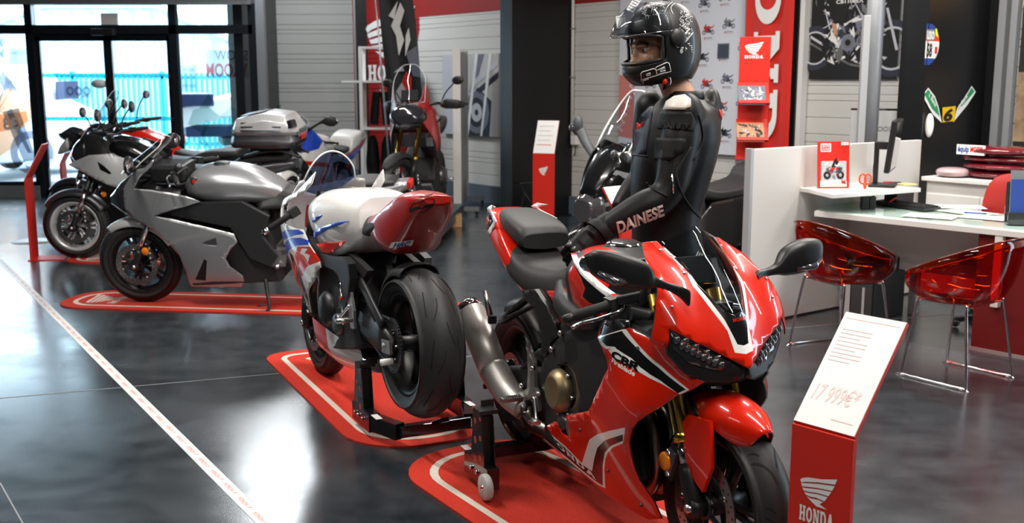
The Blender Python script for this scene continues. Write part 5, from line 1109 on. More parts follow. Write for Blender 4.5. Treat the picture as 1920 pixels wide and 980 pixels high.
lower = [(289, 405), (320, 410), (380, 424), (438, 438), (445, 453), (431, 469), (423, 485), (431, 499), (455, 516), (458, 527), (454, 539), (400, 539), (359, 537), (355, 533), (349, 509), (337, 480), (316, 455), (287, 430), (251, 409), (234, 391), (232, 372), (231, 353), (240, 338), (253, 319), (272, 314), (289, 298), (284, 312), (262, 332), (251, 353), (284, 356), (316, 361), (350, 368), (376, 378), (348, 387), (320, 394), (301, 401)]
gx = [(v_([(383, 485), (366, 524), (386, 526), (388, 489)]), 'dark_gap'), (v_([(378, 455), (405, 445), (407, 460), (404, 464)]), 'gunmetal'), (v_([(378, 458), (407, 460), (404, 463)]), 'silver_light'), (v_([(289, 404), (320, 409), (380, 423), (438, 437), (445, 452), (430, 443), (380, 429), (320, 415), (296, 408)]), 'silver_light'), (v_([(252, 349), (284, 352), (316, 357), (350, 365), (376, 377), (350, 371), (316, 365), (284, 359), (250, 355)]), 'silver_light')]
for sg in (-1, 1): b = MB(); b.panel(Surf('xz', VS.fn, sg), v_(lower), 'silver_paint', gx, thick=.006, mirror=False, edge='black_satin'); b.build('side_fairing', R, fixn=False, label='silver side fairing')
b = MB(); hloft(b, [(1.60, [(0, .80), (.04, .79), (.05, .76), (.04, .73), (0, .72)]), (1.50, [(0, .90), (.09, .88), (.11, .78), (.08, .68), (0, .66)]), (1.36, [(0, 1.0), (.13, .96), (.16, .80), (.12, .62), (0, .60)])], 'lamp_dark', n=4); b.build('headlight', R)
b = MB(); hloft(b, [(1.34, [(0, .88), (.14, .86), (.17, .75), (.13, .62), (0, .60)]), (1.05, [(0, .86), (.17, .84), (.19, .7), (.15, .58), (0, .56)])], 'black_satin', n=3); b.build('inner_fairing', R)
engine_block(R, [(.40, .22), (1.05, .18), (1.12, .45), (1.0, .70), (.70, .76), (.46, .62)], .16, 'black_matte')
b = MB(); b.prism([(.44, .70), (.62, .80), (1.12, .78), (1.12, .70), (.72, .62), (.60, .40), (.46, .34), (.40, .42), (.50, .56)], (0, .04, 0), 'black_frame', (0, .16, 0)); b.build('frame_spar', R, bev=.006); b = MB(); b.prism([(.44, .70), (.62, .80), (1.12, .78), (1.12, .70), (.72, .62), (.60, .40), (.46, .34), (.40, .42), (.50, .56)], (0, -.04, 0), 'black_frame', (0, -.16, 0)); b.build('frame_spar', R, bev=.006)
ts = smooth_secs([(.36, [(0, .87), (.06, .865), (.09, .84), (.09, .80), (.06, .77)]), (.46, [(0, .93), (.10, .92), (.14, .88), (.13, .81), (.10, .77)]), (.60, [(0, .995), (.11, .98), (.18, .91), (.17, .83), (.14, .78)]), (.78, [(0, 1.02), (.12, 1.0), (.20, .93), (.19, .84), (.15, .78)]), (.94, [(0, 1.0), (.11, .985), (.17, .93), (.17, .85), (.14, .80)]), (1.02, [(0, .94), (.08, .93), (.13, .89), (.13, .84), (.11, .81)])], 4)
b = MB(); hloft(b, ts, 'silver_paint', n=5); o = b.build('fuel_tank', R, label='silver fuel tank'); 
for sg in (-1, 1): b = MB(); b.lathe([(0, sg*.004), (.026, sg*.004), (.03, 0)], 'gunmetal', 20, (.94, sg*.168, .93)); b.lathe([(0, sg*.005), (.016, sg*.005)], 'red_flat', 16, (.94, sg*.168, .93)); b.build('badge', o)
b = MB(); b.lathe([(0, .012), (.05, .012), (.06, .004), (.062, -.01)], 'black_satin', 24, axis='z'); b.build('fuel_cap', R, loc=(.80, 0, 1.012))
ss = smooth_secs([(-.40, [(0, .93), (.08, .925), (.10, .91), (.08, .88), (0, .87)]), (-.15, [(0, .92), (.13, .915), (.15, .89), (.12, .86), (0, .84)]), (.04, [(0, .87), (.14, .865), (.16, .83), (.13, .79), (0, .77)]), (.25, [(0, .83), (.13, .825), (.155, .79), (.13, .73), (0, .72)]), (.40, [(0, .86), (.08, .855), (.12, .81), (.15, .74), (0, .72)]), (.52, [(0, .85), (.07, .84), (.13, .79), (.165, .73), (0, .70)])], 4)
b = MB(); hloft(b, ss, 'seat_black', n=4); b.build('seat', R)
b = MB(); hloft(b, smooth_secs([(-.48, [(0, .92), (.05, .915), (.07, .89), (.05, .86), (0, .85)]), (-.25, [(0, .86), (.12, .87), (.15, .84), (.12, .76), (0, .74)]), (.02, [(0, .78), (.13, .79), (.155, .76), (.14, .68), (0, .66)]), (.2, [(0, .72), (.12, .72), (.14, .70), (.12, .66), (0, .65)])], 4), 'silver_paint', n=4); b.build('tail_cowl', R)
MB().box((-.49, 0, .885), (.03, .12, .05), 'candy_red').build('tail_light', R, bev=.006)
b = MB(); b.tube([(.1, -.2, .38), (-.35, -.22, .52)], [(.055, .065), (.055, .065)], 'gunmetal', 18); b.build('silencer', R)
for sg in (-1, 1):
    b = MB(); b.prism([(.34, .46), (.50, .46), (.46, .34), (.36, .34)], (0, .012, 0), 'cast_alu', (0, sg*.175, 0)); b.bar((.38, sg*.18, .44), (.12, sg*.18, .52), .014, .035, 'cast_alu'); o = b.build('footrest_bracket', R); b = MB(); b.cyl((.40, sg*.18, .36), (.40, sg*.26, .36), .013, 'alu'); b.build('footrest', o)
b = MB(); b.tube(bez([(.52, .15, .24), (.50, .20, .15), (.48, .25, .06), (.54, .28, .012)], 5), [.016, .012, .011, .012], 'black_satin', 10); b.tube(bez([(.49, .24, .08), (.56, .25, .075)], 3), .006, 'black_satin', 6); b.box((.545, .285, .002+.006), (.06, .04, .01), 'black_satin'); b.build('side_stand', R)
SCV = TPS(sym([(0, .94, 1.52), (0, 1.05, 1.40), (0, 1.2, 1.20), (.10, .96, 1.46), (.12, 1.05, 1.33), (.11, 1.16, 1.17), (.15, 1.0, 1.36)])); Sv = Surf('yz', SCV)
b = MB(); q = bez([(-.15, .99), (-.135, 1.08), (-.09, 1.17), (0, 1.205), (.09, 1.17), (.135, 1.08), (.15, .99)], 4); b.panel(Sv, q+[(.08, .95), (0, .94), (-.08, .95)], 'screen_clear', thick=.003, mirror=False, h=.03); b.tube([Sv.pt(a, z) for a, z in q], .003, 'white', 6); b.build('windscreen', R, fixn=False, label='clear windscreen')
for sg in (-1, 1):
    grip(R, (.98, sg*.36, .965), (1.08, sg*.17, .99), True, sg, 'grip', 'alu')
    mirror(R, [((1.36, sg*.14, 1.0), .02, .02), ((1.34, sg*.24, 1.06), .012, .012), ((1.31, sg*.30, 1.085), .02, .022), ((1.29, sg*.36, 1.09), .028, .055), ((1.28, sg*.42, 1.085), .022, .045), ((1.28, sg*.45, 1.08), .008, .018)])
b = MB(); b.box((1.15, 0, .96), (.24, .24, .12), 'black_satin'); b.box((1.28, 0, 1.0), (.04, .2, .10), 'black_satin', (0, -.4, 0)); b.build('instrument_panel', R, bev=.02)
b = MB(); b.tube(bez([(1.0, .12, 1.0), (.98, .2, 1.03), (1.02, .26, 1.0)]), .01, 'black_satin', 8); b.ell((1.03, .2, 1.03), (.03, .025, .03), 'lamp_dark', 14, 8); b.build('master_cylinder', R)
carpet('red carpet with a white border line under the silver grey motorcycle', (-1.78, 7.42), 3.01, 2.9, .62, .28, .24)
# ------------------------------------------------------------------ the other motorcycles: shared chassis, then each body
def chassis(B, wb=1.5, Rf=.30, Wf=.12, Rr=.31, Wr=.17, rr=.216, rimm='black_satin', fk=('black_satin', 'chrome'), ftop=(1.2, .92), eng='black_matte', spokes=5, wire=False, silencer=True, fcal=True, fd=.15, usd=.5, fy=.10, seng=True):
    R = B.r; fr = rr if Rf < .33 else .268
    fw = tyre('front_wheel', R, wb, Rf, Wf, fr, 'tread'); rw = tyre('rear_wheel', R, 0, Rr, Wr, rr, 'tread', crown=.045)
    for w_, r_, W_ in ((fw, fr, Wf), (rw, rr, Wr)):
        o = rim(w_, r_, W_, 0 if wire else spokes, rimm, twin=True)
        if wire:
            b = MB()
            for k in range(28): a = 2*PI*k/28; a2 = a+(.35 if k % 2 else -.35); y = .03 if k % 4 < 2 else -.03; b.cyl((.035*math.cos(a2), y, .035*math.sin(a2)), ((r_-.03)*math.cos(a), 0, (r_-.03)*math.sin(a)), .0025, 'alu', 5)
            b.build('spokes', o)
    for y in (-.07, .07): disc(fw, fd, y, holes=18)
    for y in (-fy, fy): fork(R, ftop, (wb, Rf), y, .025, up=fk[0], lo=fk[1], usd=usd, caliper=fcal)
    chainset(R, 0, Rr, .105); swingarm(R, (0, Rr), (.55, .42), .11, .07)
    if seng:
        engine_block(R, [(.40, .22), (.98, .20), (1.05, .40), (1.0, .62), (.72, .72), (.46, .60)], .16, eng)
        for sg in (-1, 1): b = MB(); b.lathe([(.10, 0), (.10, sg*.025), (.07, sg*.05), (0, sg*.052)], 'gunmetal', 22, (.62, sg*.15, .40)); b.build('engine_cover', R)
    if silencer: b = MB(); b.tube(bez([(.9, -.08, .25), (.6, -.14, .22), (.3, -.18, .32), (.1, -.2, .40)]), .025, 'steel_dark', 10); b.tube([(.12, -.2, .39), (-.3, -.22, .54)], [(.055, .065), (.055, .065)], 'gunmetal', 18); b.build('silencer', R)
    for sg in (-1, 1): b = MB(); b.prism([(.36, .46), (.50, .46), (.46, .32), (.38, .32)], (0, .012, 0), 'cast_alu', (0, sg*.175, 0)); b.cyl((.42, sg*.18, .35), (.42, sg*.26, .35), .013, 'alu'); b.build('footrest', R)
    return R
def bars(R, x, z, w=.40, up=.0, lever=True, guards=False, lm='alu'):
    for sg in (-1, 1): grip(R, (x-.10, sg*w, z), (x+.02, sg*.16, z+up), lever, sg, 'grip', lm)
    b = MB(); b.tube(bez([(x+.02, -.17, z+up), (x+.05, -.05, z+up-.03), (x+.05, .05, z+up-.03), (x+.02, .17, z+up)]), .012, 'black_satin', 10); b.build('handlebar', R)
    if guards:
        for sg in (-1, 1): b = MB(); b.tube(bez([(x+.02, sg*.22, z+.0), (x+.07, sg*.30, z+.01), (x+.03, sg*.41, z+.0), (x-.06, sg*.44, z-.01)]), [(.012, .025), (.014, .05), (.014, .045), (.01, .02)], 'black_satin', 10, flat=(1, 0, 0)); b.build('hand_guard', R)
def stalk_mirrors(R, x, z, y0=.2, y1=.40, h=.2, w=.055, hh=.04, m='black_satin'):
    for sg in (-1, 1):
        b = MB(); b.tube(bez([(x, sg*y0, z), (x+.0, sg*(y0+.06), z+h*.5), (x-.02, sg*(y1-.02), z+h)]), .007, m, 8); b.ell((x-.03, sg*y1, z+h+.01), (.022, w, hh), m, 18, 10); o = b.build('mirror', R); b = MB(); b.ell((x-.047, sg*y1, z+h+.01), (.006, w*.88, hh*.85), 'chrome', 16, 8); b.build('mirror_glass', o)
def side_panel(R, w, poly, m, gfx=(), name='side_panel', label=None, thick=.006):
    f = TPS(w) if not callable(w) else w
    for sg in (-1, 1): b = MB(); b.panel(Surf('xz', f, sg), poly, m, gfx, thick=thick, mirror=False, edge='black_satin', h=.035); b.build(name, R, fixn=False, label=label)
def body(R, name, secs, m, n=4, k=4, label=None): b = MB(); hloft(b, smooth_secs(secs, k), m, n=n); return b.build(name, R, label=label)
def screen(R, pts, edge, m='screen_clear', name='windscreen', em='white', ew=.002, label='clear windscreen'):
    f = TPS(sym(pts)); S = Surf('yz', f); b = MB(); b.panel(S, edge, m, thick=.003, mirror=False, h=.03); b.tube([S.pt(a, z) for a, z in edge+edge[:1]], ew, em, 6); return b.build(name, R, fixn=False, label=label)
def dome(y, z0, z1, n=4): return bez([(-y, z0), (-y*.95, z0+(z1-z0)*.6), (-y*.5, z1-.02), (0, z1), (y*.5, z1-.02), (y*.95, z0+(z1-z0)*.6), (y, z0)], n)

# black and silver crossover with a top box, second from the glass front
H = Bike('crossover_motorcycle', 'black and silver motorcycle with a silver top box, behind the silver sports tourer', 'motorcycle', -2.323, 9.388, 3.135, .0, 0, -.064)
R = chassis(H, 1.535, rimm='silver_light', spokes=6, ftop=(1.24, .95))
arc_fender('front_mudguard', R, 1.535, .30, .03, .075, 35, 150, 'gunmetal', tip=.4)
WN = [(1.0, .6, .24), (1.3, .7, .2), (1.55, .85, .10), (1.2, .95, .2), (.8, .8, .22), (1.6, 1.0, .06), (1.0, 1.0, .15), (.7, .6, .2)]
side_panel(R, WN, [(1.52, .86), (1.30, .95), (1.02, .97), (.86, .90), (.84, .74), (1.0, .66), (1.14, .70), (1.36, .80)], 'silver_light', [([(.84, .88), (.95, .92), (1.0, .84), (.92, .70), (.84, .72)], 'dark_gap'), ([(1.10, .80), (1.16, .86), (1.22, .90), (1.20, .83), (1.12, .79)], 'black_gloss')], 'side_fairing', 'silver side panel with a black wing mark')
WN2 = [(a, z, w*.96) for a, z, w in WN]
side_panel(R, WN2, [(1.44, .92), (1.42, 1.02), (1.36, 1.12), (1.26, 1.12), (1.1, 1.08), (.90, 1.06), (.70, .98), (.70, .86), (1.0, .92), (1.30, .92), (1.40, .84)], 'black_satin', name='upper_fairing')
side_panel(R, [(a, z, w*.8) for a, z, w in WN], [(1.42, .80), (1.2, .68), (.84, .66), (.5, .70), (.5, .82), (.8, .92), (1.3, .92)], 'black_matte', name='inner_panel')
body(R, 'headlight', [(1.50, [(0, .98), (.05, .97), (.07, .93), (.04, .90), (0, .89)]), (1.45, [(0, 1.06), (.09, 1.02), (.12, .94), (.08, .86), (0, .84)]), (1.34, [(0, 1.12), (.13, 1.06), (.16, .95), (.12, .82), (0, .80)])], 'lamp_dark')
body(R, 'fuel_tank', [(.66, [(0, .90), (.08, .89), (.12, .85), (.12, .80), (.10, .76)]), (.85, [(0, 1.04), (.12, 1.02), (.17, .95), (.17, .88), (.12, .80)]), (1.05, [(0, 1.10), (.13, 1.07), (.18, 1.0), (.17, .9), (.12, .82)]), (1.22, [(0, 1.08), (.11, 1.05), (.15, .98), (.14, .9), (.1, .84)])], 'black_gloss')
body(R, 'seat', [(-.36, [(0, .95), (.09, .945), (.11, .92), (.10, .89), (0, .88)]), (-.05, [(0, .95), (.13, .94), (.16, .90), (.13, .86), (0, .85)]), (.15, [(0, .86), (.14, .85), (.17, .82), (.14, .78), (0, .77)]), (.45, [(0, .84), (.12, .83), (.15, .79), (.13, .74), (0, .73)]), (.68, [(0, .90), (.08, .89), (.11, .84), (.12, .78), (0, .76)])], 'seat_black')
body(R, 'tail_cowl', [(-.45, [(0, .90), (.07, .89), (.09, .86), (.07, .83), (0, .82)]), (-.2, [(0, .87), (.14, .87), (.17, .84), (.14, .77), (0, .75)]), (.3, [(0, .76), (.14, .77), (.17, .74), (.15, .66), (0, .64)])], 'gunmetal')
bars(R, 1.10, 1.12, .40); stalk_mirrors(R, 1.14, 1.14, .2, .40, .16, .05, .055)
screen(R, [(0, 1.08, 1.42), (0, 1.25, 1.30), (0, 1.4, 1.17), (.12, 1.1, 1.37), (.12, 1.3, 1.21)], dome(.14, 1.08, 1.40)+[(0, 1.06)])
MB().lathe([(0, .005), (.02, .005), (.024, 0), (0, 0)], 'amber', 16).build('side_reflector', R, loc=(1.22, .13, .60), label='amber reflector')
b = MB(); b.tube(bez([(-.52, .17, .93), (-.30, .19, .99), (0, .18, .93)]), .012, 'black_satin', 8); b.tube(bez([(-.52, -.17, .93), (-.30, -.19, .99), (0, -.18, .93)]), .012, 'black_satin', 8); b.box((-.25, 0, .99), (.34, .3, .02), 'black_satin'); b.build('luggage_rack', R)
t = thing('top_box', 'silver and black hard top box on the tail of the black and silver motorcycle', 'box', tuple(R.matrix_basis@Vector((.17, 0, 0))), 3.135, rot=(-.064, 0, 3.135))
def tb(x, w, z0, z1, c=.035): return [Vector((x, y*w, z)) for y, z in ((-.86, z0), (.86, z0), (1, z0+c), (1, z1-c*1.6), (.82, z1), (-.82, z1), (-1, z1-c*1.6), (-1, z0+c))]
b = MB(); b.loft([tb(-.10, .20, 1.02, 1.10), tb(-.14, .25, 1.015, 1.13), tb(-.45, .285, 1.01, 1.14), tb(-.62, .25, 1.015, 1.13), tb(-.67, .20, 1.03, 1.10)], 'gunmetal'); b.build('lower_shell', t, bev=.012)
b = MB(); b.loft([tb(-.11, .19, 1.12, 1.17), tb(-.16, .255, 1.12, 1.26), tb(-.40, .285, 1.12, 1.31), tb(-.58, .26, 1.12, 1.29), tb(-.68, .19, 1.12, 1.18)], 'silver_light'); b.build('lid', t, bev=.015, label='silver lid')
b = MB(); b.loft([[Vector((x, y, z)) for x, y, z in ((-.18, -.14, 1.276), (-.18, .14, 1.276), (-.38, .15, 1.314), (-.38, -.15, 1.314))], [Vector((x, y, z)) for x, y, z in ((-.18, -.14, 1.28), (-.18, .14, 1.28), (-.38, .15, 1.319), (-.38, -.15, 1.319))]], 'gunmetal'); b.build('lid_pad', t); b = MB()
for z in (1.17, 1.20, 1.23): b.box((-.38, .283-(z-1.17)*.5, z), (.34, .012, .012), 'chrome')
b.build('trim_ribs', t); MB().box((-.60, .20, 1.21), (.12, .08, .07), 'lamp_dark', (0, .3, -.4)).build('lens', t, bev=.01); MB().box((-.685, 0, 1.10), (.02, .20, .05), 'candy_red').build('reflector', t, bev=.006)

# red tanked adventure bike behind it
H = Bike('adventure_motorcycle', 'adventure motorcycle with a red tank and tall clear screen beside the glass front', 'motorcycle', -2.90, 10.95, 2.98, .0, 0, -.10)
R = chassis(H, 1.42, rimm='black_satin', ftop=(1.14, .98)); arc_fender('front_mudguard', R, 1.42, .30, .03, .07, 40, 140, 'black_satin', tip=.5)
WA = [(.9, .6, .2), (1.2, .75, .18), (1.4, .95, .10), (1.0, .95, .2), (.7, .85, .18), (1.45, 1.1, .06), (1.1, 1.05, .16)]
side_panel(R, WA, [(1.42, .98), (1.30, 1.10), (1.10, 1.04), (.86, .96), (.82, .84), (1.0, .76), (1.22, .84)], 'black_satin', [([(.92, .90), (1.0, .93), (1.02, .88), (.95, .86)], 'orange_red')], 'side_fairing')
body(R, 'fuel_tank', [(.50, [(0, .88), (.07, .87), (.11, .83), (.11, .78), (.08, .76)]), (.68, [(0, 1.02), (.12, 1.0), (.17, .93), (.16, .85), (.1, .78)]), (.90, [(0, 1.10), (.13, 1.08), (.19, 1.0), (.18, .9), (.12, .8)]), (1.06, [(0, 1.08), (.11, 1.06), (.15, 1.0), (.14, .92), (.1, .84)])], 'red_paint', label='red fuel tank')
body(R, 'seat', [(-.38, [(0, .93), (.09, .92), (.11, .90), (.1, .87), (0, .86)]), (-.05, [(0, .92), (.13, .91), (.16, .87), (.13, .83), (0, .82)]), (.2, [(0, .84), (.13, .83), (.16, .79), (.13, .74), (0, .73)]), (.52, [(0, .88), (.08, .87), (.11, .82), (.12, .76), (0, .74)])], 'seat_black')
body(R, 'headlight', [(1.50, [(0, 1.08), (.05, 1.06), (.07, 1.02), (.04, .97), (0, .96)]), (1.40, [(0, 1.14), (.10, 1.10), (.13, 1.0), (.09, .90), (0, .88)]), (1.26, [(0, 1.14), (.12, 1.1), (.14, 1.0), (.1, .86), (0, .84)])], 'lamp_dark')
body(R, 'tail_cowl', [(-.46, [(0, .88), (.06, .87), (.08, .84), (.06, .81), (0, .80)]), (-.2, [(0, .84), (.12, .84), (.15, .81), (.12, .75), (0, .73)]), (.2, [(0, .74), (.12, .75), (.15, .71), (.13, .65), (0, .63)])], 'black_satin')
bars(R, 1.0, 1.14, .41); stalk_mirrors(R, 1.03, 1.16, .19, .38, .22, .062, .045)
screen(R, [(0, 1.12, 1.42), (0, 1.3, 1.28), (0, 1.48, 1.12), (.12, 1.14, 1.36), (.12, 1.36, 1.19)], dome(.14, 1.12, 1.48)+[(0, 1.1)])
# black adventure bike with a white beak, furthest left
H = Bike('adventure_motorcycle', 'black adventure motorcycle with a white beak, at the far left of the row', 'motorcycle', -2.92, 10.3, 2.98, .0, 0, -.08)
R = chassis(H, 1.42, rimm='black_satin', ftop=(1.14, .98)); arc_fender('front_mudguard', R, 1.42, .30, .03, .07, 40, 140, 'gunmetal', tip=.5)
side_panel(R, WA, [(1.42, .98), (1.30, 1.10), (1.10, 1.04), (.86, .96), (.82, .84), (1.0, .76), (1.22, .84)], 'black_gloss', name='side_fairing')
body(R, 'beak', [(1.52, [(0, .88), (.03, .875), (.035, .865), (.02, .86), (0, .855)]), (1.45, [(0, .98), (.07, .965), (.085, .93), (.06, .88), (0, .87)]), (1.34, [(0, 1.08), (.11, 1.05), (.14, .98), (.1, .92), (0, .90)])], 'white_paint', label='white beak')
body(R, 'headlight', [(1.46, [(0, 1.08), (.06, 1.07), (.08, 1.07), (.05, 1.02), (0, 1.0)]), (1.36, [(0, 1.13), (.09, 1.10), (.12, 1.05), (.09, .98), (0, .96)]), (1.22, [(0, 1.10), (.11, 1.07), (.13, 1.0), (.1, .88), (0, .86)])], 'lamp_dark')
body(R, 'fuel_tank', [(.50, [(0, .88), (.07, .87), (.11, .83), (.11, .78), (.08, .76)]), (.68, [(0, 1.0), (.12, .98), (.17, .93), (.16, .85), (.1, .78)]), (.90, [(0, 1.06), (.13, 1.04), (.19, .98), (.18, .9), (.12, .8)]), (1.06, [(0, 1.05), (.11, 1.03), (.15, .98), (.14, .92), (.1, .84)])], 'black_gloss')
body(R, 'seat', [(-.38, [(0, .93), (.09, .92), (.11, .90), (.1, .87), (0, .86)]), (-.05, [(0, .92), (.13, .91), (.16, .87), (.13, .83), (0, .82)]), (.2, [(0, .84), (.13, .83), (.16, .79), (.13, .74), (0, .73)]), (.52, [(0, .88), (.08, .87), (.11, .82), (.12, .76), (0, .74)])], 'seat_black')
bars(R, 1.0, 1.12, .41); stalk_mirrors(R, 1.03, 1.14, .19, .38, .16, .045, .05)
MB().lathe([(0, .005), (.018, .005), (.022, 0), (0, 0)], 'amber', 16).build('side_reflector', R, loc=(1.30, .125, .50), label='amber reflector')
screen(R, [(0, 1.16, 1.44), (0, 1.3, 1.32), (0, 1.44, 1.18), (.12, 1.18, 1.38), (.12, 1.36, 1.22)], dome(.13, 1.16, 1.44)+[(0, 1.14)])

# older white, blue and red sports bike in the corner
H = Bike('classic_sport_motorcycle', 'older white, blue and red sports motorcycle in the corner by the dim back wall', 'motorcycle', -2.12, 12.75, -1.82, .0, 0, -.10)
R = chassis(H, 1.40, rimm='white_paint', ftop=(1.14, .92), silencer=False, spokes=6); arc_fender('front_mudguard', R, 1.40, .30, .025, .075, 30, 150, 'white_paint', tip=.5)
WR = [(.8, .5, .22), (1.1, .6, .23), (1.35, .8, .14), (1.1, .85, .22), (.6, .4, .18), (1.0, .25, .16), (1.45, .95, .05), (1.2, 1.05, .16)]
side_panel(R, WR, [(1.44, .88), (1.38, 1.02), (1.22, 1.10), (1.06, .98), (.86, .80), (.70, .62), (.50, .46), (.50, .24), (1.0, .18), (1.12, .30), (1.12, .52), (1.28, .70)], 'white_paint', [([(1.46, .94), (1.38, 1.04), (1.2, 1.14), (1.0, .96), (1.1, .86), (1.36, .82)], 'blue_paint'), ([(.9, .70), (1.32, .74), (1.28, .69), (.84, .64)], 'red_paint'), ([(.9, .52), (.97, .57), (1.03, .52), (.97, .47)], 'red_paint'), ([(.5, .34), (1.0, .26), (1.0, .2), (.5, .26)], 'blue_paint')], 'side_fairing', 'white, blue and red side fairing')
body(R, 'fuel_tank', [(.44, [(0, .84), (.08, .83), (.12, .8), (.12, .76), (.1, .72)]), (.66, [(0, .98), (.13, .96), (.18, .88), (.17, .8), (.12, .74)]), (.92, [(0, .99), (.12, .97), (.17, .9), (.16, .82), (.12, .76)])], 'white_paint')
body(R, 'seat', [(-.02, [(0, .82), (.10, .81), (.12, .78), (.1, .76), (0, .75)]), (.2, [(0, .79), (.12, .785), (.14, .76), (.12, .73), (0, .72)]), (.46, [(0, .84), (.08, .83), (.11, .8), (.1, .76), (0, .74)])], 'seat_black')
body(R, 'tail_hump', [(-.46, [(0, .98), (.07, .97), (.10, .94), (.09, .88), (0, .86)]), (-.25, [(0, .985), (.12, .975), (.155, .93), (.14, .82), (0, .80)]), (-.05, [(0, .93), (.12, .92), (.15, .86), (.14, .75), (0, .74)]), (.0, [(0, .82), (.10, .82), (.14, .80), (.13, .74), (0, .73)])], 'white_paint', label='white tail hump')
side_panel(R, [(-.4, .85, .13), (0, .76, .155), (-.2, .9, .16), (.2, .7, .15), (-.3, .7, .13)], [(-.48, .90), (-.30, .86), (-.05, .76), (.22, .72), (.22, .66), (-.10, .66), (-.36, .78), (-.48, .84)], 'deep_red', [([(-.3, .80), (.22, .68), (.22, .66), (-.10, .66), (-.36, .78)], 'blue_paint')], 'tail_stripe')
MB().box((-.475, 0, .90), (.03, .16, .06), 'candy_red').build('tail_light', R, bev=.008)
body(R, 'headlight', [(1.47, [(0, .99), (.06, .98), (.09, .93), (.07, .87), (0, .85)]), (1.36, [(0, 1.06), (.11, 1.03), (.15, .94), (.12, .8), (0, .78)])], 'lamp_dark')
bars(R, .98, .92, .32); 
for sg in (-1, 1): mirror(R, [((1.28, sg*.16, 1.06), .02, .02), ((1.26, sg*.25, 1.13), .014, .014), ((1.24, sg*.31, 1.17), .02, .022), ((1.22, sg*.36, 1.18), .03, .05), ((1.2, sg*.42, 1.18), .025, .048), ((1.2, sg*.45, 1.18), .01, .02)])
screen(R, [(0, 1.02, 1.40), (0, 1.12, 1.28), (0, 1.2, 1.15), (.11, 1.04, 1.34), (.11, 1.13, 1.22)], dome(.14, 1.03, 1.20)+[(0, 1.01)])
b = MB(); b.lathe([(0, 0), (.05, .0), (.05, -.03)], 'candy_red', 16, (.06, .17, .58)); b.build('side_badge', R)

# red dual sport on its low plinth
t = thing('display_plinth', 'low dark grey plinth carrying the tall red dual sport motorcycle', 'plinth', (-.90, 11.0, 0), -1.65); MB().box((0, -.10, .113), (2.35, .72, .13), 'grey_plinth' if 'grey_plinth' in M else mk('grey_plinth', (.06, .075, .09), .4)).build('deck', t, bev=.008)
b = MB(); b.box((0, -.10, .025), (2.0, .5, .05), 'black_satin'); b.build('base', t)
mk('dark_red', (.34, .010, .008), .32, coat=.6)
H = Bike('dual_sport_motorcycle', 'tall red and black dual sport motorcycle with gold fork legs facing the room', 'motorcycle', -.83, 11.75, -1.65, .181, 0, .04)
R = chassis(H, 1.575, Rf=.345, Wf=.095, Rr=.33, Wr=.155, rr=.235, rimm='black_satin', wire=True, fk=('gold', 'black_satin'), ftop=(1.30, 1.02), usd=.58, fy=.105)
arc_fender('front_mudguard', R, 1.575, .345, .025, .07, 40, 125, 'black_matte', tip=.4)
WT = [(1.0, .6, .22), (1.2, .8, .24), (1.45, 1.0, .16), (1.55, 1.1, .08), (1.1, 1.05, .22), (.8, .9, .2), (1.3, .6, .18), (1.4, 1.2, .16)]
side_panel(R, WT, [(1.56, 1.06), (1.50, 1.16), (1.36, 1.34), (1.30, 1.32), (1.34, 1.14), (1.05, 1.08), (.82, 1.0), (.86, .88), (1.0, .80), (1.1, .56), (1.2, .52), (1.26, .74), (1.44, .92)], 'dark_red', [([(1.0, .80), (1.1, .56), (1.2, .52), (1.22, .64), (1.12, .84)], 'black_satin'), ([(.86, .98), (1.2, 1.05), (1.2, 1.0), (.88, .92)], 'white_paint')], 'side_fairing', 'red side fairing')
body(R, 'headlight', [(1.66, [(0, 1.06), (.06, 1.055), (.10, 1.03), (.06, .995), (0, .98)]), (1.58, [(0, 1.15), (.11, 1.12), (.165, 1.05), (.12, .98), (0, .96)]), (1.44, [(0, 1.18), (.13, 1.14), (.18, 1.05), (.14, .97), (0, .95)])], 'lamp_dark')
for sg in (-1, 1):
    b = MB(); b.ell((1.615, sg*.075, 1.035), (.03, .05, .036), 'lens', 16, 10); b.ell((1.63, sg*.078, 1.03), (.02, .022, .02), 'chrome', 12, 8); b.build('headlight_lens', R)
body(R, 'beak', [(1.74, [(0, .965), (.03, .96), (.04, .95), (.03, .94), (0, .935)]), (1.62, [(0, .99), (.08, .985), (.10, .97), (.07, .95), (0, .94)]), (1.5, [(0, .98), (.10, .97), (.13, .95), (.1, .93), (0, .92)])], 'black_satin')
body(R, 'fuel_tank', [(.62, [(0, .96), (.08, .95), (.12, .9), (.12, .84), (.1, .8)]), (.82, [(0, 1.12), (.13, 1.10), (.19, 1.02), (.18, .92), (.12, .84)]), (1.05, [(0, 1.18), (.14, 1.16), (.21, 1.06), (.2, .96), (.14, .86)]), (1.22, [(0, 1.14), (.12, 1.12), (.17, 1.04), (.16, .95), (.12, .88)])], 'dark_red')
body(R, 'seat', [(-.35, [(0, 1.0), (.09, .99), (.11, .96), (.1, .93), (0, .92)]), (0, [(0, .97), (.13, .96), (.15, .92), (.13, .88), (0, .87)]), (.3, [(0, .91), (.13, .90), (.15, .86), (.13, .82), (0, .81)]), (.62, [(0, .96), (.08, .95), (.11, .9), (.12, .84), (0, .82)])], 'seat_black')
bars(R, 1.08, 1.14, .42, .02, True, True); stalk_mirrors(R, 1.10, 1.16, .22, .40, .20, .065, .042)
screen(R, [(0, 1.18, 1.52), (0, 1.35, 1.40), (0, 1.54, 1.25), (.14, 1.2, 1.45), (.14, 1.4, 1.30)], dome(.16, 1.18, 1.54)+[(0, 1.16)], label='tall clear windscreen')
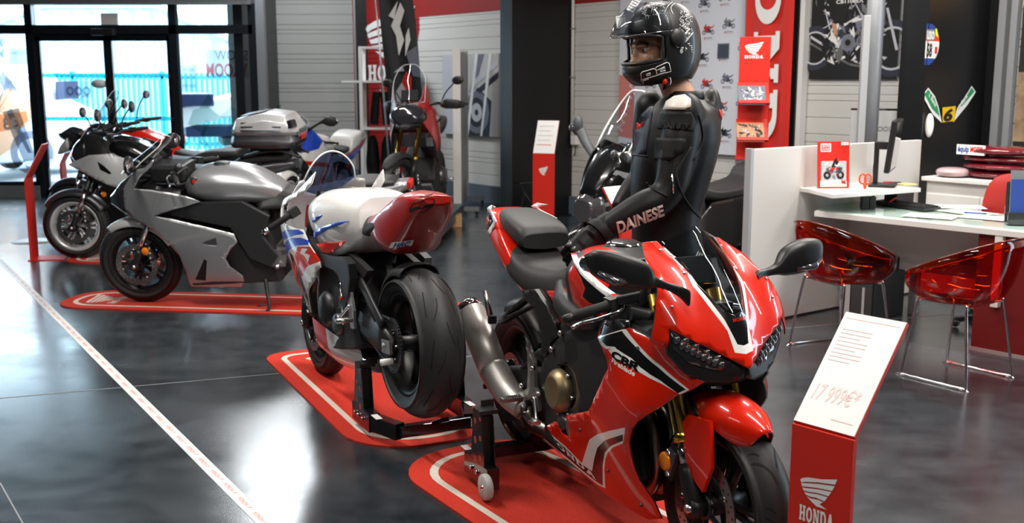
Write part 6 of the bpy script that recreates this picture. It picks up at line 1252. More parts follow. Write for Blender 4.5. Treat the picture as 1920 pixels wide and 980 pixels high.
b = MB(); b.tube(bez([(1.22, -.22, .60), (1.30, -.2, .90), (1.05, -.24, 1.0)]), .012, 'black_satin', 8); b.tube(bez([(1.22, .22, .60), (1.30, .2, .90), (1.05, .24, 1.0)]), .012, 'black_satin', 8); b.bar((1.30, -.2, .9), (1.30, .2, .9), .02, .02, 'black_satin'); b.build('crash_bar', R)
b = MB(); b.prism([(.5, .26), (1.1, .22), (1.28, .36), (1.24, .38), (1.08, .26), (.5, .30)], (0, .3, 0), 'cast_alu', (0, -.15, 0)); b.build('bash_plate', R)
b = MB(); b.box((1.35, 0, 1.24), (.03, .16, .11), 'black_satin', (0, -.4, 0)); b.box((1.333, 0, 1.242), (.004, .13, .08), 'lamp_dark', (0, -.4, 0)); b.build('instrument_display', R)

for o in kids(R):
    if o.name.split('.')[0] in ('front_wheel', 'fork_leg', 'front_mudguard', 'handlebar_grip', 'handlebar', 'hand_guard', 'mirror'):
        o.matrix_basis = Matrix.Translation((1.3, 0, 0))@Matrix.Rotation(-.38, 4, 'Z')@Matrix.Translation((-1.3, 0, 0))@o.matrix_basis

# black maxi scooter behind the rider dummy
H = Bike('maxi_scooter', 'glossy black maxi scooter with a tall screen and grey mirror behind the dressed mannequin', 'scooter', 1.81, 8.29, 3.77, .0, 0, -.06)
R = H.r; wb = 1.55
fw = tyre('front_wheel', R, wb, .29, .12, .19, 'tread'); rim(fw, .19, .12, 5, 'black_satin'); disc(fw, .13, .06); rw = tyre('rear_wheel', R, 0, .28, .14, .18, 'tread'); rim(rw, .18, .14, 5, 'black_satin')
for y in (-.09, .09): fork(R, (1.32, .75), (wb, .29), y, .022, 'black_satin', 'alu')
arc_fender('front_mudguard', R, wb, .29, .03, .075, 30, 150, 'black_gloss', tip=.4)
WS = [(1.1, .5, .24), (1.3, .75, .25), (1.5, .75, .15), (1.62, .65, .05), (1.4, 1.0, .2), (1.2, 1.0, .24), (.8, .4, .23), (1.25, 1.12, .16), (.5, .5, .24)]
side_panel(R, WS, [(1.68, .62), (1.66, .76), (1.58, .92), (1.48, 1.08), (1.40, 1.16), (1.26, 1.12), (1.16, .96), (1.12, .70), (1.06, .46), (.9, .34), (.92, .24), (1.2, .30), (1.34, .44), (1.50, .58)], 'black_gloss', [([(1.66, .72), (1.60, .70), (1.40, .80), (1.40, .82), (1.60, .74)], 'chrome'), ([(1.52, .98), (1.44, .96), (1.38, .90), (1.45, .92), (1.54, .95)], 'grey_mid')], 'front_fairing')
body(R, 'headlight', [(1.68, [(0, .76), (.06, .75), (.09, .70), (.06, .63), (0, .61)]), (1.60, [(0, .84), (.12, .80), (.16, .70), (.12, .60), (0, .58)])], 'lens')
body(R, 'front_cowl', [(1.64, [(0, .84), (.06, .83), (.08, .78), (.05, .74), (0, .73)]), (1.56, [(0, 1.0), (.10, .96), (.15, .86), (.13, .76), (0, .74)]), (1.46, [(0, 1.12), (.12, 1.08), (.18, .95), (.17, .78), (0, .76)]), (1.36, [(0, 1.14), (.13, 1.1), (.19, .98), (.18, .80), (0, .78)])], 'black_gloss')
side_panel(R, [(-.3, .7, .12), (.3, .6, .2), (.3, .8, .18), (.8, .5, .22), (-.2, .5, .16), (-.5, .8, .06)], [(-.56, .84), (-.30, .84), (.1, .74), (.6, .70), (.92, .44), (.92, .28), (.5, .30), (.2, .40), (-.2, .56), (-.5, .72)], 'black_gloss', [([(-.52, .80), (-.30, .76), (-.06, .64), (-.10, .63), (-.34, .72)], 'chrome')], 'rear_fairing')
body(R, 'seat', [(-.50, [(0, .95), (.08, .945), (.10, .92), (.08, .88), (0, .87)]), (-.30, [(0, .97), (.14, .96), (.17, .92), (.15, .86), (0, .84)]), (-.02, [(0, .93), (.15, .92), (.18, .87), (.16, .80), (0, .78)]), (.08, [(0, .82), (.15, .82), (.18, .79), (.16, .74), (0, .73)]), (.45, [(0, .78), (.14, .775), (.16, .74), (.14, .70), (0, .69)]), (.62, [(0, .82), (.06, .81), (.08, .78), (.07, .72), (0, .70)])], 'seat_black')
body(R, 'tunnel', [(.60, [(0, .74), (.10, .72), (.14, .6), (.16, .4), (0, .38)]), (.9, [(0, .60), (.10, .58), (.14, .5), (.18, .34), (0, .3)]), (1.2, [(0, .9), (.14, .85), (.18, .7), (.2, .4), (0, .38)])], 'black_matte')
body(R, 'tail_unit', [(-.62, [(0, .90), (.05, .89), (.07, .86), (.05, .82), (0, .81)]), (-.4, [(0, .88), (.10, .87), (.12, .82), (.1, .74), (0, .72)]), (.2, [(0, .74), (.16, .72), (.19, .6), (.17, .42), (0, .40)]), (.5, [(0, .7), (.16, .68), (.19, .55), (.17, .34), (0, .32)])], 'black_matte')
bars(R, 1.14, 1.08, .34); 
for sg in (-1, 1):
    b = MB(); b.tube(bez([(1.44, sg*.18, 1.04), (1.42, sg*.30, 1.12), (1.42, sg*.37, 1.20)]), [(.016, .03), (.02, .035), (.02, .04)], 'grey_arm' if 'grey_arm' in M else mk('grey_arm', (.05, .055, .06), .5), 10); b.ell((1.42, sg*.40, 1.23), (.04, .05, .075), 'grey_arm', 18, 10, (0, 0, .4*sg)); o = b.build('mirror', R); b = MB(); b.ell((1.455, sg*.42, 1.21), (.014, .03, .03), 'lens', 12, 8); b.build('indicator', o)
screen(R, [(0, 1.08, 1.50), (0, 1.28, 1.38), (0, 1.50, 1.22), (.14, 1.1, 1.44), (.14, 1.35, 1.28)], dome(.17, 1.10, 1.50)+[(0, 1.06)], ew=.006, em='white', label='tall clear screen with a bright edge')
b = MB(); b.lathe([(0, .01), (.03, .01), (.035, 0), (0, 0)], 'lens', 16, (1.52, .12, 1.08)); b.build('running_light', R)
# ------------------------------------------------------------------ mannequin in racing leathers leaning over the red bike
def px3(u, v, Y): return aty(u, v, Y)
YM = 4.2
t = thing('mannequin', 'mannequin in black racing leathers and helmet, hand resting on the red bike', 'mannequin', (0, 0, 0))
def merge(parts, voxel, name, m, parent, smooth=6, sub=0):
    """several overlapping shapes fused into one continuous skin"""
    b = MB()
    for p in parts: p(b)
    o = b.build(name, parent); d = o.modifiers.new('fuse', 'REMESH'); d.mode = 'VOXEL'; d.voxel_size = voxel; d.use_smooth_shade = True
    if smooth: d = o.modifiers.new('smooth', 'SMOOTH'); d.iterations = smooth; d.factor = .5
    bake(o); o.data.materials.clear(); o.data.materials.append(M[m]); 
    for p in o.data.polygons: p.use_smooth = True; p.material_index = 0
    return o
# joints, found by standing the figure at its depth behind the bike (faces to the left of the picture)
neck = px3(1268, 160, YM); sh_n = px3(1283, 215, YM-.17); sh_f = px3(1222, 205, YM+.18); el = px3(1250, 362, YM-.23); wr = px3(1130, 430, YM-.25); hand = px3(1064, 474, YM-.30)
el2 = px3(1205, 330, YM+.22); wr2 = px3(1160, 395, YM+.12)
waist = px3(1262, 395, YM); hip = px3(1275, 480, YM+.02); chest = px3(1262, 255, YM); 
def lerp(a, b, f): return a+(b-a)*f
def ringz(c, rx, ry, rot=0, n=28, pw=2.3):
    out = []
    for k in range(n):
        a = 2*PI*k/n; ca, sa = math.cos(a), math.sin(a); x = rx*math.copysign(abs(ca)**(2/pw), ca); y = ry*math.copysign(abs(sa)**(2/pw), sa)
        out.append(Vector((c.x+x*math.cos(rot)-y*math.sin(rot), c.y+x*math.sin(rot)+y*math.cos(rot), c.z)))
    return out
TR = .28   # the chest turns a little to the camera
ztop = neck.z
prof = [  # z, x of front, x of back, half width
    (px3(0, 178, YM).z, 1248, 1296, .07), (px3(0, 190, YM).z, 1232, 1318, .12), (px3(0, 205, YM).z, 1222, 1334, .175), (px3(0, 230, YM).z, 1212, 1344, .205), (px3(0, 260, YM).z, 1202, 1345, .21), (px3(0, 300, YM).z, 1190, 1338, .20), (px3(0, 345, YM).z, 1187, 1326, .18), (px3(0, 390, YM).z, 1188, 1314, .165), (px3(0, 430, YM).z, 1190, 1312, .17), (px3(0, 470, YM).z, 1190, 1322, .185), (px3(0, 510, YM).z, 1196, 1330, .19)]
def torso(b):
    secs = []
    for z, u0, u1, w in prof:
        x0, x1 = (u0-960)/FPX*YM, (u1-960)/FPX*YM; secs.append(ringz(Vector(((x0+x1)/2, YM, z)), (x1-x0)/2*1.05, w, -TR*.4))
    b.loft(secs, 'leather')
def legs(b):
    for sg, kx in ((-1, -.02), (1, .02)):
        h = Vector((px3(1262, 500, YM).x, YM+sg*.095, prof[-1][0]+.02)); k = Vector((h.x-.03+kx, YM+sg*.11, .50)); a = Vector((h.x+.03+kx, YM+sg*.12, .12))
        b.tube(bez([tuple(h), tuple(lerp(h, k, .5)), tuple(k), tuple(lerp(k, a, .35)), tuple(a)], 4), list(np.interp(np.linspace(0, 1, 17), [0, .3, .5, .65, 1], [.105, .092, .068, .066, .05])), 'leather', 16)
def arm(s, e, w, r):
    def f(b):
        p = bez([tuple(s), tuple(lerp(s, e, .5)+Vector((.008, 0, 0))), tuple(e), tuple(lerp(e, w, .5)), tuple(w)], 5); b.tube(p, list(np.interp(np.linspace(0, 1, len(p)), [0, .15, .4, .5, .65, .85, 1], r)), 'leather', 18)
    return f
near_arm = arm(sh_n, el, wr, [.064, .072, .064, .058, .063, .052, .042])
far_arm = arm(sh_f, el2, wr2, [.07, .075, .062, .056, .058, .048, .04])
def shoulder(b): b.ell(sh_n+Vector((0, .01, .0)), (.078, .085, .085), 'leather'); b.ell(sh_f, (.07, .075, .08), 'leather')
def hump(b): c = px3(1326, 240, YM+.02); b.ell(c, (.05, .105, .16), 'leather', 20, 14, (0, .12, 0))
suit = merge([torso, legs, near_arm, far_arm, shoulder, hump], .011, 'racing_suit', 'leather', t, 5); suit['label'] = 'black leather one piece racing suit'
# body under it: head, neck and hidden torso in one skin
hc = px3(1228, 92, YM-.02)   # centre of the head
fd = Vector((-.88, -.475, 0)).normalized(); sd = Vector((-fd.y, fd.x, 0)); up = Vector((0, 0, 1))   # facing left and a little to the camera
fd = (fd-up*.13).normalized(); upv = fd.cross(sd)*-1 if fd.cross(sd).z < 0 else fd.cross(sd)
def HP(f, s_, u): return hc+fd*f+sd*s_+upv*u
HR = Matrix((fd, sd, upv)).transposed()
def head(b):
    def E(c, r): 
        b2 = MB(); b2.ell((0, 0, 0), r, 'skin', 24, 16); b.add([HP(*c)+fd*v[0]+sd*v[1]+upv*v[2] for v in b2.v], b2.f, 'skin')
    E((-.01, 0, .03), (.098, .075, .10)); E((.035, 0, -.045), (.060, .056, .075)); E((.065, 0, -.088), (.028, .03, .024))
    E((.088, 0, -.018), (.018, .013, .032)); E((.100, 0, -.036), (.017, .015, .014)); E((.092, .014, -.040), (.010, .008, .008)); E((.092, -.014, -.040), (.010, .008, .008))
    E((.075, 0, .022), (.024, .052, .012)); E((.084, 0, -.066), (.014, .026, .007)); E((.081, 0, -.076), (.013, .022, .008))
    for s_ in (-1, 1): E((.055, .042*s_, -.03), (.03, .022, .028)); E((.0, .076*s_, -.01), (.018, .010, .03)); E((.062, .034*s_, .004), (.016, .018, .008))
    b.tube([HP(-.03, 0, -.04), lerp(HP(-.03, 0, -.06), neck, .55), neck-Vector((-.01, 0, .03)), Vector((neck.x, YM, prof[2][0]-.05))], [.062, .056, .062, .085], 'skin', 20)
    b.loft([ringz(Vector((hip.x, YM, z)), .06, .09) for z in np.linspace(prof[2][0]-.02, prof[-1][0]+.05, 6)], 'skin')
body_ = merge([head], .0045, 'body', 'skin', t, 3); body_['label'] = 'tan mannequin face and neck'
b = MB()
for s_ in (-1, 1):
    b2 = MB(); b2.ell((0, 0, 0), (.009, .015, .010), 'white', 16, 10); b.add([HP(.070, .033*s_, .004)+fd*v[0]+sd*v[1]+upv*v[2] for v in b2.v], b2.f, 'eye_white' if 'eye_white' in M else mk('eye_white', (.55, .5, .46), .3))
    c = HP(.0775, .033*s_, .004); b.ell(c, (.0045, .0045, .006), 'black_gloss', 12, 8)
    b.build('eye', t); b = MB()
for s_ in (-1, 1): b = MB(); b.tube(bez([HP(.094, .012*s_, .022), HP(.090, .034*s_, .030), HP(.070, .055*s_, .022)], 4), .0045, 'brow' if 'brow' in M else mk('brow', (.05, .03, .02), .7), 8); b.build('eyebrow', t)
b = MB(); b.tube(bez([HP(.092, -.024, -.070), HP(.0975, -.010, -.067), HP(.0985, 0, -.069), HP(.0975, .010, -.067), HP(.092, .024, -.070)], 4), [.003]*2+[.006]*13+[.003]*2, 'lips' if 'lips' in M else mk('lips', (.42, .16, .12), .4), 8); b.build('lips', t)
# glove: palm and five fingers curled over the seat and tank edge
wd = (hand-wr).normalized(); gd = (wd+Vector((-.05, -.05, -.25))).normalized(); gs = gd.cross(Vector((0, -1, .35))).normalized(); gu = gs.cross(gd).normalized()
palm0 = wr+wd*.05; K = palm0+gd*.10
def glove(b):
    b.tube(bez([wr-wd*.05, wr+wd*.01, palm0, palm0+gd*.05, K], 4), [(.046, .050)]*4+[(.036, .044)]*5+[(.026, .048)]*4+[(.022, .046)]*4, 'leather', 16, flat=tuple(gu))
    for i, (s_, L) in enumerate(((-.034, .078), (-.012, .088), (.011, .082), (.033, .066))):
        p0 = K+gs*s_-gd*.02; d1 = (gd*.85-gu*.45).normalized(); d2 = (gd*.25-gu*.95).normalized(); d3 = (-gd*.35-gu*.9).normalized()
        p1 = p0+d1*L*.5; p2 = p1+d2*L*.36; p3 = p2+d3*L*.28; b.tube(bez([p0, p1, p2, p3], 4), list(np.interp(np.linspace(0, 1, 13), [0, .5, 1], [.0125, .0118, .0092])), 'leather', 12); b.ell(p3, (.009, .009, .009), 'leather', 10, 8)
    q0 = palm0+gd*.02+gs*-.035; b.tube(bez([q0, q0+gd*.03-gs*.03-gu*.02, q0+gd*.06-gs*.035-gu*.04, q0+gd*.08-gs*.02-gu*.055], 4), [.018]*4+[.0145]*5+[.011]*4, 'leather', 12)
gl = merge([glove], .0035, 'glove', 'leather', t, 2); gl['label'] = 'black leather race glove'
b = MB()
for s_ in (-.034, -.012, .011, .033): c = K+gs*s_-gd*.012+gu*.020; b2 = MB(); b2.ell((0, 0, 0), (.013, .010, .007), 'gunmetal', 14, 8); b.add([c+gd*v[0]+gs*v[1]+gu*v[2] for v in b2.v], b2.f, 'gunmetal')
b.build('knuckle_guard', gl)
b = MB(); c0 = wr+wd*.012
rr = [c0+(gs*math.cos(a)*.052+gu*math.sin(a)*.050) for a in np.linspace(0, 2*PI, 25)]; b.loft([[p-wd*.018 for p in rr[:-1]], [p+gs*0+(p-c0)*.06 for p in rr[:-1]], [p+wd*.016 for p in rr[:-1]]], 'leather_matte', caps=(False, False)); b.build('cuff_strap', gl)
# leather details lying on the suit
def onray(u, v, obj):
    """photo point dropped onto the suit surface"""
    d = ray(u, v); ok, loc, nrm, _ = obj.ray_cast(CAM, d); return (loc, nrm) if ok else (None, None)
def patch(name, pts, m, thick=.006, off=.002, h=14, parent=None, label=None, surf=None, smooth=True):
    """raised leather or print piece following the suit under a traced outline"""
    surf = surf or suit; vs = [Vector(p) for p in pts]; es = []; n0 = []
    for i in range(len(pts)):
        a, c = np.array(pts[i], float), np.array(pts[(i+1) % len(pts)], float); k = max(1, int(np.linalg.norm(c-a)/h+.5)); n0 += [tuple(a+(c-a)*j/k) for j in range(k)]
    vs = [Vector(p) for p in n0]; es = [(i, (i+1) % len(n0)) for i in range(len(n0))]; A = np.array(n0); lo, hi = A.min(0), A.max(0)
    for x in np.arange(lo[0]+h/2, hi[0], h):
        for y in np.arange(lo[1]+h/2, hi[1], h):
            if inpoly((x, y), n0): vs.append(Vector((x, y)))
    V, E_, F_, *_ = delaunay_2d_cdt(vs, es, [], 0, 1e-4); hit = [onray(v.x, v.y, surf) for v in V]; keep = [f for f in F_ if inpoly((sum(V[i].x for i in f)/len(f), sum(V[i].y for i in f)/len(f)), n0) and all(hit[i][0] is not None for i in f)]
    out = [(h_[0]+h_[1]*(off+thick*.5)) if h_[0] is not None else Vector((0, 0, 0)) for h_ in hit]; inn = [(h_[0]-h_[1]*.002) if h_[0] is not None else Vector((0, 0, 0)) for h_ in hit]; n = len(V); b = MB(); cnt = {}
    for f in keep:
        for i in range(len(f)): e = tuple(sorted((f[i], f[(i+1) % len(f)]))); cnt[e] = cnt.get(e, 0)+1
    fs = [list(f) for f in keep]+[[n+i for i in reversed(f)] for f in keep]
    for f in keep:
        for i in range(len(f)):
            a, c = f[i], f[(i+1) % len(f)]
            if cnt[tuple(sorted((a, c)))] == 1: fs.append([a, n+a, n+c, c])
    used = sorted({i for f in fs for i in f}); mp = {i: k for k, i in enumerate(used)}; al = out+inn
    b.add([al[i] for i in used], [[mp[i] for i in f] for f in fs], m, smooth); return b.build(name, parent or t, label=label)
bpy.context.view_layer.update()
patch('shoulder_cup', [(1247, 205), (1252, 192), (1266, 183), (1284, 180), (1294, 188), (1294, 200), (1284, 206), (1264, 206)], 'plate', .014, parent=suit, label='metal shoulder plate')
patch('shoulder_panel', [(1234, 222), (1240, 208), (1296, 210), (1304, 228), (1300, 246), (1232, 240)], 'leather_matte', .004, parent=suit)
patch('elbow_panel', [(1230, 258), (1286, 260), (1282, 284), (1256, 302), (1226, 296)], 'leather_matte', .004, parent=suit)
patch('chest_panel', [(1186, 288), (1192, 244), (1202, 215), (1216, 200), (1226, 200), (1220, 226), (1214, 262), (1212, 290)], 'leather_navy', .004, parent=suit)
patch('chest_emblem', [(1196, 229), (1202, 234), (1210, 224), (1204, 243), (1193, 270), (1195, 250)], 'red_flat', .003, off=.006, h=6, parent=suit, label='red emblem on the chest')
patch('back_stripe', [(1348, 205), (1353, 208), (1353, 224), (1349, 216)], 'red_flat', .002, h=6, parent=suit)
def prj_text(txt, p0, p1, p2, m, surf, name, bold=.03, shear=.0, off=.004):
    vs, fs, tw, th = textmesh(txt, bold, shear); p0, p1, p2 = (np.array(p, float) for p in (p0, p1, p2)); P = [p0+(p1-p0)*x/tw+(p2-p0)*y/th for x, y in vs]; H_ = [onray(p[0], p[1], surf) for p in P]
    fs = [f for f in fs if all(H_[i][0] is not None for i in f)]; used = sorted({i for f in fs for i in f})
    if not used: return
    mp = {i: k for k, i in enumerate(used)}; b = MB(); b.add([H_[i][0]+H_[i][1]*off for i in used], [[mp[i] for i in f] for f in fs], m, False); b.build(name, surf, fixn=False)
prj_text('DAINESE', (1158, 434), (1244, 400), (1155, 416), 'plate', suit, 'lettering', .04, 0, .009)
prj_text('DAINESE', (1241, 240), (1292, 242), (1241, 229), 'leather_matte', suit, 'lettering', .04)
prj_text('SE', (1300, 512), (1316, 476), (1291, 506), 'plate', suit, 'lettering', .03)
b = MB()
for pts in ([(1296, 275), (1275, 310), (1268, 330), (1280, 365), (1300, 395), (1322, 416)], [(1310, 215), (1318, 260), (1300, 300)], [(1185, 290), (1215, 293)], [(1212, 342), (1228, 356), (1252, 368)]):
    q = [onray(u, v, suit)[0] for u, v in bez(pts, 5)]; q = [p for p in q if p is not None]
    if len(q) > 2: b.tube(q, .005, 'leather_matte', 6)
    b.build('seam', suit); b = MB()
b = MB(); q = [onray(u, v, suit) for u, v in [(1260, 326), (1261, 345), (1262, 362)]]; q = [a+n*.003 for a, n in q if a is not None]; b.tube(q, .0035, 'chrome', 6) if len(q) > 1 else b.cyl(el, el+Vector((0, 0, .05)), .003, 'chrome'); b.build('zip_puller', suit)
b = MB(); cx = Vector(((1250-960)/FPX*YM, YM, prof[1][0]+.018)); b.lathe([(.078, -.02), (.080, 0), (.074, .022), (.066, .022), (.066, -.02)], 'leather', 28, (cx.x+.06, cx.y, cx.z), 'z', closed=True); b.build('collar', suit)
# helmet: shell with a face opening, visor raised
hl = hc+Vector((.028, .006, .022))
def HX(f, s_, u): return hl+fd*f+sd*s_+upv*u
b = MB(); nu, nv = 56, 34; vs = []; fs = []; ms = []
def shell(az, e):
    """direction -> helmet surface; az 0 is straight ahead, e elevation"""
    ce = math.cos(e); f, s_, u = math.cos(az)*ce, math.sin(az)*ce, math.sin(e)
    rf = .148 if f > 0 else .152; ru = .158 if u > 0 else .19
    k = 1/((abs(f)/rf)**2.25+(abs(s_)/.128)**2.25+(abs(u)/ru)**2.25)**(1/2.25); f, s_, u = f*k, s_*k, u*k
    if u < -.03 and f > 0: f *= 1+.40*min(1, (-u-.03)/.07)*(f/.148); 
    return HX(f, s_, u)
def opening(az, e): return abs(az) < .96 and -.37-.05*math.cos(az*1.4) < e < .30-.08*(az/1.1)**2
E0, E1 = -1.0, PI/2
for i in range(nv+1):
    e = E0+(E1-E0)*i/nv
    for k in range(nu): vs.append(shell(2*PI*k/nu-PI, e))
for i in range(nv):
    for k in range(nu):
        k2 = (k+1) % nu; az = 2*PI*(k+.5)/nu-PI; e = E0+(E1-E0)*(i+.5)/nv
        if not opening(az, e): fs.append((i*nu+k, i*nu+k2, (i+1)*nu+k2, (i+1)*nu+k))
b.add(vs, fs, 'helmet'  if 'helmet' in M else mk('helmet', (.009, .009, .010), .42, coat=.15)); hm = b.build('helmet', t, label='matt black full face helmet with white graphics')
d = hm.modifiers.new('wall', 'SOLIDIFY'); d.thickness = .022; d.offset = -1; d = hm.modifiers.new('sub', 'SUBSURF'); d.levels = d.render_levels = 1; bake(hm)
b = MB(); rim_ = []
for a in np.linspace(-.95, .95, 24): rim_.append(shell(a, .30-.08*(a/1.1)**2-.02))
for a in np.linspace(.95, -.95, 24): rim_.append(shell(a, -.37-.05*math.cos(a*1.4)+.02))
b.tube(rim_+rim_[:1], .007, 'black_satin', 8, caps=False); b.build('opening_seal', hm)
b = MB(); b.lathe([(.105, -.06), (.11, -.10), (.095, -.115), (.08, -.10)], 'black_matte', 28, (0, 0, 0), 'z', closed=True); vv = [HX(-.012+v[0], v[1]*.95, v[2]) for v in b.v]; c = MB(); c.add(vv, b.f, 'black_matte'); c.build('neck_roll', hm)
# raised visor: curved band swung up over the brow
b = MB(); secs = []
for e_ in np.linspace(.34, 1.0, 9):
    row = []
    for a in np.linspace(-1.25, 1.25, 27):
        e = e_-.13*max(0, math.cos(a))**2*(1-(e_-.34)/.66); p = shell(a, e); o_ = (p-hl).normalized(); k = .012+.052*max(0, math.cos(a))**2*(1-.6*(e_-.34)/.66); row.append(p+o_*k)
    secs.append(row)
b.loft(secs, 'visor' if 'visor' in M else M.setdefault('visor', glassmat('visor', (.55, .57, .60))), close=False); b.build('visor', hm, fixn=False, label='clear raised visor')
b = MB(); b.tube([q+Vector((0, 0, -.001)) for q in secs[0]], .0026, 'lens', 6); b.build('visor_edge', hm)
for s_ in (-1, 1):
    c = shell(1.42*s_, .16); n_ = (c-hl).normalized(); b = MB(); b.ell((0, 0, 0), (.034, .034, .010), 'black_satin', 20, 8); Rm = n_.to_track_quat('Z', 'Y').to_matrix(); c2 = MB(); c2.add([c+n_*.004+Rm@Vector(v) for v in b.v], b.f, 'black_satin'); c2.build('visor_pivot', hm)
bpy.context.view_layer.update()
def hpatch(name, pts, m, off=.0015, h=7, label=None): return patch(name, pts, m, .001, off, h, hm, label, hm)
def loopline(name, polys, m, w=1.2):
    for pl in polys:
        q = [onray(u, 117+(v-90)*.63, hm) for u, v in pl]; q = [a+n*.0015 for a, n in q if a is not None]
        if len(q) > 1: b = MB(); b.tube(q, .0019, m, 6); b.build(name, hm)
loopline('number_outline', [[(1203, 145), (1202, 122), (1205, 118), (1226, 108), (1230, 112), (1232, 128), (1214, 136), (1204, 141)], [(1212, 125), (1219, 121), (1220, 126), (1213, 129), (1212, 125)], [(1206, 152), (1206, 144), (1216, 138)], [(1229, 110), (1230, 104), (1250, 90), (1254, 92), (1258, 116), (1232, 128)], [(1232, 113), (1246, 103), (1247, 107), (1237, 113), (1238, 117), (1247, 113), (1247, 119), (1234, 125)]], 'white')
hpatch('brand_badge', [(1278, 76), (1280, 66), (1292, 54), (1298, 53), (1299, 62), (1286, 79), (1281, 81)], 'white', .002, 5)
prj_text('SHOEI', (1282, 79), (1299, 57), (1279, 71), 'black_flat', hm, 'badge_lettering', .04, 0, .0045)
random.seed(5); b = MB()
for k in range(95):
    reg = random.random()
    if reg < .4: u, v = random.uniform(1276, 1296), random.uniform(20, 58)
    elif reg < .6: u, v = random.uniform(1270, 1300), random.uniform(82, 98)
    else: u, v = random.uniform(1205, 1250), random.uniform(2, 34)
    a = random.uniform(0, PI); r = random.uniform(2, 4.5); q = [onray(u+r*math.cos(a+f)*g_, v+r*math.sin(a+f)*g_, hm) for f, g_ in ((0, 1), (1.2, .8), (2.4, 1), (3.3, .5))]; q = [x+n*.0012 for x, n in q if x is not None]
    if len(q) > 2: b.tube(q, .0011, 'white_matte', 5)
b.build('graphic', hm)
b = MB()
for z0, z1 in (((1245, 2), (1258, -6)),): pass
for pts in ([(1252, 44), (1246, 28), (1252, 12), (1264, 2)], [(1262, 28), (1258, 14), (1268, 4)]):
    q = [onray(u, v, hm) for u, v in bez(pts, 4)]; q = [x+n*.0012 for x, n in q if x is not None]
    if len(q) > 2: b.tube(q, .0012, 'white_matte', 5)
b.build('graphic_line', hm)
vis = secs[3]; c = HX(.150, -.03, .105)
def tagcard(name, u, v, w, h, ang, lines, label):
    p = onray(u, v, hm); p0 = p[0]+p[1]*.045 if p[0] is not None else HX(.16, -.03, .1); n_ = (CAM-p0).normalized()*.5+(p[1] if p[1] is not None else -fd)*.5; n_.normalize(); x = n_.cross(Vector((0, 0, 1))).normalized()*-1; x = Matrix.Rotation(ang, 3, n_)@x; y = n_.cross(x)
    if y.z < 0: y = -y; x = y.cross(n_)
    b = MB(); R_ = Matrix((x, n_*-1, y)).transposed(); b.box(p0, (w, .0015, h), 'paper' if 'paper' in M else mk('paper', (.62, .63, .64), .6), R_)
    for k in range(lines): b.add([p0+n_*.0012+x*(sx*w*.42*(1-.25*(k % 3 == 1)))+y*(h*(.38-.76*k/max(lines-1, 1))+sy*h*.022) for sx, sy in ((-1, -1), (1, -1), (1, 1), (-1, 1))], [(0, 1, 2, 3)], 'grey_mid', False)
    b.build(name, hm, label=label)
tagcard('care_label', 1172, 22, .075, .045, .12, 2, 'pale sticker on the raised visor'); tagcard('price_tag', 1204, 20, .032, .085, -.45, 7, 'white printed tag on the visor')
# chin strap
b = MB(); q = [px3(1246, 132, YM-.11), px3(1250, 150, YM-.10), px3(1247, 166, YM-.08)]; b.tube(q, [(.016, .004)]*3, 'black_satin', 8); b.ell(px3(1247, 153, YM-.115), (.010, .006, .012), 'red_flat', 10, 8); b.tube(bez([px3(1252, 142, YM-.115), px3(1257, 150, YM-.115), px3(1255, 160, YM-.115)], 4), .004, 'chrome', 6); b.build('chin_strap', hm)
# boots and base plate of the figure
for sg in (-1, 1): b = MB(); c = Vector((px3(1262, 500, YM).x+.03, YM+sg*.12, 0)); b.loft([ringz(c+Vector((-.03, 0, .016)), .135, .05), ringz(c+Vector((-.03, 0, .05)), .13, .05), ringz(c+Vector((0, 0, .10)), .085, .052), ringz(c+Vector((.02, 0, .25)), .06, .055)], 'leather'); b.build('boot', t)
b = MB(); b.lathe([(0, .012), (.24, .012), (.25, .006), (.25, .0), (0, 0)], 'post_grey', 40, (px3(1262, 500, YM).x+.03, YM, .001), 'z'); b.build('base_plate', t)
# ------------------------------------------------------------------ reception desk corner on the right
DA = math.atan2(.59, .807); pd = Vector((.807, .59, 0)).normalized()   # along the partition
PB = Vector((1.505, 6.735, 0))
mk('panel_white', (.62, .60, .57), .5); mk('panel_edge', (.40, .41, .42), .4, metal=.3); mk('desk_white', (.70, .68, .65), .45); mk('shelf_white', (.66, .65, .63), .4)
t = thing('desk_partition', 'tall off white partition panel at the left end of the reception desk', 'partition', PB, DA)
MB().box((.93, .02, .575), (1.82, .04, 1.13), 'panel_white').build('panel', t, bev=.003); MB().box((.01, .02, .575), (.03, .05, 1.14), 'panel_edge').build('edge_post', t, bev=.003); MB().box((.93, .02, .005), (1.82, .05, .012), 'black_satin').build('foot_rail', t)
def pz(u, v, z): return fl(u, v, z)
# worktop
f0, f1 = pz(1527, 393, .74), pz(1965, 437, .74); dd = (f1-f0).normalized(); bn = Vector((-dd.y, dd.x, 0)); bn = bn if bn.dot(Vector((1, 1, 0))) > 0 else -bn
RD = math.atan2(dd.y, dd.x); L_ = (f1-f0).length+.5
t = thing('reception_desk', 'white reception desk with a glass covered top and a deep red front panel', 'desk', f0, RD)
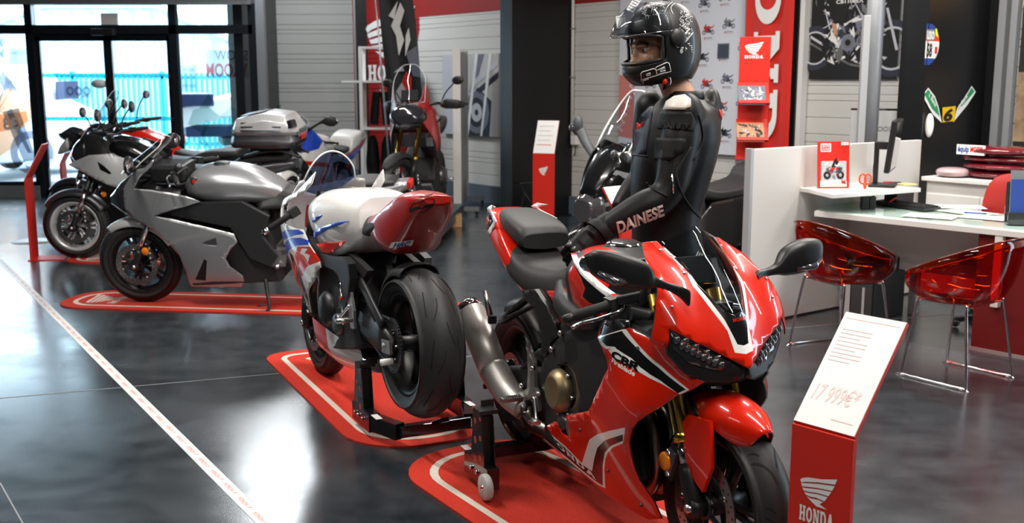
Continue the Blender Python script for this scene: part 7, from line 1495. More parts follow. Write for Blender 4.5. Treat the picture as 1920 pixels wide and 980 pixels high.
# local: x along the front edge, y to the staff side, z 0 at the worktop surface
def dl(P): q = Matrix.Rotation(-RD, 3, 'Z')@(P-f0); return q
b = MB(); b.prism([(0, 0), (L_, 0), (L_, .75), (-.25, .75)], (0, 0, -.035), 'desk_white', (0, 0, -.008), ((1, 0, 0), (0, 1, 0))); b.build('worktop', t, bev=.003)
b = MB(); b.prism([(.02, .02), (L_, .02), (L_, .73), (-.2, .73)], (0, 0, .007), 'table_glass', (0, 0, -.0075), ((1, 0, 0), (0, 1, 0))); b.build('glass_top', t)
rp = dl(pz(1818, 655, 0)); b = MB(); b.box((rp.x+.62, .06, -.40), (1.24, .03, .70), 'deep_red_panel' if 'deep_red_panel' in M else mk('deep_red_panel', (.14, .006, .006), .45)); 
b.build('front_panel', t, bev=.003, label='deep red front panel'); b = MB(); b.box((rp.x+.62, .05, -.735), (1.24, .04, .03), 'panel_edge'); b.build('plinth_rail', t)
b = MB(); b.box((dl(pz(1912, 430, .70)).x+.02, .03, -.25), (.045, .05, .42), 'desk_white'); b.build('support', t, bev=.003)
b = MB(); b.box((.30, .60, -.22), (1.5, .025, .40), 'panel_white'); b.build('modesty_panel', t)
for lx_ in (.35, 1.9): b = MB(); b.box((lx_, .72, -.39), (.05, .05, .70), 'panel_edge'); b.build('leg', t)
ZD = .74
# shelf bracketed on the partition
zs = .87; s0, s1, s2 = pz(1513, 353, zs), pz(1560, 364, zs), pz(1727, 352, zs); s3 = PB+pd*((s2-PB).dot(pd)+.05)+Vector((0, 0, zs)); s4 = PB+pd*((s0-PB).dot(pd)-.0)+Vector((0, 0, zs))
o = MB().prism([(p.x, p.y) for p in (s4, s0, s1, s2, s3)], (0, 0, -.028), 'shelf_white', (0, 0, zs), ((1, 0, 0), (0, 1, 0))).build('wall_shelf', bev=.003); tag(o, 'small white shelf fixed to the off white desk partition', 'shelf')
# monitor seen edge-on
mp_ = pz(1655, 349, zs); t = thing('monitor', 'black flat monitor on a stand, turned edge-on, on the small shelf', 'monitor', (mp_.x, mp_.y, zs+.001), 1.15)
b = MB(); b.box((0, .0, .008), (.22, .17, .016), 'black_satin'); b.build('base', t, bev=.006)
b = MB(); b.box((-.0, .05, .15), (.05, .03, .28), 'black_satin'); b.box((0, .02, .27), (.06, .09, .05), 'black_satin'); b.build('stand_column', t, bev=.004)
b = MB(); b.box((0, -.055, .275), (.52, .035, .34), 'black_satin', (.10, 0, 0)); b.build('housing', t, bev=.008); b = MB(); b.box((0, -.0745, .277), (.49, .003, .31), 'lamp_dark', (.10, 0, 0)); b.build('screen', t)
b = MB(); b.tube(bez([(0, .05, .24), (.05, .07, .12), (.03, .06, .02)]), .004, 'black_satin', 6); b.build('cable', t)
kb = (pz(1640, 380, ZD)+pz(1760, 396, ZD))/2; ka = pz(1760, 398, ZD)-pz(1640, 381, ZD)
t = thing('keyboard', 'black computer keyboard lying on the glass desk top', 'keyboard', (kb.x, kb.y, ZD+.001), math.atan2(ka.y, ka.x))
b = MB(); b.box((0, 0, .010), (.46, .15, .018), 'black_satin', (.05, 0, 0)); b.build('case', t, bev=.004); b = MB()
for r in range(5):
    for c in range(15): b.box((-.21+.03*c, -.055+.026*r, .021+.0013*r), (.024, .02, .006), 'black_matte')
b.build('keys', t)
# pen pot, scissors, marker
pp = pz(1626, 391, ZD); t = thing('pen_holder', 'black pen holder on the desk top in front of the monitor', 'pen holder', (pp.x, pp.y, ZD+.001)); b = MB(); b.box((-.02, 0, .06), (.045, .05, .12), 'black_satin'); b.box((.028, 0, .04), (.04, .05, .08), 'black_satin'); b.build('pot', t, bev=.003); MB().box((-.02, 0, .1205), (.035, .04, .002), 'dark_gap').build('opening', t)
t = thing('scissors', 'orange handled scissors standing in the black pen holder', 'scissors', (pp.x-.025, pp.y-.005, ZD+.02)); 
for sg in (-1, 1): b = MB(); b.tube([Vector((.016*sg+.021*math.cos(a), -.004*sg, .175+.032*math.sin(a))) for a in np.linspace(0, 2*PI, 17)], .006, 'orange_red', 8, caps=False); b.tube([(.01*sg, 0, .15), (0, 0, .11)], .007, 'orange_red', 8); b.build('handle', t)
b = MB(); b.box((0, 0, .06), (.012, .003, .11), 'steel'); b.build('blade', t)
t = thing('marker_pen', 'yellow green highlighter standing in the black pen holder', 'pen', (pp.x+.032, pp.y-.008, ZD+.012)); MB().cyl((0, 0, 0), (0, 0, .085), .010, 'black_satin').build('barrel', t); MB().tube([(0, 0, .08), (0, 0, .115), (0, 0, .12)], [.0125, .0115, .008], 'lime', 14).build('cap', t)
# leaflet stands and papers
bp_ = pz(1562, 353, zs); t = thing('brochure', 'red brochure with a motorcycle picture standing on the small shelf', 'brochure', (bp_.x, bp_.y, zs+.001), .12, rot=(-.10, 0, .12)); bw, bh = .215, .305
b = MB(); b.box((0, 0, bh/2), (bw, .012, bh), 'red_flat'); b.box((0, -.007, .115), (bw*.80, .002, .125), 'grey_light'); b.box((0, -.007, .03), (bw*.84, .002, .04), 'white'); 
ax2 = ((1, 0, 0), (0, 0, 1))
collage(b, -.085, .055, .085, .175, (0, -.0085, 0), ax2, ['grey_light', 'white_matte', 'photo_light', 'photo_mid'], 26, 8, .0002); b.poly([(-.02, .15), (.02, .16), (.04, .21), (.02, .22), (.0, .2)], 'black_satin', (0, -.0085, -.02), ax2); b.ell((.03, -.009, .185), (.010, .002, .011), 'red_flat', 10, 6); ringpoly(b, -.045, .085, .026, .010, 'black_satin', (0, -.0085, 0), ax2, .001); ringpoly(b, .045, .085, .026, .010, 'black_satin', (0, -.0085, 0), ax2, .001); b.poly([(-.05, .10), (.05, .10), (.06, .135), (.0, .14), (-.045, .13)], 'print_dark', (0, -.0085, 0), ax2, .001); b.poly([(-.03, .118), (.02, .118), (.02, .135), (-.03, .137)], 'red_flat', (0, -.0085, 0), ax2, .0015)
b.box((-.055, -.007, .265), (.07, .002, .055), 'white'); b.box((-.055, -.0085, .265), (.055, .002, .04), 'red_flat'); b.text('BON', .022, 'white', (-.055, -.0095, .268), ax2, .0006, .02); b.text('CODE', .018, 'white', (-.055, -.0095, .250), ax2, .0006, .02); b.box((.075, -.007, .29), (.05, .002, .02), 'white'); b.text('HONDA', .010, 'red_flat', (.075, -.0085, .286), ax2, .0006, .01)
mini_bike(b, .07, .022, .05, 'red_flat', 'print_dark'); collage(b, -.05, .075, .055, .145, (0, -.0085, 0), ax2, ['black_flat', 'print_dark', 'photo_mid', 'red_flat', 'photo_light'], 34, 9, .0022); b.box((0, -.007, .060), (bw*.6, .002, .005), 'white'); b.box((.02, -.007, .052), (bw*.5, .002, .004), 'white'); b.build('cover', t)
hp_ = pz(1908, 420, ZD); t = thing('leaflet_holder', 'clear holder with dark blue and red leaflets on the right end of the desk', 'leaflet holder', (hp_.x+.05, hp_.y, ZD+.001), -.25)
b = MB(); b.box((0, .06, .12), (.22, .006, .24), 'lens'); b.box((0, -.04, .035), (.22, .006, .07), 'lens'); b.box((0, .01, .004), (.22, .12, .008), 'lens'); b.build('stand', t)
o = MB().box((0, .02, .165), (.19, .012, .29), 'grey_mid', (-.16, 0, 0)).build('leaflet', t); b = MB(); b.box((0, -.005, .15), (.19, .008, .22), 'blue_flat', (-.16, 0, 0)); b.poly([(-.09, .08), (.09, .20), (.09, .17), (-.04, .08)], 'white', (0, -.014, 0), ((1, 0, 0), (0, .16, .987)), .002); b.poly([(-.07, .055), (.08, .055), (.08, .09), (-.07, .09)], 'red_flat', (0, -.0145, 0), ((1, 0, 0), (0, .16, .987)), .002); collage(b, -.09, .10, .09, .25, (0, -.0142, 0), ((1, 0, 0), (0, .16, .987)), ['blue_flat', 'print_dark', 'photo_light', 'photo_mid', 'blue_flat'], 30, 4, .0012); b.build('leaflet', t)
for i, (u, v, w, d_, a, dz) in enumerate(((1745, 405, .30, .21, .2, 0), (1815, 398, .30, .21, -.3, .0006), (1850, 408, .30, .21, .1, .0012), (1800, 388, .30, .21, .6, .0018))):
    p = pz(u, v, ZD); o = MB().box((0, 0, .0006), (w, d_, .0004), 'white').build('paper_sheet', loc=(p.x, p.y, ZD+.0007+dz), rot=(0, 0, RD+a)); tag(o, ['white paper sheet at the front edge of the desk by the keyboard', 'white paper sheet in the middle of the desk papers', 'white paper sheet at the front edge near the leaflet holder', 'white paper sheet furthest back among the desk papers'][i], 'paper')
p = pz(1830, 402, ZD); t = thing('ballpoint_pen', 'dark pen lying on the papers on the desk', 'pen', (p.x, p.y, ZD+.009), RD+.3); MB().cyl((-.07, 0, 0), (.06, 0, 0), .005, 'blue_flat').build('barrel', t); MB().cyl((.06, 0, 0), (.075, 0, 0), .003, 'chrome', r2=.001).build('tip', t)
p = pz(1680, 347, zs); o = MB().box((0, 0, .004), (.12, .10, .008), 'note' if 'note' in M else mk('note', (.75, .62, .25), .6)).build('note_pad', loc=(p.x+.07, p.y+.02, zs+.001), rot=(0, 0, .4)); tag(o, 'yellow note pad on the right of the small shelf', 'note pad')
t = thing('key_bunch', 'small bunch of keys with a red tag behind the monitor foot on the shelf', 'keys', (p.x-.02, p.y+.10, zs+.001)); MB().box((0, 0, .008), (.06, .03, .014), 'red_flat').build('tag', t, bev=.003); MB().box((.06, .01, .006), (.06, .035, .010), 'black_satin').build('keys', t, bev=.003)
t = thing('cable_box', 'black electronic box with cables under the small shelf', 'electronics', (s2.x-.05, s2.y+.25, ZD+.001), DA); MB().box((0, 0, .05), (.2, .1, .10), 'black_satin').build('housing', t, bev=.006); MB().tube(bez([(-.1, -.04, .02), (-.16, -.08, .05), (-.2, -.05, .012)]), .006, 'orange_red', 8).build('cable', t)
# computer under the desk
p = pz(1585, 610, 0); t = thing('computer_tower', 'dark computer tower with loose cables on the floor under the desk', 'computer', (p.x+.30, p.y+.30, 0.001), RD); MB().box((0, 0, .2), (.18, .4, .40), 'black_satin').build('case', t, bev=.006); MB().box((0, -.203, .2), (.15, .006, .34), 'gunmetal').build('front_grille', t)
b = MB()
for k in range(5): b.tube(bez([(-.12-.02*k, -.1, .42), (-.18, -.14+.03*k, .26), (-.14-.015*k, -.1, .12), (-.2, -.08+.02*k, .012)]), .005, ('black_satin', 'blue_flat')[k % 2], 6)
b.build('cables', t)
o = MB().box((0, 0, .11), (.04, .16, .22), 'grey_light').build('power_strip', loc=(p.x+.13, p.y+.22, .001), rot=(0, 0, DA)); tag(o, 'grey socket strip standing under the desk beside the cables', 'socket')
# filing cabinet behind, with bags piled on it
cb = Vector((3.02, 7.75, 0)); t = thing('low_cabinet', 'low white cabinet behind the desk in front of the dark column', 'cabinet', cb, RW)
b = MB(); b.box((.42, .22, .425), (.84, .44, .85), 'desk_white'); b.build('body', t, bev=.003); b = MB(); b.box((.42, .21, .865), (.90, .48, .03), 'desk_white'); b.build('top', t, bev=.004); 
for k in range(2): b = MB(); b.box((.21+.42*k, -.004, .40), (.40, .012, .72), 'shelf_white'); b.build('door', t, bev=.002)
mk('bag_red', (.14, .008, .015), .18, coat=.5); mk('bag_film', (.25, .02, .03), .12, trans=.3)
def bag(label, c, w, d_, h, rz, m='bag_red', text=False):
    t = thing('clothing_bag', label, 'bag', c, rz); secs = []; random.seed(int(c[2]*1000)+int(c[0]*100))
    for f in np.linspace(0, 1, 5): k = math.sin(PI*(.16+.68*f))**.5; secs.append([Vector((w/2*k*math.cos(a)*(1+.05*random.random()), d_/2*k*math.sin(a)*(1+.06*random.random()), h*f)) for a in [PI/4*j/2 for j in range(16)]])
    b = MB(); b.loft(secs, m); b.build('bag', t, sub=1)
    if text:
        b = MB(); b.box((-.10, -d_/2*.9, h*.55), (.22, .012, .07), 'white'); fittext(b, 'équip', .09, .04, 'blue_flat', (-.20, -d_/2*.9-.007, h*.55-.015), ax2, .001, .03); fittext(b, 'MOTO', .10, .04, 'red_flat', (-.10, -d_/2*.9-.007, h*.55-.015), ax2, .001, .04); b.build('label', t)
    return t
base = cb+Matrix.Rotation(RW, 3, 'Z')@Vector((.40, .24, 0))
for i, (h, w, lb, tx) in enumerate(((.06, .52, 'dark red packed clothing bag at the bottom of the pile', False), (.05, .50, 'dark red packed clothing bag in the middle of the pile', False), (.05, .54, 'dark red packed clothing bag second from the top of the pile', False), (.07, .48, 'dark red clothing bag on top of the pile with a white shop label', True))):
    z = .881+(0, .061, .112, .163)[i]; bag(lb, (base.x+.015*(-1)**i, base.y, z), w, .36, h, RW+.1*(-1)**i, 'bag_red', tx)
p2 = cb+Matrix.Rotation(RW, 3, 'Z')@Vector((.14, .10, 0)); bag('pale pink folded garment bag on the left end of the low cabinet', (p2.x-.0, p2.y, .881), .24, .26, .07, RW+.3, mk('bag_pale', (.50, .36, .38), .3, coat=.4))
# red chair back behind the desk
c = Vector((3.27, 6.85, 0)); t = thing('desk_chair', 'red desk chair behind the reception desk at the right edge', 'chair', c, RW+.2)
b = MB(); b.loft([[Vector((w*math.cos(a), .05*abs(math.cos(a))-.02+.012*k, z+ (0))) for a in np.linspace(0, PI, 11)]+[Vector((w*math.cos(a), .05*abs(math.cos(a))+.03, z)) for a in np.linspace(PI, 0, 11)] for k, (z, w) in enumerate(((.46, .20), (.56, .24), (.72, .25), (.86, .235), (.94, .19), (.975, .10)))], 'chair_red' if 'chair_red' in M else mk('chair_red', (.32, .012, .008), .5)); b.build('backrest', t, sub=1)
b = MB(); b.box((0, -.22, .45), (.46, .44, .07), 'chair_red'); b.build('seat', t, bev=.03)
b = MB(); b.cyl((0, -.2, .08), (0, -.2, .42), .03, 'chrome'); 
for k in range(5): a = 2*PI*k/5; b.bar((0, -.2, .09), (.28*math.cos(a), -.2+.28*math.sin(a), .05), .04, .03, 'black_satin'); b.ell((.28*math.cos(a), -.2+.28*math.sin(a), .03), (.028, .028, .028), 'black_satin', 12, 8)
b.build('base', t)
# translucent red tub chairs with chrome sled frames
def tub_chair(label, c, rz, group=None):
    """faces local +y; shell open at the front"""
    t = thing('tub_chair', label, 'chair', c, rz); secs = []
    N_ = 40
    def rimz(a): return .655-.125*math.sin(a)
    for f in np.linspace(0, 1, 9):
        row = []
        for k in range(N_):
            a = 2*PI*k/N_; R0 = .20+.095*math.sin(min(1, f*1.15)*PI/2); x = R0*1.02*math.cos(a); y = R0*.95*math.sin(a)+.02*(1-f); zt = rimz(a); z = .44+(zt-.44)*max(0, (f-.12)/.88)**1.25 if f > .12 else .44-.012*(1-f/.12)
            row.append(Vector((x, y, z)))
        secs.append(row)
    b = MB(); b.loft(secs, 'red_plastic', caps=(False, False)); n = len(b.v); b.f.append(list(range(N_-1, -1, -1))); b.m.append(0); b.sm.append(True); o = b.build('shell', t, fixn=True, label='translucent red plastic shell')
    d = o.modifiers.new('wall', 'SOLIDIFY'); d.thickness = .006
    b = MB(); b.tube(secs[-1]+secs[-1][:1], .0045, 'rim_red' if 'rim_red' in M else mk('rim_red', (.16, .012, .006), .15, coat=.6), 8, caps=False); b.build('rim', o)
    for sg in (-1, 1):
        b = MB(); b.tube(bez([(sg*.09, .13, .418), (sg*.15, .14, .418), (sg*.175, .145, .40), (sg*.215, .19, .02), (sg*.215, .185, .009), (sg*.215, -.17, .009), (sg*.215, -.19, .02), (sg*.175, -.14, .40), (sg*.15, -.13, .418), (sg*.09, -.12, .418)], 6), .0075, 'chrome', 10); b.build('leg_frame', t)
    b = MB(); b.bar((-.1, .13, .418), (.1, .13, .418), .016, .014, 'chrome'); b.bar((-.1, -.12, .418), (.1, -.12, .418), .016, .014, 'chrome'); b.bar((0, -.12, .418), (0, .13, .418), .03, .01, 'chrome'); b.build('seat_frame', t)
    for x in (-.215, .215):
        for y in (-.17, .18): b = MB(); b.cyl((x, y, .0), (x, y, .012), .011, 'grey_light', 12); b.build('foot', t)
    return t
tub_chair('translucent red tub chair nearer the right edge, in front of the red desk panel', (2.385, 5.55, 0), .62)
tub_chair('translucent red tub chair beside the white partition, behind the mirror of the red bike', (1.93, 6.12, 0), -1.15)
# tall posts by the desk
P = aty(1632, 200, 8.2); o = MB().cyl((P.x, P.y, 0), (P.x, P.y, ZC), .065, 'post_grey', 24).build('steel_pipe'); tag(o, 'grey steel pipe rising behind the monitor', 'pipe')
P = aty(1616, 200, 8.05); b = MB(); b.box((P.x, P.y, 1.02), (.05, .05, 2.04), 'panel_edge'); o = b.build('flat_post', bev=.003); tag(o, 'white square post beside the grey steel pipe', 'post')
P = aty(1648, 225, 8.45); t = thing('storage_case', 'grey metal case standing behind the desk in front of the slatted wall', 'case', (P.x, P.y, 0), RW+.45); MB().box((0, 0, .67), (.40, .22, 1.34), 'grey_light').build('body', t, bev=.008); MB().box((0, 0, 1.345), (.40, .22, .015), 'chrome').build('lid', t); b = MB(); b.text('GOODS', .05, 'grey_mid', (.06, -.111, 1.18), ax2, .001, .02); b.build('lettering', t)
# ------------------------------------------------------------------ price stands, racks and flags
def price_stand(label, c, rz, w=.30, h=.92, L=.62, tilt=.62, price=None, card=True):
    """upright red blade with a sloping card on top, front towards local -y"""
    t = thing('price_stand', label, 'sign stand', c, rz); b = MB(); b.box((0, 0, h/2), (w, .02, h), 'red_flat'); b.build('upright', t, bev=.002)
    b = MB(); b.box((0, .12, .004), (w, .30, .008), 'red_flat'); b.build('foot', t)
    ux = Vector((0, math.sin(tilt), math.cos(tilt))); b = MB(); R_ = Matrix((Vector((1, 0, 0)), ux.cross(Vector((1, 0, 0))) * 1, ux)).transposed(); b.box(Vector((0, 0, h))+ux*L/2, (w, .012, L), 'red_flat', R_); b.build('head', t, bev=.002)
    if card:
        b = MB(); n_ = Vector((1, 0, 0)).cross(ux); n_ = n_ if n_.y < 0 else -n_; b.box(Vector((0, 0, h))+ux*L/2+n_*.0075, (w*.985, .003, L*.985), 'card_white' if 'card_white' in M else mk('card_white', (.82, .81, .80), .25, coat=.3), R_)
        o3 = Vector((0, 0, h))+n_*.0092; A2 = ((1, 0, 0), tuple(ux))
        if price:
            mk('pale_ink', (.80, .60, .58), .5); fittext(b, price, w*.74, .05, 'pale_ink', o3+Vector((-w*.40, 0, 0))+ux*.075, A2, .0006, .01, .2)
            for k in range(9): b.poly([(-w*.42, L*(.56+.035*k)), (-w*.42+w*(.5 if k % 3 else .36), L*(.56+.035*k)), (-w*.42+w*(.5 if k % 3 else .36), L*(.566+.035*k)), (-w*.42, L*(.566+.035*k))], 'pale_ink', o3, A2, .0006)
            b.poly([(-w*.44, L*.94), (w*.44, L*.94), (w*.44, L*.945), (-w*.44, L*.945)], 'pale_ink', o3, A2, .0006); b.poly([(w*.05, .03), (w*.4, .03), (w*.4, .033), (w*.05, .033)], 'pale_ink', o3, A2, .0006)
        else:
            for k in range(5): b.poly([(-w*.4, L*(.25+.14*k)), (w*(.3-.1*(k % 2)), L*(.25+.14*k)), (w*(.3-.1*(k % 2)), L*(.27+.14*k)), (-w*.4, L*(.27+.14*k))], 'grey_light' if k else 'red_flat', o3, A2, .0006)
        b.build('price_card', t, label='white price card')
    return t
# nearest stand: corner points of the fold give its place and turn
cA, cB = aty(1489, 792, 3.02), aty(1604, 824, 3.02); zf = (cA.z+cB.z)/2; q0 = on_plane(1489, 792, Vector((0, 0, .69)), Vector((0, 0, 1))); q1 = on_plane(1604, 824, Vector((0, 0, .69)), Vector((0, 0, 1)))
mid = (q0+q1)/2; rz_ = math.atan2((q1-q0).y, (q1-q0).x); pw = (q1-q0).length
tp0 = on_plane(1577, 595, mid+Vector((0, .0, 0)), Vector((0, 1, 0)))
t = price_stand('red price stand in the right foreground with a large white sloping card reading 17 999', (mid.x, mid.y, 0.001), rz_, pw, .69, .345, .72, '17 999€*')
b = MB(); wing(b, pw*.60, .085, 'white', (-pw*.31, -.0105, .492), ax2, .001); b.build('wing_emblem', t); b = MB(); honda(b, pw*.56, .042, 'white', (-pw*.30, -.0105, .438), ax2, .001); b.build('lettering', t)
P = fl(1010, 402, 0); t = price_stand('red price stand with a white card in front of the black column', (P.x+.02, P.y-1.25, .001), -.35, .24, .80, .38, .45); b = MB(); wing(b, .10, .09, 'white', (-.05, -.011, .58), ax2, .001); b.build('wing_emblem', t)
P = fl(65, 485); t = price_stand('narrow red price stand seen from the side at the far left of the floor', (P.x, P.y, .001), -1.36, .26, .72, .34, .50); 
P = fl(108, 440); t = price_stand('red price stand behind the front wheel of the leftmost motorcycle', (P.x, P.y+.25, .001), -1.36, .26, .72, .34, .50)
P = aty(1180, 384, 6.0); t = price_stand('red price stand with a white card between the black scooter and the mannequin', (P.x, P.y, .001), .75, .15, .77, .24, .62)
# catalogue rack
P = aty(1413, 200, 8.9); t = thing('catalogue_rack', 'red catalogue rack with three sloping shelves of brochures beside the red banner', 'rack', (P.x, P.y, 0), -.10)
b = MB(); b.box((0, .04, .96), (.25, .02, 1.92), 'red_flat'); b.build('back', t, bev=.002); b = MB(); b.box((0, .14, .005), (.30, .36, .01), 'red_flat'); b.build('foot', t)
b = MB(); wing(b, .15, .10, 'white', (-.085, .028, 1.78), ax2, .001); b.build('wing_emblem', t); b = MB(); honda(b, .15, .026, 'white', (-.085, .028, 1.745), ax2, .001); b.build('lettering', t)
b = MB(); b.prism([(.05, 1.60), (.05, .5), (.24, .5), (.10, .95), (.24, 1.02), (.10, 1.25), (.24, 1.32), (.09, 1.60)], (.012, 0, 0), 'deep_red', (.122, 0, 0), ((0, 1, 0), (0, 0, 1))); b.build('side_cheek', t)
for k, z in enumerate((1.54, 1.24, .94)):
    ux = Vector((0, -.62, -.78)).normalized(); R_ = Matrix((Vector((1, 0, 0)), Vector((1, 0, 0)).cross(ux)*-1, ux*-1)).transposed(); b = MB(); b.box(Vector((-.01, .03, z))+ux*.10, (.25, .012, .22), 'red_flat', R_); b.box(Vector((-.01, .03, z))+ux*.21+Vector((0, -.01, .014)), (.25, .03, .03), 'red_flat', R_); b.build('shelf', t)
    n_ = Vector((0, -.78, .62)); t3 = thing('brochure', ['silver motorcycle brochure on the top shelf of the red rack', 'brown and black motorcycle brochure on the middle shelf of the red rack', 'dark motorcycle brochure on the lowest shelf of the red rack'][k], 'brochure', t.matrix_basis@(Vector((-.025, .03, z))+ux*.03+n_*.012), -.10)
    b = MB(); b.box(ux*.10, (.22, .008, .19), ('photo_mid', 'print_orange', 'photo_dark')[k], R_); A2 = ((1, 0, 0), tuple(-ux)); o3 = n_*.0045
    collage(b, -.105, -.19, .105, -.012, o3, A2, [['photo_light', 'photo_dark', 'grey_light', 'white', 'photo_mid'], ['black_flat', 'black_flat', 'print_orange', 'photo_light', 'print_dark', 'carton'], ['photo_dark', 'black_flat', 'red_flat', 'photo_light', 'carton']][k], 60, 20+k)
    b.build('cover', t3)
# white shelf rack with hanging leathers, in the far corner
P = aty(697, 200, 14.6); t = thing('shelf_rack', 'white open shelf rack in front of the red emblem wall', 'rack', (P.x-.12, P.y, 0), 0); 
for x in (-.02, .42):
    for y in (0, .35): b = MB(); b.box((x, y, 1.0), (.045, .045, 2.0), 'white_paint'); b.build('post', t)
for z in (2.0, 1.55, .92, .25): b = MB(); b.box((.2-(.12 if z == 1.55 else 0), .175, z), (.48+(.24 if z == 1.55 else 0), .39, .03), 'white_paint'); b.build('shelf', t)
t3 = thing('hanging_trousers', 'dark trousers hanging on a clip hanger in the white shelf rack', 'clothing', (P.x+.1, P.y+.15, 0)); b = MB(); b.tube(bez([(-.11, 0, 1.40), (0, 0, 1.44), (.11, 0, 1.40)]), .006, 'chrome', 6); b.tube([(0, 0, 1.43), (0, 0, 1.53)], .004, 'chrome', 6); b.build('hanger', t3)
for sg in (-1, 1): b = MB(); b.tube(bez([(sg*.05, 0, 1.41), (sg*.07, 0, 1.2), (sg*.09, -.01, .97)], 4), [(.055, .03)]*4+[(.06, .04)]*5, 'leather_matte', 12, flat=(1, 0, 0)); b.build('trouser_leg', t3)
for k, (x, lb) in enumerate(((.05, 'left black boot bag on the low shelf of the white rack'), (.25, 'right black boot bag on the low shelf of the white rack'))):
    o = MB().loft([ringz(Vector((0, 0, z)), r, .13) for z, r in ((0, .085), (.2, .095), (.45, .07), (.55, .03))], 'leather_matte').build('boot_bag', loc=(P.x-.12+x+.05, P.y+.17, .267)); tag(o, lb, 'bag')
# black feather flag
P = aty(770, 200, 13.3); t = thing('feather_flag', 'black feather flag with a white wing and a red motorcycle print', 'flag', (P.x, P.y, 0), -.15); secs = []
for z in np.linspace(.75, 3.6, 16):
    x0 = -.24; x1 = .20 if z < 2.4 else .20-.12*(z-2.4); secs.append([Vector((x0+(x1-x0)*f-.08*(z-.75), .015*math.sin(f*9+z*2), z)) for f in np.linspace(0, 1, 9)])
b = MB(); b.loft(secs, 'flag_black' if 'flag_black' in M else mk('flag_black', (.012, .013, .017), .55), close=False); b.build('cloth', t)
b = MB(); b.cyl((-.26, .02, 0), (-.49, .02, 3.65), .012, 'alu', 10); b.box((-.22, .02, .01), (.4, .4, .02), 'black_satin'); b.build('pole', t)
b = MB(); o3 = (-.02, -.018, 0)
o3 = (-.10, -.034, 0)
for pl in ([(-.12, 2.22), (.0, 2.50), (.05, 2.40), (-.01, 2.22), (.04, 2.05), (-.03, 1.86), (-.06, 2.10)], [(-.15, 2.34), (-.03, 2.52), (-.08, 2.30)], [(.06, 2.10), (.10, 2.2), (.12, 2.05), (.05, 1.85)]): b.poly(pl, 'white', o3, ax2, .002)
for pl, m, f in (([(-.02, 1.50), (.06, 1.68), (.13, 1.60), (.12, 1.42), (.02, 1.30)], 'red_flat', .002), ([(-.08, 1.42), (.0, 1.54), (.08, 1.40), (.02, 1.22), (-.06, 1.28)], 'grey_light', .003), ([(-.10, 1.66), (.01, 1.74), (.04, 1.68)], 'grey_light', .003), ([(.10, 1.36), (.20, 1.42), (.18, 1.28)], 'white', .003), ([(.06, 1.90), (.2, 1.98), (.24, 1.6), (.14, 1.62)], 'photo_mid', .002), ([(-.12, 1.05), (.2, 1.08), (.22, 1.22), (-.05, 1.16)], 'photo_mid', .002)): b.poly(pl, m, o3, ax2, f)
b.build('print', t)
# silver partition on castors, carton beside it
P = fl(858, 405); t = thing('display_partition', 'tall silver partition board on castors right of the tall red motorcycle', 'partition', (P.x, P.y+.05, 0), 1.54)
b = MB(); b.box((.62, 0, 1.0), (1.24, .05, 1.80), 'grey_light'); b.build('board', t, bev=.004); b = MB(); b.box((0, 0, 1.0), (.04, .09, 1.86), 'white_paint'); b.build('edge_post', t, label='white edge post'); 
b = MB(); b.box((1.25, 0, 1.0), (.04, .08, 1.86), 'grey_light'); b.build('edge_post', t)
for x in (.05, 1.18): b = MB(); b.bar((x, -.25, .075), (x, .25, .075), .05, .05, 'grey_mid'); b.ell((x, -.22, .032), (.03, .02, .031), 'black_satin', 14, 8); b.ell((x, .22, .032), (.03, .02, .031), 'black_satin', 14, 8); b.build('castor_foot', t)
P = fl(823, 424); t = thing('cardboard_box', 'small brown cardboard box on the floor beside the plinth', 'box', (P.x+.10, P.y+.0, .001), .05); MB().box((0, 0, .065), (.30, .22, .13), 'carton').build('carton', t, bev=.004); MB().box((0, -.111, .065), (.05, .002, .13), 'grey_light').build('tape', t)
# grey kerb box and red foot at the column
P = fl(1065, 398); t = thing('folding_stool', 'black metal frame leaning by the black column', 'frame', (P.x-.42, P.y-.75, .001), .2); b = MB(); b.tube(bez([(-.2, 0, 0), (-.12, 0, .30), (-.16, 0, .42), (.12, 0, .42)], 4), .009, 'black_satin', 8); b.tube([(-.12, 0, .32), (.12, .1, .0)], .009, 'black_satin', 8); b.build('frame', t)
# printed floor tape
mk('tape_white', (.70, .67, .65), .4); mk('tape_red', (.62, .25, .22), .5)
p, q = fl(506, 990), fl(-40, 448); d = (q-p); Lt = d.length; t = thing('floor_tape', 'long white floor tape printed with small red lettering', 'tape', (p.x, p.y, 0), math.atan2(d.y, d.x))
b = MB(); b.box((Lt/2-.6, 0, .0008), (Lt+1.4, .055, .0012), 'tape_white'); b.build('strip', t)
b = MB()
for k in range(52): b.text('HONDA', .026, 'tape_red', (-.1+.17*k, -.009, .0015), ((1, 0, 0), (0, 1, 0)), .0003, .01, 'L'); b.poly([(-.1+.17*k-.035, -.010), (-.1+.17*k-.012, .012), (-.1+.17*k-.02, -.008)], 'tape_red', (0, 0, .0015), ((1, 0, 0), (0, 1, 0)), .0003)
b.build('lettering', t)['kind'] = 'stuff'
carpet('red carpet under the black and silver motorcycle with the top box', (-2.95, 9.36), 3.1, 2.0, .55, .25, .25)
t = thing('floor_disc', 'round pale floor sticker beside the left price stand', 'sticker', fl(65, 452)); MB().lathe([(0, .002), (.22, .002), (.22, .0005)], 'tape_white', 28, axis='z').build('disc', t)
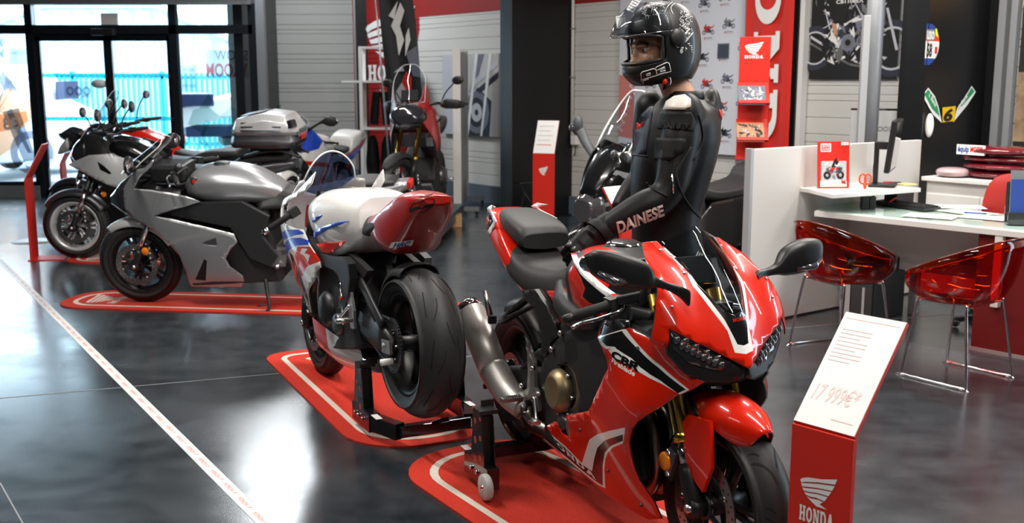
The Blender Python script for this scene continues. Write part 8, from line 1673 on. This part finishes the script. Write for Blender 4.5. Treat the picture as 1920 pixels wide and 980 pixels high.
# ------------------------------------------------------------------ camera, light and render look
cd = bpy.data.cameras.new('camera'); cam = bpy.data.objects.new('camera', cd); C.objects.link(cam); cam.location = CAM
cam.rotation_euler = (PI/2-TILT, 0, 0); cd.sensor_width = 36; cd.sensor_fit = 'HORIZONTAL'; cd.lens = FPX/1920*36; cd.clip_start = .05
cd.dof.use_dof = True; cd.dof.focus_distance = 3.75; cd.dof.aperture_fstop = 4.5
bpy.context.scene.camera = cam
w = bpy.data.worlds.new('sky'); bpy.context.scene.world = w; w.use_nodes = True; bg = w.node_tree.nodes['Background']
bg.inputs[0].default_value = (.70, .86, 1.0, 1); bg.inputs[1].default_value = 9.0
def area(name, loc, size, power, col=(1, 1, 1), rot=(0, 0, 0)):
    l = bpy.data.lights.new(name, 'AREA'); l.shape = 'RECTANGLE'; l.size, l.size_y = size; l.energy = power; l.color = col
    o = bpy.data.objects.new(name, l); C.objects.link(o); o.location = loc; o.rotation_euler = rot; return o
area('roof_light', (-3.3, 14.2, ZC-.05), (.75, 1.5), 120, (.92, .97, 1.0))
for i, (x, y, e) in enumerate(((-2.3, 4.9, 115), (1.6, 3.0, 110), (.3, 6.8, 90), (2.6, 6.6, 125), (-1.6, 10.0, 38), (5.0, 4.5, 60), (.4, .2, 60), (-3.4, 2.2, 28))): area('strip_or_fill_lamp', (x, y, ZC-.12), (.09, 2.4), e, (1, .95, .88), (0, 0, .6))  # ceiling strips; the last is a fill added to brighten bike sides facing left
sc = bpy.context.scene
sc.view_settings.view_transform = 'Standard'; sc.view_settings.look = 'None'; sc.view_settings.gamma = 1; sc.view_settings.use_curve_mapping = False; sc.view_settings.exposure = .5
sc.cycles.max_bounces = 10; sc.cycles.transparent_max_bounces = 24

GR = {'tub_chair': 'translucent red tub chairs at the desk', 'clothing_bag': 'packed clothing bags on the low cabinet', 'paper_sheet': 'loose papers on the desk', 'display_carpet': 'red display carpets under the motorcycles', 'paddock_stand': 'black paddock stands', 'price_stand': 'red price stands', 'boot_bag': 'black bags in the white shelf rack', 'paper_notice': 'notices stuck on the glass front', 'adventure_motorcycle': 'adventure motorcycles by the glass front', 'cable_conduit': 'cable conduits on the slatted walls'}
for o in bpy.data.objects:
    if o.parent is None and o.name.split('.')[0] in GR and 'label' in o: o['group'] = GR[o.name.split('.')[0]]
    if o.parent is None and o.name.split('.')[0] == 'brochure' and 'shelf of the red rack' in o['label']: o['group'] = 'brochures on the red catalogue rack'
